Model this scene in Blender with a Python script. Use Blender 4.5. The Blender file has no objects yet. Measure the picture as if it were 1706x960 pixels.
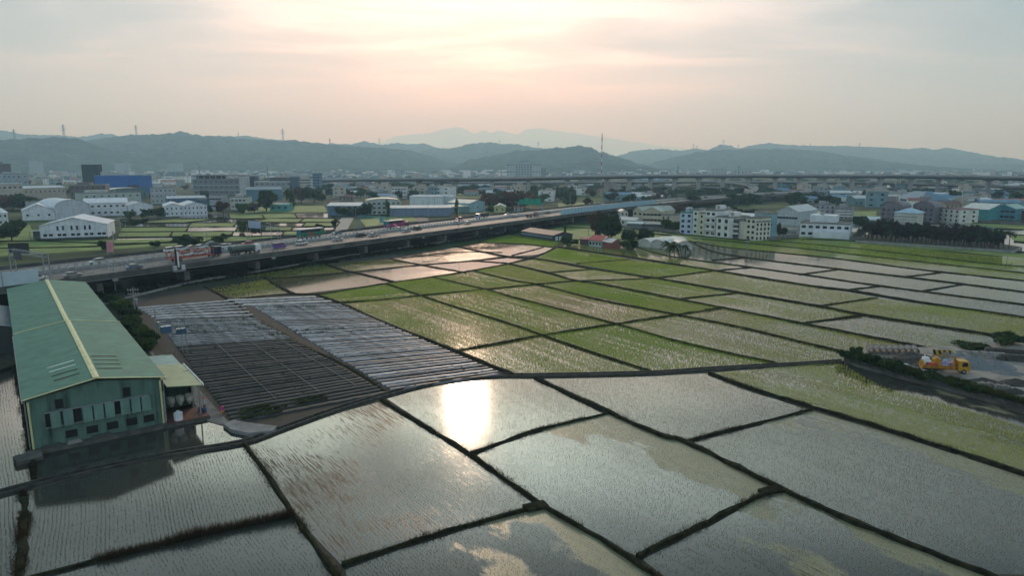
import bpy, bmesh, math, random
import numpy as np
from mathutils import Vector, Matrix, noise as mnoise
R = random.Random(11)
rad = math.radians
scene = bpy.context.scene
COL = scene.collection

# ------------------------------------------------------------------ camera
F_PX, CAM_H, HOR = 1137.0, 34.0, 275.0
PITCH = math.atan((480 - HOR) / F_PX)
cam = bpy.data.cameras.new('camera'); co = bpy.data.objects.new('camera', cam); COL.objects.link(co)
cam.sensor_width = 36.0; cam.lens = 36.0 * F_PX / 1706.0
cam.clip_start = 0.5; cam.clip_end = 60000
co.location = (0, 0, CAM_H); co.rotation_euler = (math.pi / 2 - PITCH, 0, 0)
scene.camera = co

# ------------------------------------------------------------------ light
SUN_EL, SUN_AZ = rad(19.5), rad(-4.0)      # azimuth from +Y, negative = left
sdir = Vector((math.sin(SUN_AZ) * math.cos(SUN_EL), math.cos(SUN_AZ) * math.cos(SUN_EL), math.sin(SUN_EL)))
sl = bpy.data.lights.new('sun', 'SUN'); so = bpy.data.objects.new('sun', sl); COL.objects.link(so)
sl.energy = 1.0; sl.angle = rad(2.5); sl.color = (1.0, 0.96, 0.90)
so.rotation_euler = (-sdir).to_track_quat('-Z', 'Y').to_euler()

world = bpy.data.worlds.new('World'); scene.world = world; world.use_nodes = True
nt = world.node_tree; N = nt.nodes; L = nt.links; N.clear()
def nd(t, **kw):
    n = N.new(t)
    for k, v in kw.items(): setattr(n, k, v)
    return n
def wmath(op, a, b=None, clamp=False):
    n = nd('ShaderNodeMath', operation=op, use_clamp=clamp)
    for i, v in enumerate((a, b)):
        if v is None: continue
        if isinstance(v, (int, float)): n.inputs[i].default_value = v
        else: L.new(v, n.inputs[i])
    return n.outputs[0]
def wmix(f, a, b):
    n = nd('ShaderNodeMix', data_type='RGBA')
    for s, v in ((0, f), (6, a), (7, b)):
        if isinstance(v, (int, float)): n.inputs[s].default_value = v
        elif isinstance(v, tuple): n.inputs[s].default_value = (*v, 1)
        else: L.new(v, n.inputs[s])
    return n.outputs[2]
def wramp(f, stops):
    n = nd('ShaderNodeValToRGB'); e = n.color_ramp.elements
    while len(e) < len(stops): e.new(0.5)
    for q, (p, c) in zip(e, stops):
        q.position = p; q.color = (*c, 1) if len(c) == 3 else c
    L.new(f, n.inputs[0]); return n.outputs[0]
tc = nd('ShaderNodeTexCoord')
sep = nd('ShaderNodeSeparateXYZ'); L.new(tc.outputs['Generated'], sep.inputs[0])
dot = nd('ShaderNodeVectorMath', operation='DOT_PRODUCT'); L.new(tc.outputs['Generated'], dot.inputs[0]); dot.inputs[1].default_value = sdir
ang = wmath('DIVIDE', wmath('ARCCOSINE', dot.outputs['Value']), math.pi)       # 0 at the sun, 1 opposite
elev = wmath('MAXIMUM', sep.outputs['Z'], 0.0)
sky = nd('ShaderNodeTexSky', sky_type='NISHITA', sun_disc=False, sun_elevation=SUN_EL, sun_rotation=SUN_AZ)
sky.air_density = 1.5; sky.dust_density = 3.0
nis = nd('ShaderNodeVectorMath', operation='SCALE'); L.new(sky.outputs[0], nis.inputs[0]); nis.inputs['Scale'].default_value = 0.8
# veil of high cloud: brightness falls away from the sun, hue from warm near the horizon to slate overhead
hue = wramp(elev, [(0.0, (0.85, 0.88, 1.16)), (0.10, (0.90, 0.89, 1.08)), (0.19, (0.82, 0.83, 0.97)), (0.35, (0.60, 0.90, 0.98)), (1.0, (0.40, 0.60, 0.92))])
fall = wramp(ang, [(0.0, (.66,) * 3), (0.018, (.42,) * 3), (0.04, (.235,) * 3), (0.085, (.165,) * 3), (0.15, (0.078,) * 3), (0.22, (0.026,) * 3), (0.5, (0.05,) * 3), (1.0, (0.045,) * 3)])
# cloud layer on a plane overhead
zz = wmath('MAXIMUM', wmath('ADD', sep.outputs['Z'], 0.06), 0.02)
cmb = nd('ShaderNodeCombineXYZ'); L.new(wmath('DIVIDE', sep.outputs['X'], zz), cmb.inputs[0]); L.new(wmath('DIVIDE', sep.outputs['Y'], zz), cmb.inputs[1])
nz = nd('ShaderNodeTexNoise'); nz.inputs['Scale'].default_value = 1.15; nz.inputs['Detail'].default_value = 7; nz.inputs['Roughness'].default_value = 0.55; nz.inputs['Distortion'].default_value = 0.6
mp = nd('ShaderNodeMapping'); mp.inputs['Scale'].default_value = (0.55, 1.0, 1.0); mp.inputs['Location'].default_value = (2.3, 0.4, 0)
L.new(cmb.outputs[0], mp.inputs[0]); L.new(mp.outputs[0], nz.inputs['Vector'])
cl = wramp(nz.outputs['Fac'], [(0.36, (0.38,) * 3), (0.5, (0.8,) * 3), (0.62, (1.6,) * 3)])
cmask = wramp(elev, [(0.06, (0,) * 3), (0.14, (0.75,) * 3), (0.3, (1,) * 3)])
boost = wramp(elev, [(0.0, (.34,) * 3), (0.10, (.29,) * 3), (0.225, (.20,) * 3), (0.29, (1.0,) * 3), (0.40, (.9,) * 3), (0.50, (.42,) * 3), (0.58, (.26,) * 3), (0.75, (.22,) * 3), (1.0, (.2,) * 3)])  # bright sky band added above the frame to light the water and the scene
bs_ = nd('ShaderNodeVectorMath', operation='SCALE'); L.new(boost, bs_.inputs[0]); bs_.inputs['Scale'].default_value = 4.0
clm = wmix(cmask, (1.0, 1.0, 1.0), cl)
def vmul(a, b):
    n = nd('ShaderNodeVectorMath', operation='MULTIPLY'); L.new(a, n.inputs[0]); L.new(b, n.inputs[1]); return n.outputs[0]
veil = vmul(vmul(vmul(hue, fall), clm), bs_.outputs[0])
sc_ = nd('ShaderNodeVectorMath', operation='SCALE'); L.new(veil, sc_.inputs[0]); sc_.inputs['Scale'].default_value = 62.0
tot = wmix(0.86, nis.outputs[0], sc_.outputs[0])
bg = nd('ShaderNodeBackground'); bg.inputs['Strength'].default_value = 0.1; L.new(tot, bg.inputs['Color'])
out = nd('ShaderNodeOutputWorld'); L.new(bg.outputs[0], out.inputs['Surface'])

scene.view_settings.view_transform = 'Standard'; scene.view_settings.look = 'None'
scene.view_settings.gamma = 1.0; scene.view_settings.exposure = 0.65
scene.render.engine = 'CYCLES'
cy = scene.cycles
cy.max_bounces = 6; cy.diffuse_bounces = 2; cy.glossy_bounces = 2; cy.transmission_bounces = 2; cy.volume_bounces = 2; cy.transparent_max_bounces = 6
cy.caustics_reflective = False; cy.caustics_refractive = False
cy.use_denoising = True; cy.sample_clamp_indirect = 6.0

# ------------------------------------------------------------------ helpers
def G(px, py, z=0.0):
    x = (px - 853) / F_PX; y = -(py - 480) / F_PX
    d = (x, math.cos(PITCH) + y * math.sin(PITCH), -math.sin(PITCH) + y * math.cos(PITCH))
    t = (z - CAM_H) / d[2]
    return Vector((d[0] * t, d[1] * t, z))
def ZAT(p, py):
    """height at which a point above ground p shows at photo row py"""
    y = -(py - 480) / F_PX
    dy, dz = math.cos(PITCH) + y * math.sin(PITCH), -math.sin(PITCH) + y * math.cos(PITCH)
    return CAM_H + p.y * dz / dy
def tag(o, label=None, cat=None, group=None, kind=None):
    if label: o['label'] = label
    if cat: o['category'] = cat
    if group: o['group'] = group
    if kind: o['kind'] = kind
    return o
def empty(name, loc, rz=0.0, label=None, cat=None, group=None):
    o = bpy.data.objects.new(name, None); COL.objects.link(o)
    o.location = loc; o.rotation_euler = (0, 0, rz); o.empty_display_size = 0.5
    return tag(o, label, cat, group)
def copy_tree(o, parent=None):
    c = o.copy(); COL.objects.link(c); c.parent = parent
    for ch in o.children: copy_tree(ch, c)
    return c
class MB:
    def __init__(s): s.v = []; s.f = []; s.smooth = False
    def add(s, vs, fs):
        n = len(s.v); s.v += [tuple(v) for v in vs]; s.f += [tuple(i + n for i in f) for f in fs]; return s
    def box(s, x0, x1, y0, y1, z0, z1, rz=0.0, c=None, tz=0.0):
        vs = [(x, y, z) for z in (z0, z1) for x, y in ((x0, y0), (x1, y0), (x1, y1), (x0, y1))]
        if rz:
            cx, cy_ = c or ((x0 + x1) / 2, (y0 + y1) / 2); a, b = math.cos(rz), math.sin(rz)
            vs = [(cx + (x - cx) * a - (y - cy_) * b, cy_ + (x - cx) * b + (y - cy_) * a, z) for x, y, z in vs]
        return s.add(vs, [(3, 2, 1, 0), (4, 5, 6, 7), (0, 1, 5, 4), (1, 2, 6, 5), (2, 3, 7, 6), (3, 0, 4, 7)])
    def prism(s, poly, z0, z1):
        n = len(poly)
        return s.add([(x, y, z0) for x, y in poly] + [(x, y, z1) for x, y in poly],
                     [tuple(range(n))[::-1], tuple(range(n, 2 * n))] + [(i, (i + 1) % n, n + (i + 1) % n, n + i) for i in range(n)])
    def xprism(s, prof, y0, y1, axis='y'):
        """profile (a,z) extruded along an axis"""
        n = len(prof)
        f = (lambda a, z, t: (a, t, z)) if axis == 'y' else (lambda a, z, t: (t, a, z))
        return s.add([f(a, z, y0) for a, z in prof] + [f(a, z, y1) for a, z in prof],
                     [tuple(range(n)), tuple(range(n, 2 * n))[::-1]] + [(i, n + i, n + (i + 1) % n, (i + 1) % n) for i in range(n)])
    def tube(s, a, b, r0, r1=None, n=8, cap=True):
        r1 = r0 if r1 is None else r1; a = Vector(a); b = Vector(b); d = (b - a).normalized()
        u = d.orthogonal().normalized(); w = d.cross(u)
        vs = [a + (u * math.cos(t) + w * math.sin(t)) * r0 for t in [2 * math.pi * i / n for i in range(n)]] + \
             [b + (u * math.cos(t) + w * math.sin(t)) * r1 for t in [2 * math.pi * i / n for i in range(n)]]
        fs = [(i, (i + 1) % n, n + (i + 1) % n, n + i) for i in range(n)]
        if cap: fs += [tuple(range(n))[::-1], tuple(range(n, 2 * n))]
        return s.add(vs, fs)
    def ell(s, c, r, n=12, m=8):
        vs = []; fs = []
        for j in range(m + 1):
            ph = math.pi * j / m
            for i in range(n):
                t = 2 * math.pi * i / n
                vs.append((c[0] + r[0] * math.sin(ph) * math.cos(t), c[1] + r[1] * math.sin(ph) * math.sin(t), c[2] + r[2] * math.cos(ph)))
        for j in range(m):
            for i in range(n): fs.append((j * n + i, (j + 1) * n + i, (j + 1) * n + (i + 1) % n, j * n + (i + 1) % n))
        return s.add(vs, fs)
    def mesh(s, name, mat):
        me = bpy.data.meshes.new(name); me.from_pydata(s.v, [], s.f)
        if mat: me.materials.append(mat)
        if s.smooth: me.polygons.foreach_set('use_smooth', [True] * len(me.polygons))
        return me
    def build(s, name, mat, parent=None):
        o = bpy.data.objects.new(name, s.mesh(name, mat)); COL.objects.link(o)
        if parent is not None: o.parent = parent
        return o
def fast_mesh(name, verts, tris, mat, nper=3):
    me = bpy.data.meshes.new(name); nv = len(verts); nf = int(np.asarray(tris).size // nper)
    me.vertices.add(nv); me.vertices.foreach_set('co', np.asarray(verts, np.float32).ravel())
    me.loops.add(nf * nper); me.loops.foreach_set('vertex_index', np.asarray(tris, np.int32).ravel())
    me.polygons.add(nf); me.polygons.foreach_set('loop_start', np.arange(0, nf * nper, nper, dtype=np.int32))
    me.polygons.foreach_set('loop_total', np.full(nf, nper, dtype=np.int32))
    if mat: me.materials.append(mat)
    me.update(); return me
def link(name, me, parent=None):
    o = bpy.data.objects.new(name, me); COL.objects.link(o)
    if parent is not None: o.parent = parent
    return o

# ------------------------------------------------------------------ materials
MATS = {}
def mat(name, col, rough=0.8, var=0.18, scale=0.6, metal=0.0, spec=0.5, bump=0.0, col2=None, streak=None, coord='Object', trans=0.0, ior=1.45):
    if name in MATS: return MATS[name]
    m = bpy.data.materials.new(name); m.use_nodes = True; t = m.node_tree; b = t.nodes['Principled BSDF']
    b.inputs['Roughness'].default_value = rough; b.inputs['Metallic'].default_value = metal
    b.inputs['Specular IOR Level'].default_value = spec; b.inputs['IOR'].default_value = ior
    tcn = t.nodes.new('ShaderNodeTexCoord'); mpn = t.nodes.new('ShaderNodeMapping')
    if streak: mpn.inputs['Scale'].default_value = streak
    t.links.new(tcn.outputs[coord], mpn.inputs[0])
    n = t.nodes.new('ShaderNodeTexNoise'); n.inputs['Scale'].default_value = scale; n.inputs['Detail'].default_value = 5; n.inputs['Roughness'].default_value = 0.6
    t.links.new(mpn.outputs[0], n.inputs['Vector'])
    r = t.nodes.new('ShaderNodeValToRGB'); r.color_ramp.elements[0].position = 0.32; r.color_ramp.elements[1].position = 0.68
    c2 = col2 or tuple(min(1, c * (1 + var)) for c in col); c1 = col if col2 else tuple(c * (1 - var) for c in col)
    r.color_ramp.elements[0].color = (*c1, 1); r.color_ramp.elements[1].color = (*c2, 1)
    t.links.new(n.outputs['Fac'], r.inputs[0]); t.links.new(r.outputs[0], b.inputs['Base Color'])
    if bump:
        bn = t.nodes.new('ShaderNodeBump'); bn.inputs['Distance'].default_value = bump; bn.inputs['Strength'].default_value = 0.6
        t.links.new(n.outputs['Fac'], bn.inputs['Height']); t.links.new(bn.outputs[0], b.inputs['Normal'])
    if trans:
        tr = t.nodes.new('ShaderNodeBsdfTranslucent'); mx = t.nodes.new('ShaderNodeMixShader'); mx.inputs[0].default_value = trans
        t.links.new(r.outputs[0], tr.inputs[0]); t.links.new(b.outputs[0], mx.inputs[1]); t.links.new(tr.outputs[0], mx.inputs[2])
        t.links.new(mx.outputs[0], t.nodes['Material Output'].inputs[0])
    MATS[name] = m; return m
def corr(name, col, pitch=0.35, axis=0, rough=0.45, var=0.15, dirt=(0.08, 0.08, 0.07), dirtamt=0.5, stretch=(0.6, 0.6, 0.08)):
    """profiled metal sheet: ribs by bump, streaks of grime"""
    if name in MATS: return MATS[name]
    m = mat(name, col, rough=rough + .12, var=var, scale=0.5, spec=.22); t = m.node_tree; b = t.nodes['Principled BSDF']
    tcn = t.nodes.new('ShaderNodeTexCoord'); s = t.nodes.new('ShaderNodeSeparateXYZ'); t.links.new(tcn.outputs['Object'], s.inputs[0])
    a = t.nodes.new('ShaderNodeMath'); a.operation = 'MULTIPLY'; a.inputs[1].default_value = 2 * math.pi / pitch; t.links.new(s.outputs[axis], a.inputs[0])
    si = t.nodes.new('ShaderNodeMath'); si.operation = 'SINE'; t.links.new(a.outputs[0], si.inputs[0])
    bn = t.nodes.new('ShaderNodeBump'); bn.inputs['Distance'].default_value = 0.03; bn.inputs['Strength'].default_value = 0.5
    t.links.new(si.outputs[0], bn.inputs['Height']); t.links.new(bn.outputs[0], b.inputs['Normal'])
    mp2 = t.nodes.new('ShaderNodeMapping'); mp2.inputs['Scale'].default_value = stretch; t.links.new(tcn.outputs['Object'], mp2.inputs[0])
    n2 = t.nodes.new('ShaderNodeTexNoise'); n2.inputs['Scale'].default_value = 1.4; n2.inputs['Detail'].default_value = 6; t.links.new(mp2.outputs[0], n2.inputs['Vector'])
    r2 = t.nodes.new('ShaderNodeValToRGB'); r2.color_ramp.elements[0].position = 0.5; r2.color_ramp.elements[1].position = 0.75
    r2.color_ramp.elements[1].color = (dirtamt, dirtamt, dirtamt, 1); t.links.new(n2.outputs['Fac'], r2.inputs[0])
    mx = t.nodes.new('ShaderNodeMix'); mx.data_type = 'RGBA'; mx.inputs[7].default_value = (*dirt, 1)
    old = b.inputs['Base Color'].links[0].from_socket
    t.links.new(r2.outputs[0], mx.inputs[0]); t.links.new(old, mx.inputs[6]); t.links.new(mx.outputs[2], b.inputs['Base Color'])
    return m
M_earth = mat('earth', (0.035, 0.032, 0.024), 0.95, scale=0.8, bump=0.12, col2=(0.075, 0.07, 0.045), coord='Object')
M_bund = mat('bund_earth', (0.010, 0.010, 0.008), 1.0, scale=1.3, bump=0.15, col2=(0.040, 0.042, 0.022), spec=0.05)
M_conc = mat('concrete', (0.26, 0.26, 0.25), 0.85, scale=0.7, var=0.25)
M_dconc = mat('dark_concrete', (0.07, 0.07, 0.065), 0.9, scale=0.7, var=0.3)
M_asph = mat('asphalt', (0.055, 0.055, 0.06), 0.8, scale=0.25, var=0.25, spec=0.4)
M_asphw = mat('motorway_asphalt', (0.065, 0.065, 0.07), 0.7, scale=0.12, var=0.22, spec=0.5)
M_paint = mat('road_paint', (0.7, 0.7, 0.68), 0.6, scale=2, var=0.2)
M_glass = mat('dark_glass', (0.012, 0.016, 0.02), 0.12, var=0.3, scale=3, spec=0.8)
M_tyre = mat('tyre', (0.015, 0.015, 0.015), 0.8)
M_steel = mat('galvanised_steel', (0.32, 0.34, 0.35), 0.45, metal=0.6, scale=2)
M_wire = mat('wire', (0.05, 0.05, 0.05), 0.6)
M_white = mat('white_paint', (0.72, 0.74, 0.76), 0.6, scale=0.5, var=0.08)
M_grass = mat('grass_field', (0.045, 0.085, 0.016), 0.9, scale=0.12, col2=(0.11, 0.17, 0.035), spec=0.1)
def paint(name, c, rough=0.28):
    m = mat(name, c, rough, var=0.03, scale=2, spec=0.6); m.node_tree.nodes['Principled BSDF'].inputs['Coat Weight'].default_value = 0.5; return m

# ------------------------------------------------------------------ base ground
def ground_material():
    m = bpy.data.materials.new('plain_ground'); m.use_nodes = True; t = m.node_tree; b = t.nodes['Principled BSDF']
    b.inputs['Roughness'].default_value = 0.95; b.inputs['Specular IOR Level'].default_value = 0.1
    tcn = t.nodes.new('ShaderNodeTexCoord')
    v = t.nodes.new('ShaderNodeTexVoronoi'); v.inputs['Scale'].default_value = 0.012; v.distance = 'CHEBYCHEV'; t.links.new(tcn.outputs['Object'], v.inputs['Vector'])
    n = t.nodes.new('ShaderNodeTexNoise'); n.inputs['Scale'].default_value = 0.02; n.inputs['Detail'].default_value = 8; t.links.new(tcn.outputs['Object'], n.inputs['Vector'])
    sp = t.nodes.new('ShaderNodeSeparateColor'); t.links.new(v.outputs['Color'], sp.inputs[0])
    r = t.nodes.new('ShaderNodeValToRGB'); e = r.color_ramp.elements
    e[0].position = 0.0; e[0].color = (0.03, 0.05, 0.018, 1); e[1].position = 1.0; e[1].color = (0.11, 0.11, 0.075, 1)
    for p, c in ((0.35, (0.045, 0.085, 0.022)), (0.6, (0.075, 0.12, 0.03)), (0.85, (0.06, 0.065, 0.04))):
        q = e.new(p); q.color = (*c, 1)
    t.links.new(sp.outputs[0], r.inputs[0])
    r2 = t.nodes.new('ShaderNodeValToRGB'); r2.color_ramp.elements[0].position = 0.42; r2.color_ramp.elements[1].position = 0.62
    t.links.new(n.outputs['Fac'], r2.inputs[0])
    mx = t.nodes.new('ShaderNodeMix'); mx.data_type = 'RGBA'; mx.inputs[7].default_value = (0.025, 0.035, 0.02, 1)
    t.links.new(r2.outputs[0], mx.inputs[0]); t.links.new(r.outputs[0], mx.inputs[6]); t.links.new(mx.outputs[2], b.inputs['Base Color'])
    return m
g = MB(); SZ = 34000
g.add([(-25500, -400, 0), (25500, -400, 0), (25500, 33000, 0), (-25500, 33000, 0)], [(0, 1, 2, 3)])
tag(g.build('ground', ground_material()), kind='structure')

mb = MB(); mb.add([(-75, 30, .008), (75, 30, .008), (230, 260, .008), (-60, 260, .008), (-70, 170, .008), (-95, 120, .008)], [(0, 1, 2, 3, 4, 5)]); tag(mb.build('field_earth', M_earth), kind='structure')
# ------------------------------------------------------------------ paddies
def paddy_material():
    m = bpy.data.materials.new('paddy_water'); m.use_nodes = True; t = m.node_tree; b = t.nodes['Principled BSDF']; K = t.links
    def n(ty, **kw):
        x = t.nodes.new(ty)
        for k, v in kw.items(): setattr(x, k, v)
        return x
    def mth(op, a, b_=None, c=None, clamp=False):
        x = n('ShaderNodeMath', operation=op, use_clamp=clamp)
        for i, v in enumerate((a, b_, c)):
            if v is None: continue
            if isinstance(v, (int, float)): x.inputs[i].default_value = v
            else: K.new(v, x.inputs[i])
        return x.outputs[0]
    def attr(nm): x = n('ShaderNodeAttribute', attribute_type='OBJECT', attribute_name=nm); return x.outputs['Fac']
    tcn = n('ShaderNodeTexCoord'); oc = tcn.outputs['Object']
    def noise_(scale, vec=(1, 1, 1), det=5, rough=0.55, dist=0.0):
        mp_ = n('ShaderNodeMapping'); mp_.inputs['Scale'].default_value = vec; K.new(oc, mp_.inputs[0])
        x = n('ShaderNodeTexNoise'); x.inputs['Scale'].default_value = scale; x.inputs['Detail'].default_value = det; x.inputs['Roughness'].default_value = rough; x.inputs['Distortion'].default_value = dist
        K.new(mp_.outputs[0], x.inputs['Vector']); return x.outputs['Fac']
    se = n('ShaderNodeSeparateXYZ'); K.new(oc, se.inputs[0])
    # mud streaks lying along the planting rows
    big = noise_(0.05, det=3)
    st = mth('ADD', mth('MULTIPLY', noise_(5.0, (0.05, 1.0, 1), 6, 0.75), 0.6), mth('MULTIPLY', big, 0.40))
    mud = mth('MULTIPLY', mth('SUBTRACT', st, mth('SUBTRACT', 0.72, mth('MULTIPLY', attr('mud'), 0.25))), 26.0, clamp=True)
    # film of algae and silt with a crisp ragged edge
    al = mth('ADD', noise_(0.06, (0.5, 1, 1), det=8, rough=0.6), mth('MULTIPLY', se.outputs[1], attr('lean')))
    alg = mth('MULTIPLY', mth('SUBTRACT', al, mth('SUBTRACT', 0.95, attr('algae'))), 30.0, clamp=True)
    alb = mth('MULTIPLY', alg, mth('ADD', mth('MULTIPLY', noise_(1.5, (0.15, 1, 1), 6), 0.9), 0.3), clamp=True)
    base = n('ShaderNodeMix', data_type='RGBA'); base.inputs[6].default_value = (0.045, 0.045, 0.038, 1); base.inputs[7].default_value = (0.25, 0.24, 0.14, 1); K.new(alb, base.inputs[0])
    ba2 = n('ShaderNodeMix', data_type='RGBA'); ba2.inputs[7].default_value = (0.036, 0.028, 0.020, 1); K.new(mud, ba2.inputs[0]); K.new(base.outputs[2], ba2.inputs[6])
    K.new(ba2.outputs[2], b.inputs['Base Color'])
    rg = mth('ADD', mth('ADD', 0.085, mth('MULTIPLY', alb, 0.4)), mth('MULTIPLY', mud, 0.45)); K.new(rg, b.inputs['Roughness'])
    b.inputs['IOR'].default_value = 1.33
    spc = mth('SUBTRACT', 0.85, mth('ADD', mth('MULTIPLY', mud, 0.45), mth('MULTIPLY', alb, 0.38))); K.new(spc, b.inputs['Specular IOR Level'])
    bn = n('ShaderNodeBump'); bn.inputs['Distance'].default_value = 0.02; bn.inputs['Strength'].default_value = 0.5
    hh = mth('ADD', mth('MULTIPLY', noise_(0.9, det=3), 0.22), mth('MULTIPLY', mud, 0.12)); K.new(hh, bn.inputs['Height']); K.new(bn.outputs[0], b.inputs['Normal'])
    return m
M_pad = paddy_material()

# pts (photo pixels), row direction (two pixels) or None for the first edge, mud, algae, lean, rice: (row gap, plant gap, height, blades, density, tint)
near = (0.34, 0.24, 0.14, 3, 0.85, 0.0)
FIELDS = [
 ('F1', [(-60, 840), (36, 822), (38, 965), (-60, 965)], [(10, 830), (10, 930)], 0.2, 0.1, 0, near),
 ('F2', [(36, 822), (150, 792), (290, 766), (407, 741), (490, 862), (400, 880), (250, 915), (30, 972)], [(230, 800), (244, 930)], 0.0, 0.2, 0, near),
 ('F3', [(30, 972), (250, 915), (400, 880), (490, 862), (560, 962), (600, 1010), (0, 1010)], [(430, 890), (480, 950)], 0.0, 0.15, 0, near),
 ('F4', [(411, 741), (480, 716), (560, 690), (635, 670), (780, 755), (905, 845), (770, 880), (571, 945), (490, 860)], [(635, 670), (905, 845)], 0.75, 0.1, 0.002, near),
 ('F5', [(643, 664), (700, 646), (800, 633), (893, 630), (1015, 689), (900, 717), (785, 757)], [(893, 630), (1015, 689)], 0.1, 0.22, 0, near),
 ('F6', [(788, 757), (900, 718), (1013, 690), (1145, 738), (1300, 816), (1180, 872), (1065, 930), (1000, 900), (905, 845)], [(785, 757), (1065, 930)], 0.15, 0.37, 0.022, near),
 ('F7', [(571, 945), (770, 880), (905, 847), (1000, 902), (1100, 962), (1150, 1010), (600, 1010)], [(905, 847), (1085, 955)], 0.4, 0.44, 0.022, near),
 ('F8', [(1065, 930), (1180, 872), (1300, 817), (1518, 912), (1640, 960), (1760, 1010), (1170, 1010)], [(1300, 817), (1631, 956)], 0.62, 0.43, 0.018, near),
 ('F9', [(893, 630), (1100, 626), (1181, 623), (1350, 684), (1145, 737), (1014, 688)], [(1181, 623), (1350, 684)], 0.1, 0.25, 0, near),
 ('F10', [(1145, 737), (1350, 685), (1480, 722), (1720, 800), (1840, 960), (1640, 958), (1518, 911), (1300, 816)], [(1353, 685), (1706, 795)], 0.2, 0.32, 0.016, near),
 ('F11', [(1181, 623), (1300, 612), (1405, 606), (1481, 628), (1564, 650), (1760, 705), (1820, 830), (1706, 792), (1481, 719), (1352, 680)], [(1353, 680), (1706, 791)], 0.0, 0.45, 0, (0.32, 0.2, 0.24, 5, 1.0, 0.5)),
 ('L1', [(-80, 640), (0, 618), (24, 611), (50, 750), (54, 805), (0, 818), (-80, 838)], [(8, 640), (30, 780)], 0.1, 0.1, 0, near),
 ('P1', [(60, 760), (340, 703), (345, 744), (64, 806)], None, 0.6, 0.0, 0, None),
 ('P2', [(340, 702), (372, 700), (395, 712), (410, 722), (400, 737), (345, 746)], None, 0.2, 0.1, 0, near),
]
def q(nm, pts, rice, mud=0.1, alg=0.3, rows=None): FIELDS.append((nm, pts, rows, mud, alg, 0, rice))
q('q1', [(530, 492), (644, 474), (703, 493), (571, 505)], (0.3, 0.2, 0.24, 5, 1.0, 0.75), rows=[(571, 505), (703, 493)])
q('q2', [(571, 506), (703, 494), (903, 559), (762, 586)], (0.3, 0.2, 0.22, 5, 1.0, 0.65), rows=[(703, 494), (903, 559)])
q('q3', [(762, 586), (903, 560), (1084, 619), (856, 625)], (0.3, 0.2, 0.2, 5, 0.85, 0.55), rows=[(903, 560), (1084, 619)], mud=0.3)
q('q4', [(644, 473), (722, 463), (809, 482), (703, 493)], (0.3, 0.2, 0.24, 5, 1.0, 0.85), rows=[(722, 463), (809, 482)])
q('q5', [(703, 494), (809, 483), (1026, 541), (903, 559)], (0.3, 0.2, 0.24, 5, 1.0, 0.75), rows=[(703, 494), (903, 559)])
q('q6', [(903, 560), (1026, 541), (1295, 606), (1084, 619)], (0.3, 0.2, 0.26, 6, 1.0, 0.9), rows=[(1026, 541), (1295, 606)])
q('q7', [(722, 462), (790, 452), (900, 475), (809, 483)], (0.3, 0.2, 0.2, 5, 0.9, 0.62), rows=[(722, 462), (809, 483)])
q('q8', [(809, 483), (900, 475), (1125, 525), (1026, 541)], (0.3, 0.2, 0.18, 5, 0.8, 0.5), rows=[(809, 483), (1026, 541)])
q('q9', [(1026, 541), (1125, 526), (1240, 548), (1350, 575), (1420, 591), (1405, 604), (1295, 607)], (0.3, 0.22, 0.2, 5, 0.9, 0.58), rows=[(1026, 541), (1295, 607)])
q('q10', [(790, 452), (847, 441), (961, 469), (900, 475)], (0.3, 0.2, 0.22, 5, 0.9, 0.8), rows=[(790, 452), (900, 475)])
q('q11', [(900, 475), (961, 470), (1131, 499), (1205, 514), (1125, 525)], (0.3, 0.2, 0.24, 5, 1.0, 0.85), rows=[(900, 475), (1125, 525)])
q('q12', [(1125, 526), (1205, 514), (1335, 540), (1440, 560), (1520, 578), (1430, 590), (1240, 548)], (0.3, 0.22, 0.2, 5, 0.9, 0.6), rows=[(1125, 526), (1417, 590)])
q('q13', [(847, 441), (894, 432), (991, 449), (911, 455)], (0.3, 0.22, 0.18, 4, 0.8, 0.6), rows=[(847, 441), (911, 455)])
q('q14', [(911, 455), (991, 449), (1090, 464), (961, 469)], (0.3, 0.22, 0.18, 4, 0.8, 0.62), rows=[(991, 449), (1090, 464)])
q('q15', [(961, 470), (1090, 464), (1228, 489), (1131, 499)], (0.3, 0.22, 0.2, 4, 0.9, 0.65), rows=[(1090, 464), (1228, 489)])
q('q16', [(1131, 500), (1228, 489), (1435, 525), (1332, 540), (1205, 514)], (0.3, 0.22, 0.18, 4, 0.85, 0.6), rows=[(1228, 489), (1435, 525)])
q('q17', [(1335, 541), (1435, 527), (1640, 558), (1660, 570), (1640, 582), (1543, 581), (1440, 560)], (0.3, 0.22, 0.16, 4, 0.7, 0.45), rows=[(1435, 527), (1640, 558)], mud=0.5)
q('q18', [(894, 431), (928, 414), (1049, 432), (961, 440)], (0.32, 0.22, 0.26, 5, 1.0, 0.85), rows=[(928, 414), (1049, 432)])
q('q19', [(961, 440), (1049, 433), (1187, 451), (1090, 464)], (0.32, 0.22, 0.26, 5, 1.0, 0.8), rows=[(1049, 433), (1187, 451)])
q('q20', [(1090, 465), (1187, 452), (1461, 496), (1364, 510)], (0.32, 0.22, 0.18, 4, 0.85, 0.62), rows=[(1187, 452), (1461, 496)])
q('q21', [(1364, 512), (1461, 497), (1720, 532), (1720, 570), (1657, 560), (1435, 524)], (0.32, 0.22, 0.22, 4, 0.95, 0.55), rows=[(1461, 497), (1706, 531)])
q('q22', [(1187, 451), (1254, 446), (1467, 476), (1411, 484)], (0.34, 0.26, 0.09, 3, 0.4, 0.3), rows=[(1187, 451), (1411, 484)])
q('q22a', [(928, 413), (1045, 408), (1114, 427), (1231, 443), (1187, 450), (1055, 430)], (0.34, 0.26, 0.12, 3, 0.7, 0.7), rows=[(928, 413), (1055, 430)])
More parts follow.
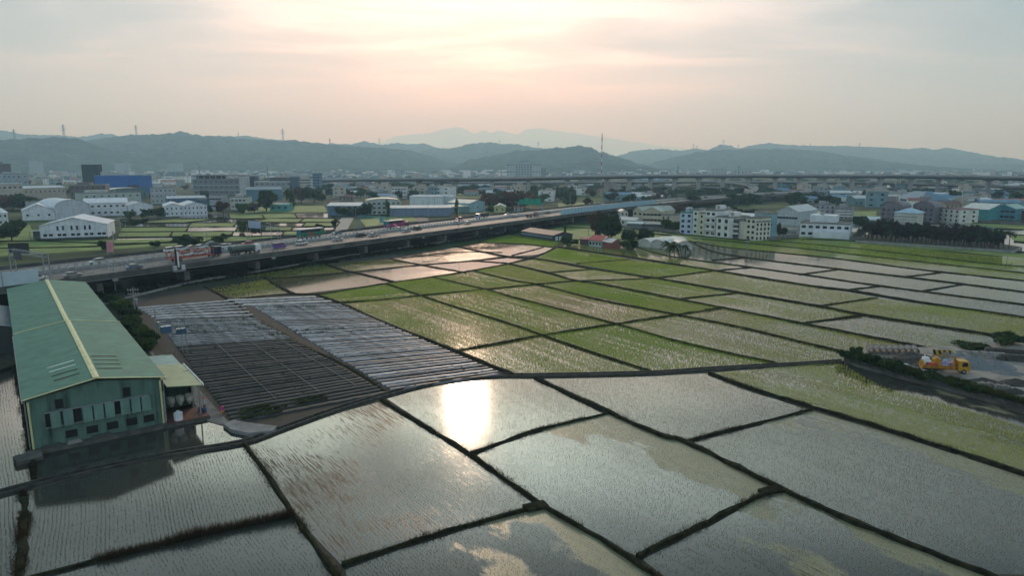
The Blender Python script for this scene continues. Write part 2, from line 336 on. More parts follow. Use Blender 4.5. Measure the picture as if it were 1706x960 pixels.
q('q22b', [(1045, 408), (1155, 405), (1114, 427)], (0.34, 0.26, 0.12, 3, 0.7, 0.8), rows=[(1045, 408), (1114, 427)])
q('q23', [(1411, 485), (1467, 477), (1720, 510), (1720, 532), (1543, 506)], (0.34, 0.26, 0.12, 3, 0.65, 0.2), rows=[(1467, 477), (1706, 508)])
q('q24', [(1114, 426), (1155, 406), (1206, 424), (1399, 449), (1338, 458), (1231, 443)], (0.34, 0.26, 0.09, 3, 0.4, 0.3), rows=[(1206, 424), (1399, 449)])
q('q25', [(1338, 458), (1399, 449), (1605, 474), (1537, 486), (1467, 477)], (0.34, 0.26, 0.10, 3, 0.5, 0.35), rows=[(1399, 449), (1605, 474)])
q('q26', [(1537, 486), (1605, 474), (1720, 489), (1720, 510)], (0.34, 0.26, 0.10, 3, 0.5, 0.3), rows=[(1605, 474), (1706, 487)])
q('q27', [(1155, 405), (1206, 412), (1382, 430), (1566, 455), (1508, 462), (1399, 449), (1206, 424)], (0.36, 0.28, 0.1, 3, 0.6, 0.3), rows=[(1206, 412), (1382, 430)])
q('q28', [(1508, 462), (1566, 455), (1720, 471), (1720, 488), (1605, 474)], (0.36, 0.28, 0.12, 3, 0.6, 0.3), rows=[(1566, 455), (1706, 469)])
q('q29', [(1155, 399), (1206, 402), (1332, 414), (1461, 429), (1620, 446), (1720, 457), (1720, 469), (1528, 449), (1382, 430), (1206, 412)], (0.36, 0.28, 0.16, 4, 0.8, 0.8), rows=[(1206, 402), (1332, 414)])
q('q30', [(1160, 397), (1206, 396), (1303, 403), (1450, 417), (1616, 437), (1720, 446), (1720, 456), (1620, 445), (1461, 429), (1332, 414), (1206, 402)], (0.36, 0.28, 0.2, 4, 0.9, 0.9), rows=[(1303, 404), (1450, 417)])
q('q31', [(1215, 393), (1303, 397), (1420, 405), (1500, 412), (1600, 422), (1720, 433), (1720, 445), (1616, 436), (1450, 416), (1303, 402)], (0.38, 0.3, 0.22, 4, 0.9, 0.9), rows=[(1303, 398), (1420, 405)])
q('w1', [(445, 466), (575, 455), (597, 457), (659, 471), (491, 491)], (0.34, 0.26, 0.12, 3, 0.6, 0.2), mud=0.4)
q('w2', [(400, 462), (441, 455), (537, 440), (575, 454), (445, 465)], (0.34, 0.26, 0.18, 3, 0.7, 0.5), mud=0.6, alg=0.2)
q('w3', [(598, 456), (703, 442), (775, 454), (722, 461), (660, 470)], None, mud=0.9, alg=0.3)
q('w4', [(540, 440), (650, 432), (700, 442), (596, 454)], (0.34, 0.26, 0.16, 3, 0.5, 0.5), mud=0.9)
q('w5', [(705, 442), (787, 435), (847, 440), (790, 450), (775, 454)], None, mud=0.4)
q('w6', [(652, 431), (700, 420), (762, 412), (837, 427), (787, 434), (705, 441)], None, mud=0.9)
q('w7', [(790, 435), (845, 429), (892, 431), (847, 439)], None, mud=0.1)
q('w8', [(765, 411), (800, 404), (880, 409), (925, 414), (905, 424), (850, 427)], None, mud=0.8, alg=0.35)
q('g0', [(798, 403), (848, 392), (905, 399), (934, 404), (922, 412), (880, 408)], (0.36, 0.28, 0.25, 4, 1.0, 0.95), rows=[(848, 392), (905, 399)])
q('g1', [(345, 481), (443, 466), (489, 490), (395, 499)], (0.36, 0.28, 0.22, 4, 0.7, 0.5), mud=0.6)
def world_poly(pts): return [G(x, y).to_2d() for x, y in pts]
def inside(P, poly):
    x, y = P[:, 0], P[:, 1]; c = np.zeros(len(P), bool); n = len(poly)
    for i in range(n):
        x0, y0 = poly[i]; x1, y1 = poly[(i + 1) % n]
        if y0 == y1: continue
        h = ((y0 > y) != (y1 > y)) & (x < (x1 - x0) * (y - y0) / (y1 - y0) + x0); c ^= h
    return c
rng = np.random.default_rng(5)
def vnoise(P, s, seed=0):
    """cheap smooth value noise"""
    r = np.random.default_rng(seed); T = r.random((64, 64)); p = P * s; i = np.floor(p).astype(int); f = p - i; f = f * f * (3 - 2 * f)
    a = T[i[:, 0] % 64, i[:, 1] % 64]; b = T[(i[:, 0] + 1) % 64, i[:, 1] % 64]; c = T[i[:, 0] % 64, (i[:, 1] + 1) % 64]; d = T[(i[:, 0] + 1) % 64, (i[:, 1] + 1) % 64]
    return (a * (1 - f[:, 0]) + b * f[:, 0]) * (1 - f[:, 1]) + (c * (1 - f[:, 0]) + d * f[:, 0]) * f[:, 1]
def blades(P, h, n, spread, width, tint, z0=0.02, lean=0.5):
    """n thin upright blades round every point"""
    m = len(P); V = []; T = []
    for k in range(n):
        a = rng.random(m) * 2 * np.pi; hh = h * (0.7 + 0.6 * rng.random(m)); w = width * (0.7 + 0.6 * rng.random(m))
        bx = P[:, 0] + np.cos(a) * spread * 0.3; by = P[:, 1] + np.sin(a) * spread * 0.3
        p = rng.random(m) * np.pi
        wx, wy = np.cos(p) * w, np.sin(p) * w
        tx = bx + np.cos(a) * spread * lean * 2; ty = by + np.sin(a) * spread * lean * 2
        v = np.empty((m, 3, 3), np.float32)
        v[:, 0] = np.stack([bx - wx, by - wy, np.full(m, z0)], 1); v[:, 1] = np.stack([bx + wx, by + wy, np.full(m, z0)], 1); v[:, 2] = np.stack([tx, ty, z0 + hh], 1)
        V.append(v.reshape(-1, 3)); T.append(np.repeat(tint, 3))
    return np.concatenate(V), np.concatenate(T)
RV, RT = [], []
for fi, (nm, pts, rows, mud, alg, lean, rice) in enumerate(FIELDS):
    wp = world_poly(pts); cx = sum(p.x for p in wp) / len(wp); cyy = sum(p.y for p in wp) / len(wp)
    a, b = (G(*rows[0]).to_2d(), G(*rows[1]).to_2d()) if rows else (wp[0], wp[1])
    d = (b - a).normalized(); th = math.atan2(d.y, d.x)
    loc = [((p.x - cx) * math.cos(th) + (p.y - cyy) * math.sin(th), -(p.x - cx) * math.sin(th) + (p.y - cyy) * math.cos(th)) for p in wp]
    mb = MB(); mb.add([(x, y, 0) for x, y in loc], [tuple(range(len(loc)))])
    o = mb.build('paddy_water', M_pad); o.location = (cx, cyy, 0.02 + (fi % 4) * 0.005); o.rotation_euler = (0, 0, th)
    tag(o, kind='structure'); o['mud'] = float(mud); o['algae'] = float(alg); o['lean'] = float(lean)
    # make sure faces look up
    if sum(loc[i][0] * loc[(i + 1) % len(loc)][1] - loc[(i + 1) % len(loc)][0] * loc[i][1] for i in range(len(loc))) < 0: o.data.flip_normals()
    if not rice: continue
    rg, pg, h, nb, den, tint = rice
    L0 = np.array(loc); x0, y0 = L0.min(0); x1, y1 = L0.max(0)
    # keep only ground that the picture (or a small step aside) can show
    xs = np.arange(x0, x1, pg); ys = np.arange(y0, y1, rg)
    X, Y = np.meshgrid(xs, ys); P = np.stack([X.ravel(), Y.ravel()], 1)
    P[:, 1] += 0.12 * np.sin(P[:, 0] * 0.13 + fi) + 0.03 * np.sin(P[:, 0] * 0.7 + fi)
    P += rng.normal(0, 0.025, P.shape)
    P = P[inside(P, L0 * 0.992)]
    keep = rng.random(len(P)) < den * (0.55 + 0.75 * vnoise(P, 0.09, fi) ** 0.8)
    st_ = np.stack([P[:, 0] * .035, P[:, 1] * 1.4], 1); keep &= rng.random(len(P)) < np.clip(.35 + 1.1 * vnoise(st_, 1.0, fi + 7), 0, 1)
    if nm == 'F11': Wt = np.stack([cx + P[:, 0] * math.cos(th) - P[:, 1] * math.sin(th), cyy + P[:, 0] * math.sin(th) + P[:, 1] * math.cos(th)], 1); keep &= ~inside(Wt, [tuple(G(*p_).to_2d()) for p_ in ((1400, 600), (1418, 616), (1440, 630), (1470, 645), (1505, 655), (1545, 662), (1600, 680), (1660, 698), (1720, 718), (1780, 700), (1564, 640))])
    P = P[keep]
    W = np.stack([cx + P[:, 0] * math.cos(th) - P[:, 1] * math.sin(th), cyy + P[:, 0] * math.sin(th) + P[:, 1] * math.cos(th)], 1)
    vis = (np.abs(W[:, 0]) < W[:, 1] * 0.86 + 8) & (W[:, 1] > 44); W = W[vis]; P = P[vis]
    hv = h * (0.75 + 0.5 * vnoise(P, 0.13, fi + 50)); tv = np.clip(tint + (vnoise(P, 0.06, fi + 90) - 0.5) * 0.5 + rng.normal(0, 0.08, len(P)), 0, 1)
    dist = W[:, 1].mean(); wd = (0.012 if h < 0.18 and tint < .1 else 0.021) * (1 + max(0, dist - 120) / 250)
    v, tt = blades(W, hv, nb, 0.05 + 0.12 * h, wd, tv, 0.02)
    RV.append(v); RT.append(tt)
def rice_material():
    m = bpy.data.materials.new('rice_leaf'); m.use_nodes = True; t = m.node_tree; b = t.nodes['Principled BSDF']; K = t.links
    at = t.nodes.new('ShaderNodeAttribute'); at.attribute_name = 'tint'
    r = t.nodes.new('ShaderNodeValToRGB'); e = r.color_ramp.elements
    e[0].position = 0; e[0].color = (0.030, 0.034, 0.018, 1); e[1].position = 1; e[1].color = (0.27, 0.42, 0.055, 1)
    x = e.new(0.4); x.color = (0.42, 0.44, 0.13, 1)
    K.new(at.outputs['Fac'], r.inputs[0]); K.new(r.outputs[0], b.inputs['Base Color']); b.inputs['Roughness'].default_value = 0.6; b.inputs['Specular IOR Level'].default_value = 0.2
    tr = t.nodes.new('ShaderNodeBsdfTranslucent'); K.new(r.outputs[0], tr.inputs[0]); mx = t.nodes.new('ShaderNodeMixShader'); mx.inputs[0].default_value = 0.55
    K.new(b.outputs[0], mx.inputs[1]); K.new(tr.outputs[0], mx.inputs[2]); K.new(mx.outputs[0], t.nodes['Material Output'].inputs[0])
    return m
M_rice = rice_material()
def blade_object(name, VV, TT, m, label, cat):
    V = np.concatenate(VV); me = fast_mesh(name, V, np.arange(len(V)), m)
    a = me.attributes.new('tint', 'FLOAT', 'POINT'); a.data.foreach_set('value', np.concatenate(TT).astype(np.float32))
    return tag(link(name, me), label, cat, kind='stuff')
print('rice verts', sum(len(v) for v in RV))
blade_object('rice_seedlings', RV, RT, M_rice, 'young green rice seedlings in straight rows standing in the flooded paddies', 'rice')

# ------------------------------------------------------------------ bunds between the paddies
GV, GT = [], []
def ribbon(pts, w, h, name, m, step=1.3, jit=0.24, top=0.5, z0=0.0, kind='structure', seed=0):
    """a low bank following a polyline of world points"""
    rr = random.Random(seed + len(pts)); P = [pts[0]]
    for a, b in zip(pts, pts[1:]):
        n = max(1, int((b - a).length / step)); P += [a.lerp(b, (i + 1) / n) for i in range(n)]
    mb = MB(); rows = []
    for i, p in enumerate(P):
        d = (P[min(i + 1, len(P) - 1)] - P[max(i - 1, 0)]).normalized(); nrm = Vector((-d.y, d.x))
        ww = w * (1 + rr.uniform(-jit, jit) * 1.6) / 2; hh = h * (1 + rr.uniform(-jit, jit)); off = rr.uniform(-jit, jit) * w * 0.4
        c = p + nrm * off
        rows.append([(*(c - nrm * ww), z0 - 0.05), (*(c - nrm * ww * top), z0 + hh), (*(c + nrm * ww * top), z0 + hh * (1 + rr.uniform(-jit, jit))), (*(c + nrm * ww), z0 - 0.05)])
    vs = [v for r in rows for v in r]
    fs = [(4 * i + k, 4 * i + k + 1, 4 * i + k + 5, 4 * i + k + 4) for i in range(len(rows) - 1) for k in range(3)]
    fs += [(3, 2, 1, 0), tuple(4 * (len(rows) - 1) + k for k in range(4))]
    mb.add(vs, fs); return tag(mb.build(name, m), kind=kind)
def smooth(pts, n=4):
    """Catmull-Rom through world points"""
    if len(pts) < 3: return pts
    out = []
    for i in range(len(pts) - 1):
        p0, p1, p2, p3 = pts[max(i - 1, 0)], pts[i], pts[i + 1], pts[min(i + 2, len(pts) - 1)]
        for k in range(n):
            t = k / n
            out.append(0.5 * ((2 * p1) + (p2 - p0) * t + (2 * p0 - 5 * p1 + 4 * p2 - p3) * t * t + (-p0 + 3 * p1 - 3 * p2 + p3) * t ** 3))
    return out + [pts[-1]]
def fringe(pts, w, h, per_m, tint, n=3, bw=0.012, spread=0.12):
    for a, b in zip(pts, pts[1:]):
        l = (b - a).length; k = int(l * per_m)
        if k < 1 or (a.y + b.y) / 2 > 260: continue
        t = rng.random(k)[:, None]; A = np.array([a.x, a.y]); B = np.array([b.x, b.y]); d = (B - A) / l; nr = np.array([-d[1], d[0]])
        Q = A + (B - A) * t + nr * (rng.normal(0, 1, k)[:, None] * w * 0.32)
        den = vnoise(Q, 0.25, 3) > 0.35; Q = Q[den]
        v, tt = blades(Q, h * (0.4 + vnoise(Q, 0.5, 4)), n, spread, bw, np.clip(tint + rng.normal(0, 0.12, len(Q)), 0, 1), 0.18, 0.6)
        GV.append(v); GT.append(tt)
BUNDS = [  # (photo polyline, width, height)
 ([(37, 822), (42, 850), (38, 900), (33, 975)], 1.0, 0.35),
 ([(490, 862), (400, 880), (250, 915), (65, 962), (20, 975)], 0.6, 0.35),
 ([(407, 740), (450, 800), (490, 860), (560, 960), (600, 1010)], 0.7, 0.4),
 ([(571, 945), (670, 911), (770, 880), (880, 851), (905, 846)], 0.6, 0.4),
 ([(635, 668), (700, 707), (780, 757), (905, 845), (1000, 900), (1085, 958), (1150, 1005)], 0.62, 0.4),
 ([(893, 631), (950, 658), (1014, 688), (1100, 727), (1143, 738), (1301, 817), (1400, 862), (1518, 911), (1640, 958), (1720, 995)], 1.0, 0.45),
 ([(785, 757), (840, 737), (900, 717), (1014, 690)], 0.55, 0.35),
 ([(1062, 931), (1106, 908), (1180, 872), (1256, 833), (1301, 817)], 0.7, 0.4),
 ([(1181, 623), (1250, 648), (1353, 680), (1481, 719), (1600, 756), (1720, 797)], 0.95, 0.45),
 ([(1143, 737), (1250, 710), (1353, 684)], 0.55, 0.35),
 ([(527, 492), (569, 507), (650, 544), (712, 567), (759, 586), (856, 626)], 1.3, 0.45),
 ([(644, 474), (703, 494), (760, 513), (850, 541), (903, 560), (990, 590), (1084, 620)], 0.95, 0.4),
 ([(722, 463), (809, 483), (850, 495), (900, 508), (1026, 541), (1143, 574), (1295, 607)], 0.9, 0.4),
 ([(790, 452), (850, 467), (900, 476), (996, 500), (1125, 525), (1240, 548), (1350, 575), (1420, 591)], 0.9, 0.4),
 ([(847, 440), (911, 455), (961, 469), (1000, 474), (1131, 500), (1205, 514), (1335, 540), (1440, 561), (1543, 581)], 1.6, 0.45),
 ([(759, 411), (837, 427), (894, 432), (991, 449), (1090, 464), (1206, 484), (1364, 511), (1435, 525), (1657, 560), (1720, 571)], 2.0, 0.45),
 ([(930, 412), (1055, 430), (1187, 451), (1350, 477), (1411, 484), (1543, 506), (1720, 532)], 1.9, 0.45),
 ([(1045, 407), (1114, 427), (1231, 443), (1338, 458), (1467, 477), (1720, 510)], 1.0, 0.35),
 ([(1155, 405), (1206, 424), (1399, 449), (1508, 462), (1605, 474), (1720, 489)], 1.2, 0.4),
 ([(1160, 403), (1206, 412), (1382, 430), (1528, 449), (1720, 470)], 1.0, 0.35),
 ([(1155, 398), (1206, 402), (1332, 414), (1461, 429), (1600, 444), (1720, 457)], 1.0, 0.35),
 ([(1206, 396), (1303, 403), (1450, 417), (1616, 437), (1720, 446)], 1.0, 0.35),
 ([(491, 491), (527, 491), (560, 487), (644, 473), (722, 462), (790, 451), (847, 440), (900, 425), (925, 413)], 1.1, 0.4),
 ([(569, 505), (640, 500), (703, 493), (809, 483), (900, 474), (961, 469), (1090, 464), (1187, 452), (1254, 446)], 0.8, 0.35),
 ([(759, 586), (850, 570), (903, 560), (1026, 541), (1125, 526), (1205, 514)], 0.7, 0.35),
 ([(1131, 499), (1228, 489)], 0.7, 0.35), ([(911, 455), (991, 449)], 0.8, 0.35), ([(961, 440), (1049, 433)], 0.8, 0.35),
 ([(1332, 540), (1435, 527)], 0.8, 0.35), ([(1364, 511), (1461, 497)], 0.8, 0.35), ([(1411, 484), (1467, 477)], 0.8, 0.35),
 ([(1537, 486), (1605, 474)], 0.8, 0.35), ([(1332, 458), (1399, 449)], 0.8, 0.35), ([(1508, 462), (1566, 455)], 0.8, 0.35),
 ([(1187, 434), (1243, 430)], 0.8, 0.35),
 ([(441, 463), (465, 478), (489, 491)], 1.6, 0.5), ([(537, 439), (575, 452), (596, 456), (659, 471)], 1.2, 0.4),
 ([(650, 432), (700, 442), (775, 455)], 1.2, 0.4), ([(787, 435), (845, 439)], 0.9, 0.35),
 ([(443, 466), (575, 455), (703, 442), (787, 435), (844, 429)], 0.9, 0.35), ([(669, 431), (759, 421), (837, 421)], 0.8, 0.3),
 ([(853, 426), (900, 414), (905, 411)], 1.0, 0.35), ([(798, 404), (880, 408), (925, 413)], 1.0, 0.35),
 ([(395, 499), (450, 493), (491, 491)], 1.0, 0.35), ([(25, 611), (50, 745), (56, 800)], 0.8, 0.4), ([(-60, 640), (0, 620), (25, 612)], 0.7, 0.3),
 ([(400, 512), (419, 528), (484, 567), (531, 589), (587, 617), (644, 655)], 0.8, 0.25),
 ([(340, 478), (370, 494), (400, 512)], 1.0, 0.3),
]
for i, (pl, w, h) in enumerate(BUNDS):
    W = smooth([G(*p).to_2d() for p in pl])
    ribbon(W, w * .86, h * .82, 'field_bund', M_bund, seed=i, jit=.24 if W[0].y < 140 else .12)
    fringe(W, w * 1.25, 0.30, 60 if W[0].y < 150 else 16, 0.25)
W = smooth([G(*p).to_2d() for p in BUNDS[1][0]]); fringe(W[:-6], 0.9, 0.75, 130, 0.12, n=3, bw=0.012, spread=0.2)
W = smooth([G(*p).to_2d() for p in BUNDS[0][0]]); fringe(W, 1.1, 0.3, 120, 0.1)
# widened earth aprons where bunds meet
for pts in ([(870, 846), (905, 838), (915, 848), (880, 856)], [(1262, 820), (1292, 812), (1305, 822), (1272, 828)]):
    mb = MB(); mb.prism([tuple(G(*p).to_2d()) for p in pts][::-1], -0.05, 0.33); tag(mb.build('field_bund', M_bund), kind='structure')
# more flooded plots carrying on outside the picture on both sides
for (x0, x1, y0, y1) in ((50, 330, 24, 420), (-260, -58, 24, 108)):
    mb = MB(); mb.add([(x0, y0, .013), (x1, y0, .013), (x1, y1, .013), (x0, y1, .013)], [(0, 1, 2, 3)]); o = tag(mb.build('paddy_water', M_pad), kind='structure'); o['mud'] = .35; o['algae'] = .4; o['lean'] = 0.0
for k in range(9):
    a = Vector((118 + k * 26, 62 + k * 38)); ribbon([a, a + Vector((150, -60))], 1.0, .35, 'field_bund', M_bund, step=6, seed=k)
for k in range(5):
    a = Vector((-62 - k * 4, 40 + k * 14)); ribbon([a, a + Vector((-150, -70))], 1.0, .35, 'field_bund', M_bund, step=6, seed=k)
# irrigation canal: two concrete lips with water between
CAN = smooth([G(*p).to_2d() for p in [(-70, 842), (0, 824), (37, 814), (150, 786), (290, 758), (405, 739), (470, 716), (560, 684), (640, 660), (725, 639), (819, 628), (893, 627), (1000, 625), (1100, 622), (1200, 615), (1330, 608), (1405, 603)]])
def offset(pts, o):
    out = []
    for i, p in enumerate(pts):
        d = (pts[min(i + 1, len(pts) - 1)] - pts[max(i - 1, 0)]).normalized(); out.append(p + Vector((-d.y, d.x)) * o)
    return out
M_lip = mat('canal_concrete', (0.025, 0.024, 0.021), 0.9, scale=1.2, col2=(0.085, 0.08, 0.07))
ribbon(offset(CAN, 0.55), 0.22, 0.34, 'irrigation_canal', M_lip, jit=0.02, top=0.9, step=1.5)
ribbon(offset(CAN, -0.55), 0.22, 0.34, 'irrigation_canal', M_lip, jit=0.02, top=0.9, step=1.5)
mb = MB(); a = offset(CAN, 0.5); b = offset(CAN, -0.5)
mb.add([(*p, 0.06) for p in a] + [(*p, 0.06) for p in b], [(i, len(a) + i, len(a) + i + 1, i + 1) for i in range(len(a) - 1)])
o = tag(mb.build('canal_water', M_pad), kind='structure'); o['mud'] = 0.3; o['algae'] = 0.0; o['lean'] = 0.0
def grass_material():
    m = M_rice.copy(); m.name = 'bund_grass'; e = [x for x in m.node_tree.nodes if x.type == 'VALTORGB'][0].color_ramp.elements
    e[0].color = (0.045, 0.022, 0.016, 1); e[1].color = (0.04, 0.05, 0.022, 1); e[2].color = (0.06, 0.10, 0.02, 1); return m
M_bg = grass_material()
print('grass verts', sum(len(v) for v in GV))
blade_object('bund_grass', GV, GT, M_bg, 'rough brown and green grass growing on the earth bunds between paddies', 'grass')

# ------------------------------------------------------------------ vegetable fields with raised beds under plastic mulch
def P2(x, y): return G(x, y).to_2d()
def bilerp(c, u, v):
    a = c[0].lerp(c[1], u); b = c[3].lerp(c[2], u); return a.lerp(b, v)
M_soil = mat('bed_soil', (0.016, 0.014, 0.011), 0.9, scale=1.0, col2=(0.038, 0.034, 0.026), bump=0.06)
def mulch(name, col, c2, rough):
    m = mat(name, col, rough, scale=2.2, col2=c2, streak=(0.35, 1, 1), bump=0.05, spec=0.7); return m
M_mblack = mulch('black_mulch_film', (0.010, 0.010, 0.010), (0.035, 0.035, 0.035), 0.7)
M_msilver = mulch('silver_mulch_film', (0.03, 0.032, 0.036), (0.24, 0.25, 0.28), 0.5)
M_mwhite = mulch('pale_mulch_film', (0.05, 0.05, 0.056), (0.45, 0.45, 0.49), 0.45)
mb = MB(); fld = [P2(*p) for p in [(180, 500), (340, 478), (395, 498), (527, 492), (570, 506), (760, 586), (858, 627), (725, 640), (640, 661), (560, 684), (470, 716), (425, 722), (330, 640), (240, 560)]]
mb.add([(*p, 0.045) for p in fld], [tuple(range(len(fld)))[::-1]]); tag(mb.build('field_soil', M_soil), kind='structure')
M_mdim = mulch('dim_mulch_film', (0.03, 0.03, 0.034), (0.17, 0.17, 0.19), 0.5)
LA = [P2(262, 535), P2(425, 531), P2(646, 657), P2(390, 707)]   # left plot: far-left, far-right, near-right, near-left
LB = [P2(418, 509), P2(566, 508), P2(842, 627), P2(655, 654)]    # right plot
LC = [P2(228, 513), P2(395, 499), P2(424, 529), P2(262, 534)]
LD = [P2(372, 500), P2(520, 494), P2(560, 505), P2(412, 511)]
BGV, BGT = [], []
def bed(plot, v, m, label, group, hw=0.42, h=0.28, u0=0.0, u1=1.0, plants=0.0, rr=R):
    hw *= rr.uniform(.72, 1.12); u1 -= rr.uniform(0, .012); v += rr.uniform(-.2, .2) / 50
    a, b = bilerp(plot, u0, v), bilerp(plot, u1, v); d = (b - a); l = d.length; d.normalize(); n = max(2, int(l / 1.2))
    mbx = MB(); th = math.atan2(d.y, d.x); rows = []
    for i in range(n + 1):
        x = l * i / n; j = rr.uniform(-.05, .05); hh = h * rr.uniform(.85, 1.1)
        rows.append([(x, j - hw, 0), (x, j - hw * .72, hh * .8), (x, j - hw * .3, hh), (x, j + hw * .3, hh), (x, j + hw * .72, hh * .8), (x, j + hw, 0)])
    vs = [q_ for r_ in rows for q_ in r_]
    mbx.add(vs, [(6 * i + k, 6 * i + k + 6, 6 * i + k + 7, 6 * i + k + 1) for i in range(n) for k in range(5)] + [tuple(range(6)), tuple(range(6 * n, 6 * n + 6))[::-1]])
    o = mbx.build('crop_bed', m); o.location = (a.x, a.y, 0.05); o.rotation_euler = (0, 0, th)
    o.data.flip_normals(); tag(o, label, 'crop bed', group)
    if plants:
        k = int(l * plants); t = rng.random(k)[:, None]; A = np.array(a); Q = A + t * (np.array(b) - A) + rng.normal(0, .12, (k, 2))
        Q = Q[vnoise(Q, 0.2, 9) > 0.42]
        vv, tt = blades(Q, np.full(len(Q), .35), 7, .22, .035, np.clip(.6 + rng.normal(0, .2, len(Q)), 0, 1), .3, .8); BGV.append(vv); BGT.append(tt)
def plot_len(pl): return ((pl[0] - pl[3]).length + (pl[1] - pl[2]).length) / 2
def nth(n): return '%d%s' % (n, 'th' if 10 < n % 100 < 14 else {1: 'st', 2: 'nd', 3: 'rd'}.get(n % 10, 'th'))
nA = int(plot_len(LA) / 1.45)
for i in range(nA):
    v = (i + .5) / nA
    if v < 0.36: bed(LA, v, M_msilver, f'silver film crop bed, {nth(i + 1)} bed of left plot from far end', 'silver beds of the left vegetable plot', plants=2.2 if i % 4 in (1, 2) else .4)
    elif v < 0.93: bed(LA, v, M_mblack, f'black film crop bed, {nth(i + 1)} bed of left plot from far end', 'black beds of the left vegetable plot', plants=.5)
    else: bed(LA, v, M_mblack, f'weedy black crop bed by the canal, {nth(nA - i)} from the near end of the left plot', 'weedy beds beside the canal', plants=12)
nB = int(plot_len(LB) / 1.6)
for i in range(nB):
    v = (i + .5) / nB
    bed(LB, v, R.choice((M_mwhite, M_mwhite, M_msilver, M_mdim)), f'shiny pale film crop bed, {nth(i + 1)} bed of right plot from far end', 'pale beds of the right vegetable plot', plants=3 if i in (2, 3, int(nB * .42), int(nB * .45)) else .15)
for i in range(6): bed(LC, (i + .5) / 6, M_mwhite, f'wide white film bed beyond the left plot by the shrubs, {nth(i + 1)} from the motorway', 'white beds by the shrubs', hw=.75)
for i in range(3): bed(LD, (i + .5) / 3, M_mwhite, f'broad white film bed at the head of the right plot, {nth(i + 1)} from the motorway', 'white beds at the plot head', hw=.9)
blade_object('vegetable_plants', BGV, BGT, M_bg, 'small leafy vegetable plants scattered over the mulched beds', 'vegetables')
# irrigation hoses lying down the left plot
M_hose = mat('hose', (0.25, 0.25, 0.25), 0.5)
for k, (u, lab) in enumerate(((0.33, 'leftmost'), (0.62, 'middle'), (0.88, 'rightmost'))):
    mb = MB(); pts = [bilerp(LA, u, t / 12) for t in range(4, 12)]
    for a, b in zip(pts, pts[1:]): mb.tube((a.x, a.y, .42), (b.x, b.y, .42), .035, n=5)
    tag(mb.build('irrigation_hose', M_hose), f'thin pale hose across the black beds, {lab} of the three', 'hose', 'hoses across the black beds')

# ------------------------------------------------------------------ green roofed factory in the foreground
FL, FR = P2(56, 755), P2(274, 708); fx = (FR - FL).normalized(); fa = rad(37.0); fx = Vector((math.cos(fa), math.sin(fa)))
FA = P2(144, 475)
M_groof = corr('green_roof_sheet', (0.075, 0.20, 0.145), 0.6, axis=1, rough=0.5, var=.22, dirt=(0.13, 0.15, 0.11), dirtamt=.6, stretch=(.12, 1.6, 1))
M_gwall = corr('green_wall_sheet', (0.105, 0.185, 0.15), 0.5, axis=0, rough=0.5, dirt=(0.02, 0.03, 0.025), dirtamt=.9)
M_cream = mat('cream_trim', (0.55, 0.53, 0.27), 0.5, scale=1.5)
M_door = corr('pale_green_panel', (0.16, 0.27, 0.23), 0.4, axis=0, rough=.4, dirtamt=.3)
fac = empty('green_factory', (*FL, 0), fa, 'long green metal factory with cream ridge cap and green hanging shutters at the lower left', 'factory')
W_, LEN, EV, RG = (FR - FL).length, 93.0, 6.5, 7.75
mid = 54.0 - 16; OV = .45
mb = MB(); hw = W_ / 2
mb.xprism([(0, 0), (W_, 0), (W_, EV), (hw, RG - .15), (0, EV)], 0, LEN); wall = mb.build('wall', M_gwall, fac)
MIDY = 39.0
def roof_half(y0, y1, dz, mt):
    m_ = MB()
    for s in (0, 1):
        x0, x1 = (-OV, hw) if s == 0 else (hw, W_ + OV)
        z0, z1 = (EV - .08, RG) if s == 0 else (RG, EV - .08)
        m_.add([(x0, y0, z0 + dz), (x1, y0, z1 + dz), (x1, y1, z1 + dz), (x0, y1, z0 + dz), (x0, y0, z0 + dz + .12), (x1, y0, z1 + dz + .12), (x1, y1, z1 + dz + .12), (x0, y1, z0 + dz + .12)],
               [(3, 2, 1, 0), (4, 5, 6, 7), (0, 1, 5, 4), (1, 2, 6, 5), (2, 3, 7, 6), (3, 0, 4, 7)])
    return m_.build('roof', mt, fac)
rf1 = roof_half(-.5, MIDY, .28, M_groof); rf2 = roof_half(MIDY - .25, LEN + .4, .0, M_groof)
def roofstrip(x0, x1, y0, y1, th=.06, dz=.4):
    f = lambda x: RG - (RG - EV + .08) * abs(x - hw) / (hw + OV)
    xs = [x0] + ([hw] if x0 < hw < x1 else []) + [x1]
    m_ = MB()
    for a, b in zip(xs, xs[1:]):
        m_.add([(a, y0, f(a) + dz), (b, y0, f(b) + dz), (b, y1, f(b) + dz), (a, y1, f(a) + dz), (a, y0, f(a) + dz + th), (b, y0, f(b) + dz + th), (b, y1, f(b) + dz + th), (a, y1, f(a) + dz + th)],
               [(3, 2, 1, 0), (4, 5, 6, 7), (0, 1, 5, 4), (1, 2, 6, 5), (2, 3, 7, 6), (3, 0, 4, 7)])
    return m_
roofstrip(hw - .35, hw + .35, -.52, MIDY, .08, .41).build('ridge_cap', M_cream, fac)
roofstrip(hw - .35, hw + .35, MIDY + .02, LEN + .42, .08, .13).build('ridge_cap', M_cream, fac)
roofstrip(-OV - .05, W_ + OV + .05, -.66, -.5, .10, .31).build('verge_trim', M_cream, fac)
roofstrip(-OV - .05, W_ + OV + .05, MIDY - .12, MIDY + .14, .08, .41).build('verge_trim', M_cream, fac)
M_pale = mat('pale_skylight', (0.5, 0.6, 0.56), .4)
M_rust = mat('rusty_gap', (0.07, 0.06, 0.03), .8, scale=3)
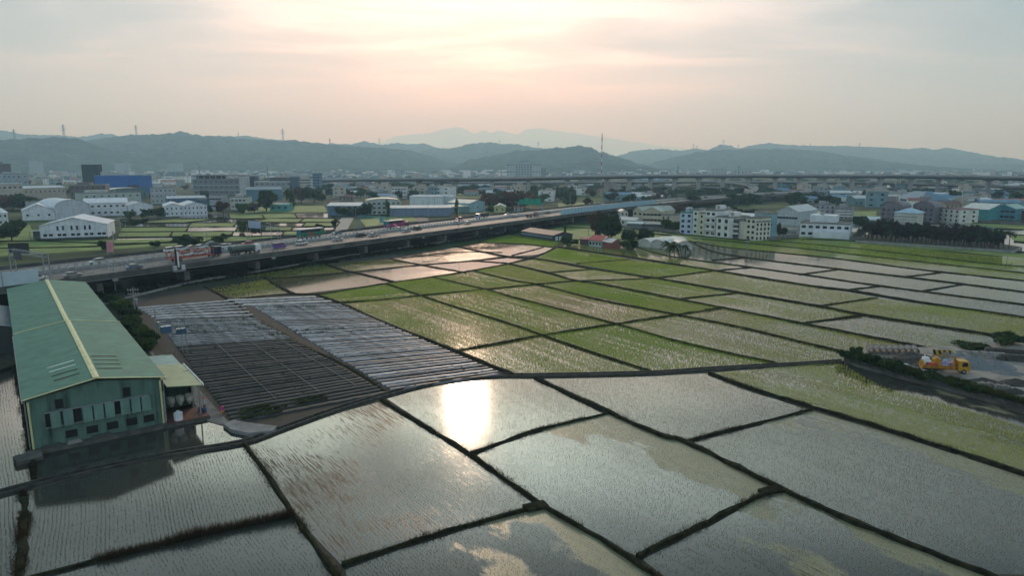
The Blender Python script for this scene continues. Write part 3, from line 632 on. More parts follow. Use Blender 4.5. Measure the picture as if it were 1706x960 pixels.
for k in range(4):
    yy = 3.6 + k * 2.4
    roofstrip(hw - 4.2 - .1 * k, hw - 1.4, yy, yy + .32, .05, .41).build('skylight', M_pale if k > 1 else M_rust, fac)
    roofstrip(hw + .6, hw + 3.4 + .1 * k, yy + .5, yy + .72, .05, .41).build('skylight', M_rust, fac)
M_dark = mat('dark_opening', (0.008, 0.009, 0.009), .6)
for x in (2.7, 9.9): MB().box(x, x + .85, -.04, .0, 4.9, 6.1).build('window', M_dark, fac)
for x in (4.0, 6.2, 8.4, 10.55, 12.55):
    w = MB().box(x - .62, x + .62, -.06, .0, 1.0, 1.95).build('window', M_dark, fac)
    MB().box(x - .72, x + .72, -.16, .0, .86, .98).build('sill', M_gwall, w)
bayx = [2.05, 3.35, 5.35, 6.55, 7.75, 9.45, 10.65, 11.85]
MB().box(1.5, 12.7, -.34, .0, 4.62, 4.74).box(1.5, 12.7, -.34, .0, 2.75, 2.85).build('shutter_rail', M_steel, fac)
for x in bayx: MB().box(x, x + 1.02, -.52, -.38, 2.72, 4.62).build('shutter', M_door, fac)
for x in (1.55, 4.45, 8.85): MB().box(x, x + .75, -.12, .0, 2.8, 4.6).build('window', M_dark, fac)
for x in (0.0, W_ - .2): MB().box(x - .06, x + .16, -.1, .0, 0, 6.3).build('corner_trim', M_cream, fac)
for k in range(9):
    yy = 4 + k * 10
    MB().box(W_ + .003, W_ + .08, yy, yy + 1.6, 3.2, 4.3).build('window', M_dark, fac)
for x in (-.25, W_ + .25):
    for yy in (.3, 12, 24, 36): MB().tube((x, yy, .1), (x, yy, EV - .2), .07, n=7).build('downpipe', M_steel, fac)
MB().tube((-OV - .02, -.4, EV - .05), (-OV - .02, MIDY, EV - .05), .11, n=7).build('gutter', M_steel, fac); MB().tube((W_ + OV + .02, -.4, EV - .05), (W_ + OV + .02, MIDY, EV - .05), .11, n=7).build('gutter', M_steel, fac)
# annex on the right side with lean-to roofs
M_yroof = corr('yellow_green_sheet', (0.33, 0.37, 0.22), 0.5, axis=1, rough=0.45, dirt=(.2, .24, .12)); M_bluer = corr('blue_grey_sheet', (0.26, 0.38, 0.36), .5, axis=1, rough=.45)
AX0, AX1 = W_ + .02, W_ + 4.6
def slab(name, x0, x1, y0, y1, z0, z1, m, th=.12, par=fac):
    return MB().add([(x0, y0, z0), (x1, y0, z1), (x1, y1, z1), (x0, y1, z0), (x0, y0, z0 + th), (x1, y0, z1 + th), (x1, y1, z1 + th), (x0, y1, z0 + th)],
               [(3, 2, 1, 0), (4, 5, 6, 7), (0, 1, 5, 4), (1, 2, 6, 5), (2, 3, 7, 6), (3, 0, 4, 7)]).build(name, m, par)
slab('annex_roof', AX0 + .5, AX1 + .3, -.6, 11.5, 5.35, 4.75, M_yroof); slab('annex_roof', AX0 + .5, AX1 + .1, 11.55, 18.5, 5.0, 4.7, M_bluer)
MB().box(AX1 + .3, AX1 + .42, -.6, 11.5, 4.7, 5.0).build('verge_trim', M_white, fac)
an = MB(); an.box(AX0, AX1, 7.0, 7.2, 0, 5.0).box(AX1 - .15, AX1, 4.5, 18.4, 0, 4.7).box(AX0, AX1, 18.2, 18.4, 0, 4.9); an.build('annex_wall', M_gwall, fac)
for x, y in ((AX1 - .15, 0.0), (AX1 - .15, 4.4), (AX0 + .1, 0.0)): MB().box(x - .08, x + .08, y - .08, y + .08, 0, 4.75).build('post', M_steel, fac)
for k in range(3):   # conical hoppers hanging inside the open annex
    cx_ = AX0 + 1.2 + k * 1.15; mb = MB(); mb.tube((cx_, 1.6, 3.2), (cx_, 1.6, 2.5), .52, .5, n=14, cap=False); mb.tube((cx_, 1.6, 2.5), (cx_, 1.6, 1.85), .5, .12, n=14); mb.build('hopper', mat('worn_pale_plastic', (.32, .32, .28), .6, scale=2, var=.4), fac)
# plinth and wharf in front
M_plinth = mat('stained_plinth', (.05, .05, .045), .9, scale=.8, col2=(.13, .125, .11))
pl = empty('concrete_plinth', (*FL, 0), fa, 'stained concrete apron along the water in front of the green factory', 'concrete apron')
mb = MB(); mb.box(-.6, W_ + 5.4, -1.1, -.003, -.02, .42); mb.build('apron_slab', M_plinth, pl)
mb = MB(); mb.box(W_ + .2, W_ + 5.3, -1.0, 3.6, .425, .52); mb.build('annex_floor', mat('red_floor', (.10, .035, .03), .8, scale=1.2), pl)
M_plast = mat('white_plastic', (.62, .64, .66), .45)
tk = empty('water_tank', (*(FL + Vector((math.cos(fa) * (AX0 + 1.6) + math.sin(fa) * .2, math.sin(fa) * (AX0 + 1.6) - math.cos(fa) * .2))), .52), fa, 'squat white plastic water tank on the annex floor of the green factory', 'water tank')
b = MB(); b.tube((0, 0, 0), (0, 0, 1.0), .55, n=18); b.tube((0, 0, 1.0), (0, 0, 1.18), .55, .2, n=18); b.build('tank_body', M_plast, tk); MB().tube((0, 0, 1.16), (0, 0, 1.28), .2, n=12).build('lid', M_plast, tk)
def floc(x, y): return FL + Vector((math.cos(fa) * x - math.sin(fa) * y, math.sin(fa) * x + math.cos(fa) * y))
for k, (x, w_, lab) in enumerate(((.8, 2.2, 'long low heap of dark planks at the left end of the factory apron'), (3.4, 1.6, 'short stack of pale boards on the factory apron'), (6.0, 2.3, 'low dark crate against the factory wall under the middle windows'))):
    p = floc(x, -.55); c = empty('board_pile' if k < 2 else 'crate', (*p, .42), fa, lab, 'boards' if k < 2 else 'crate')
    b = MB()
    for j in range(4): b.box(0 + j * .05, w_ - j * .09, -.3, .3, j * .09, j * .09 + .075, rz=.03 * (j % 2))
    b.build('boards', M_conc if k == 1 else M_dconc, c)
# outfall culvert
cv = P2(48, 768); c = empty('culvert', (*cv, 0), fa + .1, 'round ended concrete outfall beside the factory corner over the canal', 'culvert')
b = MB(); b.xprism([(-.9, 0), (.9, 0), (.9, .5), (.45, .85), (-.45, .85), (-.9, .5)], -1.3, 1.3, axis='x'); b.build('culvert_body', M_plinth, c); MB().box(-1.4, -1.303, -.55, .55, .05, .7).build('culvert_mouth', M_dark, c)
# second grey shed cut by the left edge
gs = empty('grey_shed', (*P2(-75, 600), 0), fa, 'grey metal shed cut off by the left picture edge behind the green factory', 'shed')
b = MB(); b.xprism([(0, 0), (9, 0), (9, 4.6), (4.5, 5.8), (0, 4.6)], 0, 22); b.build('wall', mat('slate_wall', (.045, .055, .055), .6), gs)
for s in (0, 1):
    x0, x1, z0, z1 = (-.4, 4.5, 4.6, 5.95) if s == 0 else (4.5, 9.4, 5.95, 4.6)
    slab('roof', x0, x1, -.4, 22.4, z0, z1, corr('slate_roof', (.17, .20, .22), .5, axis=1), par=gs)
# path and bits beside the annex
mb = MB(); mb.prism([tuple(P2(*p)) for p in [(186, 488), (205, 500), (262, 600), (330, 648), (390, 715), (345, 703), (300, 640), (240, 580)]][::-1], 0.02, .10); tag(mb.build('factory_lane', mat('pale_dust', (.10, .10, .10), .95, scale=.5, col2=(.19, .19, .18))), kind='structure')
mb = MB(); sp = [tuple(P2(*p)) for p in [(372, 712), (390, 706), (425, 712), (462, 716), (455, 724), (415, 728), (385, 722)]]; mb.prism(sp, 0.02, .5)
tag(mb.build('concrete_slab', mat('worn_slab', (.13, .13, .13), .9, scale=.6, col2=(.25, .25, .25))), 'irregular worn pale concrete slab by the canal below the dark vegetable plot', 'concrete slab')
for (x, y, c_, lab) in ((341, 692, (.03, .06, .14), 'blue plastic drum on the lane beside the factory annex'), (335, 690, (.05, .06, .06), 'dark drum behind the blue drum beside the factory annex')):
    o = empty('drum', (*P2(x, y), .1), 0, lab, 'drum'); b = MB()
    for z, r0, r1 in ((0, .27, .3), (.2, .3, .3), (.6, .3, .3), (.8, .3, .27)): b.tube((0, 0, z), (0, 0, z + .2 if z != .2 else .6), r0, r1, n=14, cap=True)
    b.build('drum_body', paint('drum_' + str(x), c_, .4), o); MB().tube((0, 0, 1.0), (0, 0, 1.04), .2, n=12).build('lid', M_tyre, o)

# ------------------------------------------------------------------ elevated motorway
ZD = 5.5
NEARPX = [(-120, 500, 6.4), (85, 468, 6.4), (400, 429, 6.4), (700, 388.5, 6.4), (900, 363, 6.4), (1000, 349.5, 6.4)]
near_pts = [G(x, y, z).to_2d() for x, y, z in NEARPX]
hd = (near_pts[4] - near_pts[1]).normalized()
# straight stretch, then a right-hand bend to the interchange
A0 = near_pts[1] - hd * 160; straight = [A0 + hd * (i * 25) for i in range(0, 18)]
p = straight[-1]; d = hd.copy(); bend = []
for i in range(34):
    ang_ = -rad(1.15 if i > 1 else .3); d = Vector((d.x * math.cos(ang_) - d.y * math.sin(ang_), d.x * math.sin(ang_) + d.y * math.cos(ang_))); p = p + d * 25; bend.append(p.copy())
NE = straight + bend                                      # near edge of the deck
def off(o): return offset(NE, o)
HWW = 38.0
def sweep(name, lanes, m, z0=0.0, parent=None, idx=None, n0=0, n1=None):
    """lanes: closed profile [(offset, z)] swept along the motorway edge"""
    n1 = n1 or len(NE); mb = MB(); O = [off(a)[n0:n1] for a, _ in lanes]; k = len(lanes)
    vs = [(*O[j][i], lanes[j][1] + z0) for i in range(len(O[0])) for j in range(k)]
    fs = [(k * i + j, k * i + (j + 1) % k, k * (i + 1) + (j + 1) % k, k * (i + 1) + j) for i in range(len(O[0]) - 1) for j in range(k)]
    fs += [tuple(range(k))[::-1], tuple(k * (len(O[0]) - 1) + j for j in range(k))]
    mb.add(vs, fs); return mb.build(name, m, parent)
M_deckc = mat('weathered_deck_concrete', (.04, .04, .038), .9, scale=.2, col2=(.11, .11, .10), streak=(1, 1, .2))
via = empty('motorway_viaduct', (0, 0, 0), 0, 'long multi lane motorway viaduct running from the lower left to the upper centre', 'viaduct')
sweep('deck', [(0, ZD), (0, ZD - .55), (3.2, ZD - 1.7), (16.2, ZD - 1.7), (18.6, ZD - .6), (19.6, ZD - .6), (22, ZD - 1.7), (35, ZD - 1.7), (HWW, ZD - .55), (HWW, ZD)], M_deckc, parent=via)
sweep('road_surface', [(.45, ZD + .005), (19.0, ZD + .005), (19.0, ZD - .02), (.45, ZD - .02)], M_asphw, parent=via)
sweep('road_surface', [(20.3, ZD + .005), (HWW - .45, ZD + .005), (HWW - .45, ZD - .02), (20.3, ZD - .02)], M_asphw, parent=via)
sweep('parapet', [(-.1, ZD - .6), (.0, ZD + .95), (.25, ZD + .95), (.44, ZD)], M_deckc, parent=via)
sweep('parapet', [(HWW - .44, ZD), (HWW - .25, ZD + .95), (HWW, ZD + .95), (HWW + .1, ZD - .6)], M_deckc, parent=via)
sweep('kerb_line', [(-.14, ZD - .62), (-.14, ZD - .5), (-.10, ZD - .5), (-.10, ZD - .62)], M_conc, parent=via)
sweep('median_barrier', [(19.1, ZD), (19.35, ZD + .9), (19.95, ZD + .9), (20.2, ZD)], M_conc, parent=via)
# glare screen panels on the median, posts of the rail
M_pan = mat('glare_panel', (.50, .52, .52), .5)
gp = MB(); cen = off(19.65); acc = 0
for i in range(len(cen) - 1):
    a, b = cen[i], cen[i + 1]; l = (b - a).length; d_ = (b - a) / l; nn = Vector((-d_.y, d_.x)); k = int(l / 2.0)
    for j in range(k):
        p = a + d_ * (j + .5) * l / k; s = .62; q0 = p - d_ * s; q1 = p + d_ * s; w_ = nn * .04
        gp.add([(*(q0 - w_), ZD + .9), (*(q1 - w_), ZD + .9), (*(q1 + w_), ZD + .9), (*(q0 + w_), ZD + .9), (*(q0 - w_), ZD + 1.75), (*(q1 - w_), ZD + 1.75), (*(q1 + w_), ZD + 1.75), (*(q0 + w_), ZD + 1.75)],
               [(0, 1, 5, 4), (1, 2, 6, 5), (2, 3, 7, 6), (3, 0, 4, 7), (4, 5, 6, 7)])
gs_ = gp.build('glare_screen', M_pan, via); tag(gs_, 'row of pale rectangular anti glare panels along the middle of the motorway', kind='stuff')
# lane paint
def dashes(o, solid=False, w=.18):
    c0 = off(o - w / 2); c1 = off(o + w / 2); mb = MB()
    for i in range(len(c0) - 1):
        k = 1 if solid else 3
        for j in range(k):
            t0, t1 = (0, 1) if solid else (j / k, j / k + .16)
            a, b = c0[i].lerp(c0[i + 1], t0), c0[i].lerp(c0[i + 1], t1); c_, e_ = c1[i].lerp(c1[i + 1], t1), c1[i].lerp(c1[i + 1], t0)
            mb.add([(*a, ZD + .010), (*b, ZD + .010), (*c_, ZD + .010), (*e_, ZD + .010)], [(3, 2, 1, 0)])
    for v in (0,): o_ = mb.build('lane_marking', M_paint, via)
    return o_
for o_ in (2.6, 17.6, 21.6, 35.6): dashes(o_, True, .22)
for o_ in (6.4, 10.1, 13.9, 25.2, 28.8, 32.2): dashes(o_)
# piers every 25 m
for i in range(3, 22):
    a = straight[i] if i < len(straight) else bend[i - len(straight)]
    for o_ in (9.8, 28.5):
        c_ = off(o_)[i]; d_ = (NE[i + 1] - NE[i]).normalized(); th = math.atan2(d_.y, d_.x)
        p_ = empty('pier', (*c_, 0), th); p_.parent = via
        MB().box(-.8, .8, -2.0, 2.0, 0, ZD - 2.4).build('column', M_conc, p_)
        MB().add([(-1, -2.2, ZD - 2.6), (1, -2.2, ZD - 2.6), (1, 2.2, ZD - 2.6), (-1, 2.2, ZD - 2.6), (-1, -7, ZD - 1.72), (1, -7, ZD - 1.72), (1, 7, ZD - 1.72), (-1, 7, ZD - 1.72)],
               [(3, 2, 1, 0), (4, 5, 6, 7), (0, 1, 5, 4), (1, 2, 6, 5), (2, 3, 7, 6), (3, 0, 4, 7)]).build('crosshead', M_conc, p_)
# drain pipes and boxes hung on the near side
for i in (4, 7, 9, 12, 14):
    a = NE[i]; th = math.atan2(hd.y, hd.x); p_ = MB().box(-.7, .7, -.35, .0, 0, .6).build('bracket_box', M_conc, via); p_.location = (a.x, a.y, ZD - 1.3); p_.rotation_euler = (0, 0, th)
# frontage road below
FRD = [P2(*p) for p in [(120, 515), (300, 471), (420, 452), (560, 427), (700, 407), (850, 384), (945, 368)]]
def flat_road(pts, w, name, m, z=.06):
    a, b = offset(pts, w / 2), offset(pts, -w / 2); n = len(pts)
    mb = MB(); mb.add([(*p, z) for p in a] + [(*p, z) for p in b] + [(*p, z - .1) for p in a] + [(*p, z - .1) for p in b],
        [(i, n + i, n + i + 1, i + 1) for i in range(n - 1)] + [(i, i + 1, 2 * n + i + 1, 2 * n + i) for i in range(n - 1)] + [(n + i, 3 * n + i, 3 * n + i + 1, n + i + 1) for i in range(n - 1)])
    o = mb.build(name, m); o.data.flip_normals() if o.data.polygons[0].normal.z < 0 else None
    return tag(o, kind='structure')
flat_road(smooth(FRD), 7.0, 'frontage_road', M_asph, .12)
ribbon(offset(smooth(FRD), -3.9), .35, .55, 'road_kerb', M_conc, jit=.02, top=.9, step=8)
# far side service road and fields kerbs
flat_road(smooth([p for p in off(HWW + 9)[4:30:3]]), 7.5, 'service_road', M_asph, .12)
flat_road([P2(*p) for p in [(560, 392), (572, 374), (580, 362)]], 8, 'side_road', mat('pale_road', (.22, .22, .22), .8), .16)
flat_road(smooth([P2(*p) for p in [(580, 363), (640, 357), (690, 359), (705, 368), (700, 372)]]), 7, 'side_road', M_asph, .2)

# ------------------------------------------------------------------ vehicles
M_lamp_r = mat('tail_lamp', (.35, .01, .01), .3); M_lamp_w = mat('head_lamp', (.7, .7, .68), .2)
def make_car(label, col, kind='sedan', name='car', cat='car', group=None):
    r = empty(name, (0, 0, 0), 0, label, cat, group); L_, W2 = (4.6, .9) if kind != 'van' else (4.9, .92)
    cm = paint('car_%02d%02d%02d' % tuple(int(99 * x) for x in col), col)
    if kind == 'sedan': prof = [(-2.25, .35), (-2.3, .75), (-1.75, .98), (1.0, .95), (1.95, .82), (2.28, .62), (2.28, .32)]; gl = [(-1.85, .97), (-1.1, 1.42), (.25, 1.42), (1.1, .94)]
    elif kind == 'suv': prof = [(-2.25, .4), (-2.3, .9), (-2.1, 1.08), (1.0, 1.06), (2.0, .96), (2.3, .75), (2.3, .36)]; gl = [(-2.15, 1.07), (-1.85, 1.68), (.3, 1.68), (1.15, 1.05)]
    else: prof = [(-2.4, .4), (-2.45, 1.1), (1.6, 1.1), (2.2, .95), (2.4, .7), (2.4, .36)]; gl = [(-2.42, 1.1), (-2.3, 1.9), (1.0, 1.9), (1.75, 1.08)]
    def loft(pf, ws, nm, m, par):
        b = MB(); n = len(pf)
        for s in (1,):
            vs = [(x, -w, z) for (x, z), w in zip(pf, ws)] + [(x, w, z) for (x, z), w in zip(pf, ws)]
            b.add(vs, [tuple(range(n)), tuple(range(n, 2 * n))[::-1]] + [(i, n + i, n + (i + 1) % n, (i + 1) % n) for i in range(n)])
        return b.build(nm, m, par)
    body = loft(prof, [W2 - (.1 if i in (0, len(prof) - 1) else 0) for i in range(len(prof))], 'body', cm, r)
    bv = body.modifiers.new('b', 'BEVEL'); bv.width = .1; bv.segments = 2
    g_ = loft(gl, [W2 - .06, W2 - .2, W2 - .2, W2 - .06], 'windows', M_glass, r)
    zt = gl[1][1]; x0, x1 = gl[1][0], gl[2][0]
    MB().box(x0 + .02, x1 - .02, -W2 + .21, W2 - .21, zt, zt + .035).build('roof', cm, r)
    wb = 1.38
    for x in (-wb, wb):
        for y in (-1, 1):
            w = MB().tube((x, y * (W2 - .2), .32), (x, y * (W2 + .02), .32), .32, n=14).build('wheel', M_tyre, r)
            MB().tube((x, y * (W2 - .0), .32), (x, y * (W2 + .035), .32), .19, n=10).build('rim', M_steel, w)
    for y in (-1, 1):
        MB().box(2.24, 2.31, y * .6 - .17, y * .6 + .17, .58, .72).build('headlight', M_lamp_w, r)
        MB().box(-2.36 if kind == 'sedan' else -2.42, -2.25, y * .65 - .13, y * .65 + .13, .72, .88).build('tail_light', M_lamp_r, r)
    return r
hang = math.atan2(hd.y, hd.x)
def heading(p):
    best = min(range(len(NE) - 1), key=lambda i: (NE[i] - p).length); d = (NE[min(best + 1, len(NE) - 1)] - NE[best]).normalized(); return math.atan2(d.y, d.x)
def put(o, px, py, z=ZD + .012, rev=False):
    p = G(px, py, z); o.location = p; o.rotation_euler = (0, 0, heading(p.to_2d()) + (math.pi if rev else 0)); return o
GRP = 'cars driving along the motorway'
WHITE, SILV, BLK, BLU, RED, DGREY = (.75, .75, .74), (.42, .44, .46), (.015, .015, .018), (.06, .10, .22), (.35, .02, .03), (.09, .10, .11)
CARS = [ # px, py (wheels), colour, kind, away?, label
 (62, 468, WHITE, 'suv', 0, 'white car half hidden behind the white panel wall at the far left'),
 (121, 462, (.30, .27, .28), 'sedan', 0, 'dusky silver saloon on the near lanes just above the green factory roof'),
 (224, 448, (.12, .17, .27), 'sedan', 0, 'slate blue saloon following the red car transporter on the near lanes'),
 (162, 440, (.30, .33, .33), 'suv', 1, 'pale and dark car passing close to the median above the factory'),
 (371, 414.5, WHITE, 'suv', 1, 'white car beyond the median above the transporter cab, left one of the pair'),
 (381, 413, (.7, .7, .72), 'sedan', 1, 'white saloon beyond the median above the transporter cab, right one of the pair'),
 (412, 409.5, RED, 'suv', 1, 'red vehicle seen beyond the median behind the grey tank truck'),
 (503, 408, WHITE, 'suv', 0, 'white car to the right of the purple van'),
 (563, 401.5, SILV, 'sedan', 0, 'silver grey saloon in the middle lane between the white car and the black car'),
 (561, 390.5, (.07, .16, .24), 'sedan', 1, 'dark blue saloon on the far carriageway to the right of the green coach'),
 (602, 394.5, BLK, 'suv', 0, 'black off road car in the near lanes beside a silver saloon'),
 (621, 394, SILV, 'sedan', 0, 'silver saloon just right of the black off road car'),
 (666, 384.5, (.70, .72, .70), 'suv', 0, 'white estate below the magenta coach'),
 (677, 387, (.33, .38, .45), 'sedan', 0, 'blue grey saloon close behind the black car below the magenta coach'),
 (696, 383, (.03, .035, .03), 'suv', 0, 'black car in the near lanes right of the magenta coach'),
 (676, 375.5, (.16, .03, .07), 'suv', 1, 'dark red car directly right of the magenta coach'),
 (765, 367, (.30, .05, .07), 'suv', 1, 'red car on the far carriageway above the white car'),
 (763, 373.5, WHITE, 'suv', 0, 'white car in the near lanes under the red car'),
 (779, 373.5, (.5, .5, .52), 'sedan', 0, 'small silver car to the right of the white car under the red car'),
 (845, 359.5, WHITE, 'sedan', 1, 'white saloon on the far carriageway between the blue lorry and the silver car'),
 (856, 362.5, SILV, 'sedan', 0, 'silver car behind the brown flatbed on the near lanes'),
 (913, 356, (.16, .18, .18), 'sedan', 0, 'dark grey car ahead of the brown flatbed on the near lanes'),
]
for px, py, col, kd, rev, lab in CARS: put(make_car(lab, col, kd, group=GRP), px, py, rev=bool(rev))
pv = put(make_car('boxy purple van on the near lanes to the right of the tank truck', (.20, .06, .42), 'van', 'van', 'van'), 466, 413.5)
FAR = [(995, 341), (1004, 341.5), (1024, 342), (1035, 340), (1053, 338), (1064, 336.5), (1074, 341), (1083, 334.5), (1092, 337), (1100, 338.5), (1116, 334), (1130, 333), (1145, 335), (1160, 331), (1176, 330)]
FC = [DGREY, WHITE, SILV, BLK, WHITE, (.3, .3, .32), BLU, (.05, .05, .06), SILV, WHITE, DGREY, WHITE, SILV, WHITE, BLK]
near_d = min
for k, (px, py) in enumerate(FAR):
    o = make_car(f'tiny distant car beyond the blue noise barrier, {nth(k + 1)} from the left in that queue', FC[k], ('sedan', 'suv')[k % 2], group='distant cars towards the interchange'); put(o, px, py)
def wheels(r, xs, w, rad_=.5, y0=None, nm='wheel'):
    for x in xs:
        for s in (-1, 1):
            o = MB().tube((x, s * (w - .3), rad_), (x, s * w, rad_), rad_, n=14).build(nm, M_tyre, r); MB().tube((x, s * w, rad_), (x, s * (w + .03), rad_), rad_ * .5, n=10).build('rim', M_steel, o)
def make_bus(label, body, roof, accent, glass=(.05, .2, .25)):
    r = empty('coach', (0, 0, 0), 0, label, 'coach', 'coaches on the far carriageway'); bm_ = paint('bus%02d' % int(99 * body[0]) + label[:5], body)
    o = MB().box(-5.9, 5.9, -1.25, 1.25, .38, 2.0).box(-5.9, -4.2, -1.247, 1.247, 2.0, 3.3).build('body', bm_, r); bv = o.modifiers.new('b', 'BEVEL'); bv.width = .12; bv.segments = 2
    MB().box(-4.2, 5.86, -1.2, 1.2, 2.0, 3.15).build('side_glass', M_glass, r)
    MB().box(-5.9, 5.9, -1.26, 1.26, 3.18, 3.42).build('roof', paint('bus_roof', roof), r)
    MB().box(5.87, 5.95, -1.12, 1.12, 1.3, 3.1).build('windscreen', mat('teal_glass', glass, .1, spec=.9), r)
    b = MB()
    for s in (-1, 1): b.xprism([(-1.5, .5), (.2, .5), (2.4, 1.95), (1.2, 1.95)], s * 1.255, s * 1.275)
    b.build('livery_stripe', paint('accent' + label[:5], accent), r)
    wheels(r, (-3.6, 3.4), 1.26, .5)
    for s in (-1, 1): MB().box(5.88, 5.97, s * .9 - .2, s * .9 + .2, .6, .85).build('headlight', M_lamp_w, r)
    return r
put(make_bus('green coach with white roof and red flash on the far carriageway', (.015, .16, .10), (.75, .75, .75), (.5, .03, .03)), 517, 394.5, rev=True)
put(make_bus('magenta coach with pale roof on the far carriageway', (.34, .015, .13), (.6, .68, .7), (.75, .35, .5)), 657, 379, rev=True)
# car transporter
tr = empty('car_transporter', (0, 0, 0), 0, 'red framed car transporter with dark blue cab loaded with two decks of cars', 'car transporter')
M_redf = paint('red_frame', (.50, .035, .015)); M_cab = paint('navy_cab', (.015, .02, .06))
o = MB().xprism([(6.2, .6), (8.6, .6), (8.6, 1.9), (8.35, 3.1), (6.2, 3.2)], -1.2, 1.2).build('cab', M_cab, tr); bv = o.modifiers.new('b', 'BEVEL'); bv.width = .12
MB().box(8.45, 8.66, -1.05, 1.05, 1.9, 2.9, ).build('windscreen', M_glass, tr)
for s in (-1, 1): MB().box(7.2, 8.2, s * 1.21 - .02, s * 1.21 + .02, 1.95, 2.8).build('side_window', M_glass, tr)
b = MB()
for s in (-1, 1):
    b.box(-8.6, 6.0, s * 1.25 - .06, s * 1.25 + .06, .8, 1.0); b.box(-8.8, 5.8, s * 1.25 - .06, s * 1.25 + .06, 2.62, 2.75)
    for x in (-8.3, -4.6, -.8, 2.6, 5.6): b.box(x, x + .12, s * 1.25 - .06, s * 1.25 + .06, 1.0, 2.62)
    for x in (-8.3, -.8): b.tube((x, s * 1.25, 1.0), (x + 3.2, s * 1.25, 2.6), .07, n=6)
for x in np.arange(-8.4, 6, 1.0): b.box(x, x + .12, -1.14, 1.14, .8, .95); b.box(x, x + .12, -1.14, 1.14, 2.6, 2.7)
b.build('frame', M_redf, tr); wheels(tr, (-6.6, -5.4, 5.6, 7.6), 1.25, .48); put(tr, 325, 431)
tp, ta = tr.location.copy(), tr.rotation_euler.z
LOAD = [(-7.2, 2.78, WHITE, 'suv', 'white car at the rear end of the transporter upper deck'), (-4.2, 2.78, (.6, .6, .6), 'suv', 'second car from the rear on the transporter upper deck, white'),
        (-.9, 2.78, (.42, .25, .23), 'sedan', 'dull red saloon in the middle of the transporter upper deck'), (2.2, 2.78, (.65, .7, .72), 'sedan', 'pale saloon ahead of the dull red one on the transporter upper deck'), (6.4, 3.35, (.10, .15, .17), 'sedan', 'dark saloon carried over the transporter cab'),
        (-2.6, 1.02, WHITE, 'sedan', 'rear white car on the transporter lower deck'), (1.7, 1.02, (.7, .72, .75), 'sedan', 'front white car on the transporter lower deck'), (4.3, 1.5, (.35, .2, .18), 'sedan', 'reddish car tucked behind the transporter cab')]
for x, z, c_, kd, lab in LOAD[:7]:
    o = make_car(lab, c_, kd, group='cars loaded on the transporter'); o.location = tp + Vector((math.cos(ta) * x, math.sin(ta) * x, z)); o.rotation_euler = (0, rad(-3 if z < 3 else 2), ta)
# tank truck
tt_ = empty('tank_truck', (0, 0, 0), 0, 'long grey green tank truck with white cab ahead of the transporter', 'truck')
MB().box(-5.6, 5.3, -.5, .5, .6, .9).build('chassis', M_tyre, tt_)
b = MB(); b.xprism([(1.05 * math.cos(t), 1.95 + 1.0 * math.sin(t)) for t in [2 * math.pi * i / 14 for i in range(14)]], -5.6, 2.9, axis='x')
for x in (-3.5, -1.3, .9): b.xprism([(1.12 * math.cos(t), 1.95 + 1.07 * math.sin(t)) for t in [2 * math.pi * i / 14 for i in range(14)]], x, x + .12, axis='x')
b.build('tank', mat('tank_green', (.09, .125, .11), .45), tt_)
o = MB().xprism([(3.3, .55), (5.4, .55), (5.4, 1.7), (5.05, 2.8), (3.3, 2.85)], -1.18, 1.18).build('cab', paint('cab_white', WHITE), tt_); bv = o.modifiers.new('b', 'BEVEL'); bv.width = .1
MB().box(5.3, 5.43, -1.0, 1.0, 1.65, 2.5).build('windscreen', M_glass, tt_); wheels(tt_, (-4.4, -3.2, 1.0, 4.3), 1.2, .48); put(tt_, 409, 422.5)
# blue and white lorry with a dark load, far carriageway
lo = empty('lorry', (0, 0, 0), 0, 'white and blue lorry with a dark load on the far carriageway', 'lorry')
MB().xprism([(3.0, .5), (5.0, .5), (5.0, 1.6), (4.6, 2.6), (3.0, 2.7)], -1.15, 1.15).build('cab', paint('lorry_blue', (.35, .42, .6)), lo); MB().box(4.92, 5.03, -1, 1, 1.5, 2.4).build('windscreen', M_glass, lo)
MB().box(-5, 2.8, -1.2, 1.2, .9, 2.9).build('cargo_box', mat('dark_tarp', (.03, .03, .035), .7), lo); wheels(lo, (-3.6, 3.8), 1.2, .48); put(lo, 803, 363.5, rev=True)
fb = empty('flatbed_truck', (0, 0, 0), 0, 'brown flatbed truck with low load on the near lanes at the upper middle', 'truck')
MB().xprism([(3.4, .5), (5.2, .5), (5.2, 1.6), (4.9, 2.5), (3.4, 2.6)], -1.15, 1.15).build('cab', paint('fb_cab', (.28, .26, .25)), fb); MB().box(5.12, 5.23, -1, 1, 1.5, 2.3).build('windscreen', M_glass, fb)
MB().box(-5.6, 3.2, -1.2, 1.2, .9, 1.2).build('flatbed', M_dconc, fb); MB().box(-5.2, 2.8, -.9, .9, 1.2, 1.7).build('load', mat('rust_load', (.16, .07, .05), .8), fb); wheels(fb, (-4.2, -3, 4.2), 1.2, .46); put(fb, 887, 361.5)

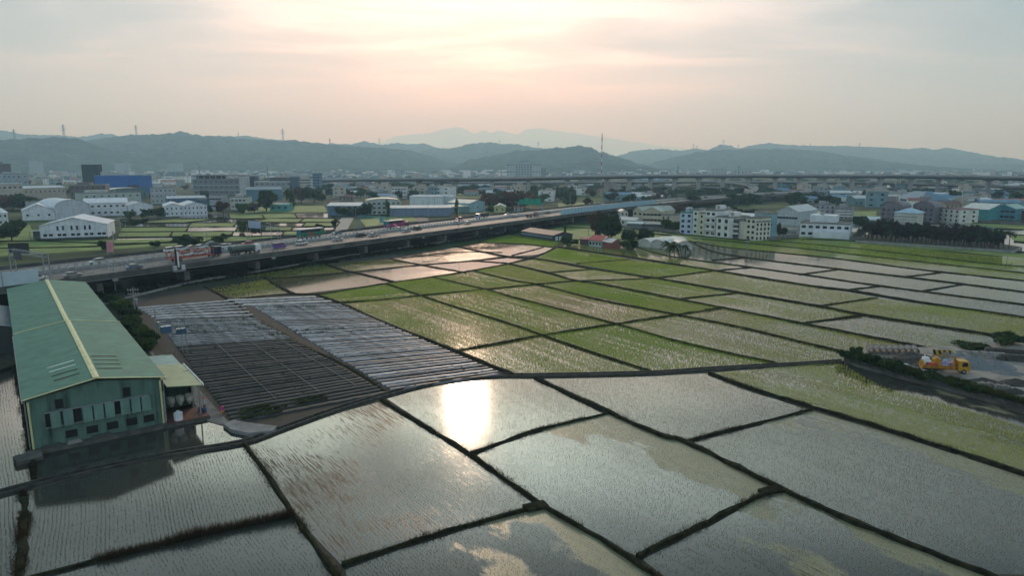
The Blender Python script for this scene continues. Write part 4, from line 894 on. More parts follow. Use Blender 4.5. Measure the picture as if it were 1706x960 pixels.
# ------------------------------------------------------------------ trees
def leaf_mat(name, a, b, trans=.42): return mat(name, a, .7, scale=.35, col2=b, trans=trans, spec=.15)
M_leaf = leaf_mat('leaves_dark', (.022, .045, .016), (.06, .10, .03)); M_leaf2 = leaf_mat('leaves_mid', (.04, .075, .02), (.09, .15, .035))
M_leafb = leaf_mat('leaves_brown', (.06, .035, .022), (.13, .075, .045)); M_bark = mat('bark', (.05, .04, .03), .95, scale=3, var=.4)
M_leafp = leaf_mat('leaves_purple', (.028, .024, .02), (.06, .05, .032))
def crown_mesh(name, m, n, leaf, seed, flat=.8, lobes=9, hollow=.35, tall=False):
    """leaf sized faces gathered in uneven clumps; unit radius, centred on z=0"""
    rr = np.random.default_rng(seed); C = []
    for i in range(lobes):
        a = rr.random() * 6.28; r = .25 + .45 * rr.random(); z = rr.uniform(-.55, .75) * flat
        if tall: r *= .55; z *= 1.3
        C.append((math.cos(a) * r, math.sin(a) * r, z, rr.uniform(.28, .5)))
    C.append((0, 0, .15, .55)); C = np.array(C); pick = rr.integers(0, len(C), n); c = C[pick]
    d = rr.normal(size=(n, 3)); d /= np.linalg.norm(d, axis=1)[:, None]; rad_ = c[:, 3] * (hollow + (1 - hollow) * rr.random(n) ** .4)
    P = c[:, :3] + d * rad_[:, None]; P[:, 2] *= flat if not tall else 1.3
    u = rr.normal(size=(n, 3)); u /= np.linalg.norm(u, axis=1)[:, None]; w = np.cross(u, d); w /= np.linalg.norm(w, axis=1)[:, None] + 1e-6
    s = (leaf * (.6 + .8 * rr.random(n)))[:, None]
    V = np.stack([P - u * s, P + w * s * .7, P + u * s, P - w * s * .7], 1).reshape(-1, 3)
    return fast_mesh(name, V, np.arange(4 * n), m, 4)
CR = {'big': [crown_mesh('crown', M_leaf, 5200, .055, s) for s in (1, 2)], 'mid': [crown_mesh('crown', M_leaf, 2400, .085, s) for s in (3, 4, 5)],
      'green': [crown_mesh('crown', M_leaf2, 2200, .085, s) for s in (6, 7)], 'brown': [crown_mesh('crown', M_leafb, 1300, .085, s) for s in (8, 9)],
      'purple': [crown_mesh('crown', M_leafp, 1200, .09, s) for s in (10, 11, 12)], 'tall': [crown_mesh('crown', M_leaf2, 1000, .09, s, tall=True) for s in (13, 14)],
      'far': [crown_mesh('crown', M_leaf, 420, .16, s) for s in (15, 16, 17)], 'bush': [crown_mesh('crown', M_leaf, 1800, .09, s, flat=.7) for s in (18, 19)],
      'bushg': [crown_mesh('crown', M_leaf2, 1800, .09, s, flat=.7) for s in (20, 21)]}
def trunk_mesh(seed, limbs=5):
    rr = random.Random(seed); b = MB(); b.tube((0, 0, 0), (.02, .01, .55), .045, .028, n=7)
    for i in range(limbs):
        a = i * 6.28 / limbs + rr.random(); z = rr.uniform(.35, .55); b.tube((.015, .008, z), (math.cos(a) * .2, math.sin(a) * .2, z + rr.uniform(.15, .3)), .018, .006, n=5)
    return b.mesh('trunk', M_bark)
TR = [trunk_mesh(i) for i in range(3)]
def tree(pos, h, w, kind, label, group=None, cat='tree', name=None, trunk=.28, rz=None):
    """trunk takes the lower part of the height, crown is w wide"""
    r = empty(name or ('shrub' if kind.startswith('bush') else 'tree'), (*pos, 0) if len(pos) == 2 else pos, R.random() * 6.28 if rz is None else rz, label, cat, group)
    c = link('crown', R.choice(CR[kind]), r); ch = h * (1 - trunk); c.location = (0, 0, h * trunk + ch * .5); c.scale = (w / 2 * 1.12, w / 2 * 1.12, ch / 2 * 1.75)
    if trunk > .02: t = link('trunk', R.choice(TR), r); t.scale = (h * .9, h * .9, h)
    return r
def tpx(px, base, top, wpx, kind, label, **k):
    p = P2(px, base); H_ = ZAT(p, top); return tree(p, H_, wpx * p.length / F_PX, kind, label, **k)

# ------------------------------------------------------------------ buildings
M_flat = mat('roof_concrete', (.22, .22, .21), .9, scale=.4, var=.3)
WC = {}
def wallm(c, c_=False):
    k = ('corr' if c_ else 'wall') + '_%02d%02d%02d' % tuple(int(100 * x) for x in c)
    if k not in WC: WC[k] = corr(k, c, .5, axis=0, rough=.5, dirtamt=.25) if c_ else mat(k, c, .85, scale=.25, var=.16)
    return WC[k]
WIN = {}
def win_mesh(w, h):
    k = (round(w, 1), round(h, 1))
    if k not in WIN: WIN[k] = MB().box(-k[0] / 2, k[0] / 2, -.05, .02, 0, k[1]).mesh('window', M_glass)
    return WIN[k]
def building(name, label, cat, L_, R_, top, depth, wc, rc=None, roof='flat', floors=0, cols=0, sidecols=0, ww=1.1, wh=1.2, rise=1.5, hm=None, shedwall=False, group=None, z0w=1.0, extra=None, ridge='depth', door=False, tank=False):
    """front wall between photo points L_ and R_, wall top at photo row 'top' (above L_)"""
    a, b = P2(*L_), P2(*R_); d = b - a; w = d.length; th = math.atan2(d.y, d.x); H_ = hm or max(2.5, ZAT(a, top))
    r = empty(name, (*a, 0), th, label, cat, group); wm = wallm(wc, shedwall); rm = wallm(rc, roof != 'flat') if rc else M_flat
    if roof == 'gable' and ridge == 'depth':
        MB().xprism([(0, 0), (w, 0), (w, H_), (w / 2, H_ + rise), (0, H_)], 0, depth).build('wall', wm, r)
        m_ = MB()
        for s in (0, 1):
            x0, x1, za, zb = (-.4, w / 2, H_ - .02, H_ + rise + .12) if s == 0 else (w / 2, w + .4, H_ + rise + .12, H_ - .02)
            m_.add([(x0, -.4, za), (x1, -.4, zb), (x1, depth + .4, zb), (x0, depth + .4, za), (x0, -.4, za + .15), (x1, -.4, zb + .15), (x1, depth + .4, zb + .15), (x0, depth + .4, za + .15)],
                   [(3, 2, 1, 0), (4, 5, 6, 7), (0, 1, 5, 4), (1, 2, 6, 5), (2, 3, 7, 6), (3, 0, 4, 7)])
        m_.build('roof', rm, r)
    elif roof == 'gable':
        MB().xprism([(0, 0), (depth, 0), (depth, H_), (depth / 2, H_ + rise), (0, H_)], 0, w, axis='x').build('wall', wm, r)
        m_ = MB()
        for s in (0, 1):
            y0, y1, za, zb = (-.4, depth / 2, H_ - .02, H_ + rise + .12) if s == 0 else (depth / 2, depth + .4, H_ + rise + .12, H_ - .02)
            m_.add([(-.4, y0, za), (w + .4, y0, za), (w + .4, y1, zb), (-.4, y1, zb), (-.4, y0, za + .15), (w + .4, y0, za + .15), (w + .4, y1, zb + .15), (-.4, y1, zb + .15)],
                   [(3, 2, 1, 0), (4, 5, 6, 7), (0, 1, 5, 4), (1, 2, 6, 5), (2, 3, 7, 6), (3, 0, 4, 7)])
        m_.build('roof', rm, r)
    elif roof == 'arch':
        pf = [(0, 0), (w, 0)] + [(w / 2 + w / 2 * math.cos(t), H_ + rise * math.sin(t)) for t in [math.pi * i / 12 for i in range(13)]]
        MB().xprism(pf, 0, depth).build('wall', wm, r)
        pr = [(w / 2 + (w / 2 + .3) * math.cos(t), H_ + .05 + (rise + .15) * math.sin(t)) for t in [math.pi * i / 12 for i in range(13)]]; pr += [(w / 2 + (w / 2 + .1) * math.cos(t), H_ + (rise + .02) * math.sin(t)) for t in [math.pi * i / 12 for i in range(12, -1, -1)]]
        m_ = MB(); n = 13; y0, y1 = -.4, depth + .4
        vs = [(x, y0, z) for x, z in pr[:n]] + [(x, y1, z) for x, z in pr[:n]]; m_.add(vs, [(i, i + 1, n + i + 1, n + i) for i in range(n - 1)]); m_.build('roof', rm, r)
    elif roof == 'hip':
        MB().box(0, w, 0, depth, 0, H_).build('wall', wm, r); e = .8; k = min(w, depth) * .42
        MB().add([(-e, -e, H_), (w + e, -e, H_), (w + e, depth + e, H_), (-e, depth + e, H_), (k, k, H_ + rise), (w - k, k, H_ + rise), (w - k, depth - k, H_ + rise), (k, depth - k, H_ + rise)],
                 [(3, 2, 1, 0), (4, 5, 6, 7), (0, 1, 5, 4), (1, 2, 6, 5), (2, 3, 7, 6), (3, 0, 4, 7)]).build('roof', rm, r)
    else:
        MB().box(0, w, 0, depth, 0, H_).build('wall', wm, r)
        t_ = .25; MB().box(-.12, w + .12, -.12, t_, H_, H_ + .7).box(-.12, w + .12, depth - t_, depth + .12, H_, H_ + .7).box(-.12, t_, t_, depth - t_, H_, H_ + .7).box(w - t_, w + .12, t_, depth - t_, H_, H_ + .7).box(t_, w - t_, t_, depth - t_, H_, H_ + .1).build('roof', rm if rc else M_flat, r)
    fh = H_ / max(1, floors)
    for f in range(floors):
        for c in range(cols):
            o = link('window', win_mesh(ww, min(wh, fh * .6)), r); o.location = (w * (c + .5) / cols, 0, f * fh + (fh - wh) * .55)
        if floors > 1 and f: pass
        for c in range(sidecols):
            for s in (0, 1):
                o = link('window', win_mesh(ww, min(wh, fh * .6)), r); o.location = (w if s else 0, depth * (c + .5) / sidecols, f * fh + (fh - wh) * .55); o.rotation_euler = (0, 0, math.pi / 2 if s else -math.pi / 2)
    if door: MB().box(w * .35, w * .35 + 2.6, -.06, .02, 0, min(3.4, H_ * .7)).build('door', wallm((.12, .14, .15)), r)
    if tank:
        MB().tube((w * .6, depth * .4, H_ + .1), (w * .6, depth * .4, H_ + 1.0), .08, n=5).tube((w * .6, depth * .4, H_ + 1.0), (w * .6, depth * .4, H_ + 2.4), .7, n=12).build('water_tank', M_steel, r)
        MB().box(w * .15, w * .5, depth * .5, depth * .9, H_ + .1, H_ + 2.4).build('stair_head', wm, r)
    if extra: extra(r, w, depth, H_, wm, rm)
    return r
Wc = (.62, .66, .72); LB_ = (.40, .44, .50)
def ex_porch(r, w, d, H_, wm, rm):
    MB().box(-4.2, -.003, .5, 7, 3.9, 4.1).box(-4.2, -4.0, .5, .7, 0, 3.9).box(-4.2, -4.0, 6.8, 7, 0, 3.9).box(-3.9, -.003, 6.5, 6.7, 0, 3.9).build('porch', wallm((.25, .3, .35), True), r)
    for x in (.09, .19, .32, .4, .54, .63, .75, .82, .94, .99): pass
def ex_B1(r, w, d, H_, wm, rm):
    ex_porch(r, w, d, H_, wm, rm)
    for px in (97, 106, 120, 129, 142, 150): o = MB().box(-.4, .4, -.05, .02, 0, 2.0).build('window', M_glass, r); o.location = (w * (px - 68) / 111, 0, H_ - 2.2)
    for px in (76, 85, 99, 107, 121, 130, 143, 152, 165, 173): o = MB().box(-.75, .75, -.05, .02, 0, 1.1).build('window', M_glass, r); o.location = (w * (px - 68) / 111, 0, 1.5)
    MB().box(-.02, w + .02, -.04, -.003, 0, .7).build('base_band', M_dconc, r)
building('white_warehouse', 'white gable warehouse with six narrow upper windows standing alone in the left paddies', 'warehouse', (68, 400), (180, 396), 377, 26, Wc, (.60, .63, .68), 'gable', rise=3.4, shedwall=True, extra=ex_B1)
building('white_warehouse', 'white shed with sloping roof and three windows behind the lone white warehouse', 'warehouse', (38, 368), (92, 366), 352, 24, Wc, (.62, .66, .70), 'gable', 1, 3, 1, rise=4, shedwall=True, z0w=3, group=None)
building('arched_warehouse', 'white warehouse with curved arch roof between the gabled white sheds', 'warehouse', (93, 366), (150, 363), 347, 34, (.5, .55, .62), (.66, .70, .74), 'arch', rise=5, shedwall=True)
building('white_factory', 'long white factory with tall dark vertical window slots and white gable roof', 'factory', (140, 361), (212, 359), 339, 24, Wc, (.62, .66, .72), 'gable', 2, 7, 0, ww=1.6, rise=2.6, ridge='w', shedwall=True)
building('white_warehouse', 'small white gable shed joined to the right end of the long white factory', 'warehouse', (214, 359), (256, 357), 343, 16, Wc, (.6, .62, .68), 'gable', 1, 3, 0, rise=2.2, shedwall=True)
building('white_warehouse', 'left half of the twin gabled white warehouse beside the pale paddies', 'warehouse', (276, 361), (306, 360), 344, 26, Wc, (.64, .68, .72), 'gable', 2, 4, 0, ww=.8, rise=2.0, shedwall=True)
building('white_warehouse', 'right half of the twin gabled white warehouse beside the pale paddies', 'warehouse', (306.5, 360), (346, 358.5), 343, 26, Wc, (.64, .68, .72), 'gable', 2, 6, 2, ww=.8, rise=2.2, shedwall=True)
building('white_shed', 'white shed with low arched windows cut by the left picture edge', 'shed', (-30, 378), (15, 375), 357, 14, Wc, (.6, .64, .7), 'gable', 2, 5, 0, rise=2.2, ridge='w', shedwall=True)
# industrial quarter at the upper left
building('dark_tower', 'tall dark green windowless tower rising over the left factories', 'tower', (140, 321), (163, 321), 275, 14, (.012, .03, .03), (.02, .04, .04))
building('wrapped_building', 'wide building wrapped in bright blue scaffold netting beside the dark tower', 'building', (160, 323), (236, 323), 293, 26, (.008, .10, .38), (.10, .20, .34), extra=lambda r, w, d, H_, wm, rm: MB().box(w * .1, w * .3, 4, 14, H_ + .7, H_ + 5).build('stair_head', wallm((.35, .38, .4)), r))
building('white_box_building', 'plain white box in front of the blue wrapped building', 'building', (222, 318), (247, 318), 300, 12, (.42, .5, .55), None)
building('brown_tower_block', 'brown tower block at the far left picture edge', 'building', (-14, 322), (12, 322), 273, 12, (.11, .09, .09), None, floors=6, cols=3, tank=True)
building('grey_office', 'grey blue office block with square windows right of the brown tower block', 'office', (-8, 329), (31, 329), 290, 18, (.30, .36, .42), None, floors=4, cols=5, sidecols=2, ww=2.2, tank=True)
building('beige_factory', 'long beige two storey factory at the far left behind the trees', 'factory', (-10, 346), (42, 344), 307, 24, (.42, .38, .34), (.5, .55, .58), floors=3, cols=6, ww=1.8)
building('beige_hall', 'long low beige hall with pale roof between the office block and the brown factory', 'hall', (42, 340), (112, 337), 314, 20, (.40, .36, .32), (.45, .52, .56), 'gable', 2, 9, 0, rise=1.6, ridge='w')
building('brown_factory', 'brown factory with step roof under the dark tower', 'factory', (118, 337), (178, 336), 309, 22, (.12, .10, .10), None, floors=3, cols=7, tank=True)
building('pale_green_factory', 'pale grey green factory wall with water pipes behind the white gabled factory', 'factory', (140, 345), (236, 341), 323, 18, (.38, .44, .42), None, floors=2, cols=8, ww=1.4, tank=True)
building('curved_canopy_hall', 'hall under a long white curved canopy above the pale green factory', 'hall', (186, 333), (246, 331), 317, 20, (.10, .16, .18), (.62, .62, .58), 'arch', 1, 6, 0, rise=1.8)
building('grey_office', 'grey three storey office with dark windows behind the white twin warehouse', 'office', (252, 340), (295, 339), 314, 20, (.36, .38, .42), None, floors=3, cols=6, sidecols=2, tank=True)
building('blue_framed_shed', 'pale roofed shed with dark blue framed front behind the twin warehouse', 'shed', (280, 349), (344, 347), 331, 12, (.06, .13, .22), (.5, .55, .58), 'gable', 1, 6, 0, ww=3, rise=1.5, ridge='w')
building('grey_low_house', 'low grey house with dark doors left of the long white factory', 'house', (52, 352), (95, 350), 337, 10, (.36, .40, .42), None, floors=1, cols=4, ww=2, door=True)
def ex_big(r, w, d, H_, wm, rm):
    MB().box(-.6, w + .6, -.6, d + .6, H_ + 4.2, H_ + 4.9).build('roof_canopy', wallm((.10, .12, .14)), r)
    for i in range(9): MB().box(w * i / 8 - .3, w * i / 8 + .3, 0, .6, H_ + .7, H_ + 4.2).build('column', wallm((.35, .36, .38)), r)
    MB().box(w * .05, w * .5, 4, d - 2, H_ + .7, H_ + 4).build('plant_room', wallm((.05, .06, .07)), r)
    MB().ell((w * .22, d * .5, H_ + 6), (3.2, 3.2, 1.6)).build('water_tank', M_steel, r)
    for z in (.30, .62): MB().box(-.5, w + .1, -.35, -.003, H_ * z, H_ * z + .35).build('ledge', wallm((.5, .5, .52)), r)
building('grey_factory_block', 'big dark grey factory block with open columned top floor and dark canopy roof', 'factory', (323, 325), (400, 325), 299, 30, (.17, .18, .20), None, floors=3, cols=9, sidecols=3, ww=2.4, extra=ex_big)
building('stair_tower', 'narrow pale concrete tower at the right end of the big grey factory block', 'tower', (400, 325), (411, 325), 294, 12, (.42, .44, .44), None)
building('dark_block', 'dark slab tower between the big grey factory and the long grey works', 'tower', (415, 324), (427, 324), 294, 12, (.04, .07, .10), None)
building('grey_works', 'long grey works with pale roof edge and square windows in the upper left middle', 'factory', (425, 326), (486, 326), 303, 26, (.24, .26, .28), (.5, .52, .5), floors=3, cols=7, ww=2.2, extra=lambda r, w, d, H_, wm, rm: MB().box(w * .4, w * .85, 3, 16, H_ + .7, H_ + 5).build('plant_room', wallm((.08, .09, .1)), r))
building('dark_block', 'dark blue slab tower at the right end of the long grey works', 'tower', (484, 326), (495, 326), 295, 12, (.05, .09, .14), None)
building('banded_office', 'pale banded office with ribbon windows left of the glass tower', 'office', (496, 320), (521, 320), 298, 16, (.46, .48, .48), None, floors=5, cols=1, ww=15, wh=1.3)
building('glass_tower', 'slim blue glass tower at the end of the industrial quarter', 'tower', (522, 321), (533, 321), 289, 14, (.10, .2, .28), None, floors=7, cols=2, ww=3.5)
building('blue_low_hall', 'low slate blue hall in front of the long grey works', 'hall', (411, 335), (470, 334), 316, 20, (.10, .19, .25), (.14, .24, .30), 'gable', rise=2, ridge='w', shedwall=True)
building('teal_shed', 'small teal shed with flat pale roof among bushes left of the open fields', 'shed', (450, 352), (481, 352), 341, 10, (.08, .26, .25), (.45, .55, .52), 'gable', 1, 3, 0, ww=2, rise=.8, ridge='w')
for k, (x, w_, lab, c_) in enumerate(((350, 20, 'grey corner shop house with dark bays left of the brown bushes', (.32, .36, .40)), (385, 26, 'pale house with wide overhanging roof beside the brown bushes', (.45, .47, .46)), (330, 14, 'blue fronted house behind the right white twin warehouse', (.08, .20, .30)))):
    building('town_house', lab, 'house', (x, 350), (x + w_, 350), 326 + 3 * k, 12, c_, None, floors=2, cols=4, ww=2, tank=bool(k % 2))
# sheds beyond the motorway, middle
building('blue_warehouse', 'dark blue warehouse with white roof beside the green fields behind the coach', 'warehouse', (546, 359), (600, 359), 343, 20, (.10, .18, .26), (.62, .64, .64), 'gable', rise=1.6, ridge='w', shedwall=True, door=True)
def ex_temple(r, w, d, H_, wm, rm):
    for z, s in ((H_ * .5, .8), (H_, 1.0)):
        MB().add([(-s, -s, z), (w + s, -s, z), (w + s, d + s, z), (-s, d + s, z), (1, 1, z + 1.0), (w - 1, 1, z + 1.0), (w - 1, d - 1, z + 1.0), (1, d - 1, z + 1.0)], [(3, 2, 1, 0), (4, 5, 6, 7), (0, 1, 5, 4), (1, 2, 6, 5), (2, 3, 7, 6), (3, 0, 4, 7)]).build('eave', wallm((.16, .12, .12)), r)
    b = MB(); pr = [(w * .2, H_ + 2.8), (w * .35, H_ + 2.0), (w * .5, H_ + 1.9), (w * .65, H_ + 2.0), (w * .8, H_ + 2.8), (w * .65, H_ + 1.2), (w * .35, H_ + 1.2)]; b.xprism(pr, d * .4, d * .6); b.ell((w * .5, d * .5, H_ + 2.5), (.5, .5, .8)); b.build('ridge_ornament', wallm((.20, .12, .08)), r)
building('temple', 'small two tier temple with upswept ridge ornament behind the dark blue warehouse', 'temple', (565, 342), (589, 342), 328, 9, (.30, .24, .22), (.2, .16, .16), floors=2, cols=4, extra=ex_temple)
building('arched_warehouse', 'beige and grey works with curved pale roof left of the large white box', 'factory', (612, 358), (668, 357), 336, 20, (.36, .40, .38), (.52, .52, .42), 'arch', 3, 7, 1, ww=1.6, rise=1.8)
building('white_box_warehouse', 'large plain white box warehouse behind the long grey blue shed', 'warehouse', (683, 347), (737, 347), 328, 26, (.60, .66, .68), (.62, .66, .68), shedwall=True)
building('white_box_warehouse', 'smaller white box warehouse attached to the right of the large one', 'warehouse', (739, 345), (756, 345), 328, 20, (.55, .62, .66), (.6, .64, .66), shedwall=True)
building('long_shed', 'long grey blue shed with white roof directly beyond the motorway', 'shed', (650, 361), (751, 360), 347, 12, (.17, .22, .32), (.66, .64, .62), 'gable', rise=1.3, ridge='w', shedwall=True)
building('pale_house', 'pale three storey house with banded windows behind the bushes upper middle', 'house', (653, 331), (677, 331), 312, 12, (.55, .58, .58), (.4, .3, .28), floors=3, cols=5, ww=2.2)
building('pale_shed', 'pale lean shed right of the banded three storey house', 'shed', (678, 330), (701, 329), 319, 12, (.36, .46, .50), None, shedwall=True)
building('blue_gable_shed', 'light blue gable shed with one square window right of the long grey blue shed', 'shed', (783, 354), (808, 352), 339, 22, (.30, .44, .50), (.42, .52, .50), 'gable', 1, 1, 0, rise=2, shedwall=True)
building('low_green_shed', 'low pale green roofed shed left of the light blue gable shed', 'shed', (752, 355), (782, 354), 345, 14, (.14, .22, .22), (.45, .50, .42), 'gable', rise=1.2, ridge='w')
building('yellow_gable_shed', 'pale yellow gable shed with grey roof above the motorway parapet', 'shed', (823, 354), (842, 354), 345, 26, (.44, .45, .22), (.42, .50, .48), 'gable', 1, 2, 0, rise=1.6, shedwall=True)
building('small_red_roof_house', 'small reddish roofed house right of the pale yellow gable shed', 'house', (856, 352), (871, 352), 346, 8, (.35, .33, .32), (.28, .12, .11), 'gable', 1, 2, 0, rise=1.0, ridge='w')
# hospital
def ex_hosp(r, w, d, H_, wm, rm):
    MB().box(w * .34, w * .64, 6, 20, H_ + .7, H_ + 6).build('plant_room', wallm((.28, .36, .42)), r)
    b = MB()
    for i in range(7): b.box(w * (.38 + .035 * i), w * (.38 + .035 * i) + 2.2, 5.2, 5.5, H_ + 6.2, H_ + 9)
    b.box(w * .37, w * .63, 5.25, 5.45, H_ + 6.0, H_ + 6.3); b.build('rooftop_sign', wallm((.12, .2, .3)), r)
    for i in range(8): MB().box(-.2, w * .26, -.5, -.003, H_ * (.18 + .1 * i), H_ * (.18 + .1 * i) + 1.2).build('balcony', wallm((.5, .56, .58)), r)
    for i in range(8): MB().box(w * .76, w + .2, -.5, -.003, H_ * (.18 + .1 * i), H_ * (.18 + .1 * i) + 1.4).build('balcony', wallm((.5, .56, .58)), r)
    MB().box(-3, w + 3, -8, -.1, 0, H_ * .16).build('podium', wallm((.42, .48, .52)), r)
building('hospital_block', 'large pale hospital block with rooftop letters standing before the hills', 'hospital', (844, 297.5), (901, 297.5), 274, 40, (.32, .40, .44), None, floors=8, cols=12, ww=5, wh=2.2, extra=ex_hosp)
# farm by the middle paddies
def gh(lab, L_, R_, top, d): return building('greenhouse', lab, 'greenhouse', L_, R_, top, d, (.5, .5, .46), (.62, .61, .56), 'arch', rise=2.0, hm=1.4)
RED_ = (.34, .03, .05)
building('red_roof_farmhouse', 'white farmhouse with bright red roof below the big dark tree', 'house', (981, 410), (1002, 412), 402, 8, (.45, .50, .48), RED_, 'gable', 1, 4, 0, ww=.9, rise=1.8, ridge='w')
building('farm_shed', 'grey tiled farm shed attached right of the red roof farmhouse', 'shed', (1004, 412), (1020, 412), 404, 7, (.20, .20, .20), (.25, .24, .23), 'gable', 1, 2, 0, rise=1.6)
building('brick_hut', 'small brick red hut with grey blue gable roof right of the farmhouse', 'hut', (1019, 415), (1034, 414), 407, 6, (.26, .09, .07), (.40, .44, .46), 'gable', rise=1.2)
building('farm_shed', 'low reddish lean shed at the left foot of the red roof farmhouse', 'shed', (966, 408), (978, 409), 403.5, 5, (.14, .09, .09), (.24, .10, .10), 'gable', rise=.7, ridge='w')
a_, b_ = P2(1072, 412), P2(1118, 416)
for k, (lab, L_, R_) in enumerate((('pale plastic tunnel greenhouse, the left one behind the palm bushes', (1062, 410), (1084, 413)), ('pale plastic tunnel greenhouse, the middle one behind the palm bushes', (1086, 413), (1108, 415)), ('pale plastic tunnel greenhouse, the right one with open round end', (1128, 416), (1153, 416)))):
    r = gh(lab, L_, R_, None, 18)
def ex_long(r, w, d, H_, wm, rm):
    MB().box(-.1, w * .97, -.08, -.003, H_ * .45, H_ * .8).build('window_band', wallm((.20, .24, .28)), r)
    for x in (.5, 2.6): MB().box(w - .02, w + .05, x + .6, x + 2.0, .2, 2.0).build('window', wallm((.6, .65, .66)), r)
building('poultry_shed', 'long dark low shed with mottled reddish roof beside the green field near the motorway', 'shed', (869, 394), (922, 402), 388, 11, (.05, .055, .065), (.10, .085, .085), 'gable', rise=1.3, ridge='w', extra=ex_long)
# cream factory group
CRM = (.50, .46, .34)
building('cream_house', 'white gabled house at the left of the cream factory group beyond the noise barrier', 'house', (1034, 369), (1046, 369), 353, 12, (.55, .54, .48), (.42, .46, .46), 'gable', 2, 2, 0, rise=1)
building('cream_factory', 'cream building with mono pitch grey roof, left of the two in the cream group', 'factory', (1054, 369), (1070, 371), 351, 24, CRM, (.40, .42, .38), 'gable', 2, 2, 0, ww=2.2, rise=2.6)
building('cream_factory', 'cream building with pale green roof, right of the two in the cream group', 'factory', (1070, 371), (1101, 372), 353, 22, CRM, (.33, .40, .36), 'gable', 2, 5, 2, ww=2, rise=2.6)
building('cream_annex', 'low flat cream annex at the right end of the cream group', 'annex', (1101, 372), (1117, 373), 359, 14, (.48, .43, .34), None, floors=2, cols=2)
building('grey_lean_shed', 'small white gabled shed in front of the cream group', 'shed', (1026, 374), (1058, 376), 366, 8, (.5, .5, .46), (.48, .52, .53), 'gable', 1, 4, 0, rise=1.4, ridge='w')
building('blue_canopy_shed', 'low open shed with light blue roof in front of the cream buildings', 'shed', (1044, 380), (1070, 381), 374, 7, (.10, .12, .12), (.34, .48, .52), 'gable', rise=.7, ridge='w')
building('grey_canopy_shed', 'low open shed with grey roof right of the light blue canopy', 'shed', (1074, 381), (1104, 382), 376, 7, (.06, .07, .07), (.24, .28, .28), 'gable', rise=.6, ridge='w')
# row of white houses
def ex_bal(r, w, d, H_, wm, rm):
    for f in range(1, 4): MB().box(-.15, w + .15, -.9, -.003, H_ * f / 4 - .15, H_ * f / 4 + .75).build('balcony', wallm((.58, .6, .58)), r)
building('blue_white_house', 'four storey blue white house at the left end of the white house row', 'house', (1132, 390), (1152, 391), 355, 12, (.46, .54, .68), (.05, .22, .16), floors=4, cols=2, ww=1.4, tank=True)
building('white_house', 'narrow tall white stair house right of the blue white house', 'house', (1153, 391), (1162, 391.5), 351, 12, (.66, .68, .62), None, floors=4, cols=1)
building('cream_narrow_house', 'narrow cream house with low porch in the white house row', 'house', (1162.5, 392), (1173, 393), 356, 14, (.58, .57, .42), None, floors=4, cols=1)
building('white_house', 'broad white house with balcony front and round upper windows in the row', 'house', (1174, 393.5), (1191, 395), 351, 14, (.66, .68, .68), None, floors=4, cols=2, ww=1.6, tank=True, extra=ex_bal)
building('white_house', 'four storey white house with paired dark windows in the middle of the row', 'house', (1192, 395.5), (1214, 398), 362, 14, (.68, .69, .66), None, floors=3, cols=2, ww=1.7, wh=1.7, sidecols=2, tank=True)
building('brown_house', 'old dark brown house with cluttered balconies squeezed in the row', 'house', (1215, 397), (1229, 398), 366, 14, (.10, .10, .10), (.2, .2, .2), floors=3, cols=3, extra=ex_bal)
building('brick_house', 'brick red slim house right of the dark brown house', 'house', (1230, 397), (1240, 397.5), 369, 16, (.20, .11, .10), (.16, .1, .1), floors=3, cols=1)
building('cream_house', 'cream five window wide house stepping down at the right end of the row', 'house', (1242, 400), (1257, 401.5), 364, 12, (.62, .61, .48), None, floors=4, cols=2, ww=1.2)
building('cream_house', 'lower cream block with slanted row of windows at the right end of the row', 'house', (1257.5, 401.5), (1282, 400), 371, 14, (.62, .61, .50), None, floors=4, cols=4, ww=1)
building('slate_blue_house', 'plain slate blue narrow house behind the cream house', 'house', (1272, 395), (1293, 395), 357, 14, (.20, .34, .40), None, floors=1, cols=1)
building('rooftop_house', 'white house with roof terrace behind the white house row', 'house', (1204, 375), (1226, 375), 352, 12, (.58, .6, .6), None, floors=2, cols=3, tank=True)
building('tin_roof_house', 'white tin roofed top storey behind the dark brown house', 'house', (1225, 384), (1258, 386), 361, 14, (.34, .3, .28), (.6, .6, .58), 'gable', 2, 3, 0, rise=1.4, ridge='w')
building('white_gable_warehouse', 'white and grey gable warehouse with dark lower openings right of the house row', 'warehouse', (1294, 374), (1328, 376), 352, 30, (.44, .50, .52), (.60, .62, .60), 'gable', 1, 7, 0, ww=1.5, rise=3, shedwall=True)
building('yellow_green_shed', 'low yellow green roofed shed right of the white and grey gable warehouse', 'shed', (1328, 369), (1372, 369), 358, 16, (.30, .33, .22), (.40, .42, .30), 'gable', rise=1.6, ridge='w')
def ex_mod(r, w, d, H_, wm, rm):
    MB().box(w * .18, w * .72, 2, d - 1, H_ + .7, H_ + 4).build('upper_storey', wm, r); MB().box(w * .3, w + .1, -3.0, -.1, 0, H_ * .45).build('front_wing', wm, r)
    MB().tube((w * .4, d * .4, H_ + 4), (w * .4, d * .4, H_ + 5.4), .9, n=12).build('water_tank', M_steel, r)
building('white_villa', 'big white modern villa with stepped upper storey at the edge of the green paddies', 'villa', (1332, 394), (1415, 398), 372, 14, (.62, .66, .70), None, floors=2, cols=7, ww=1.8, sidecols=2, extra=ex_mod)
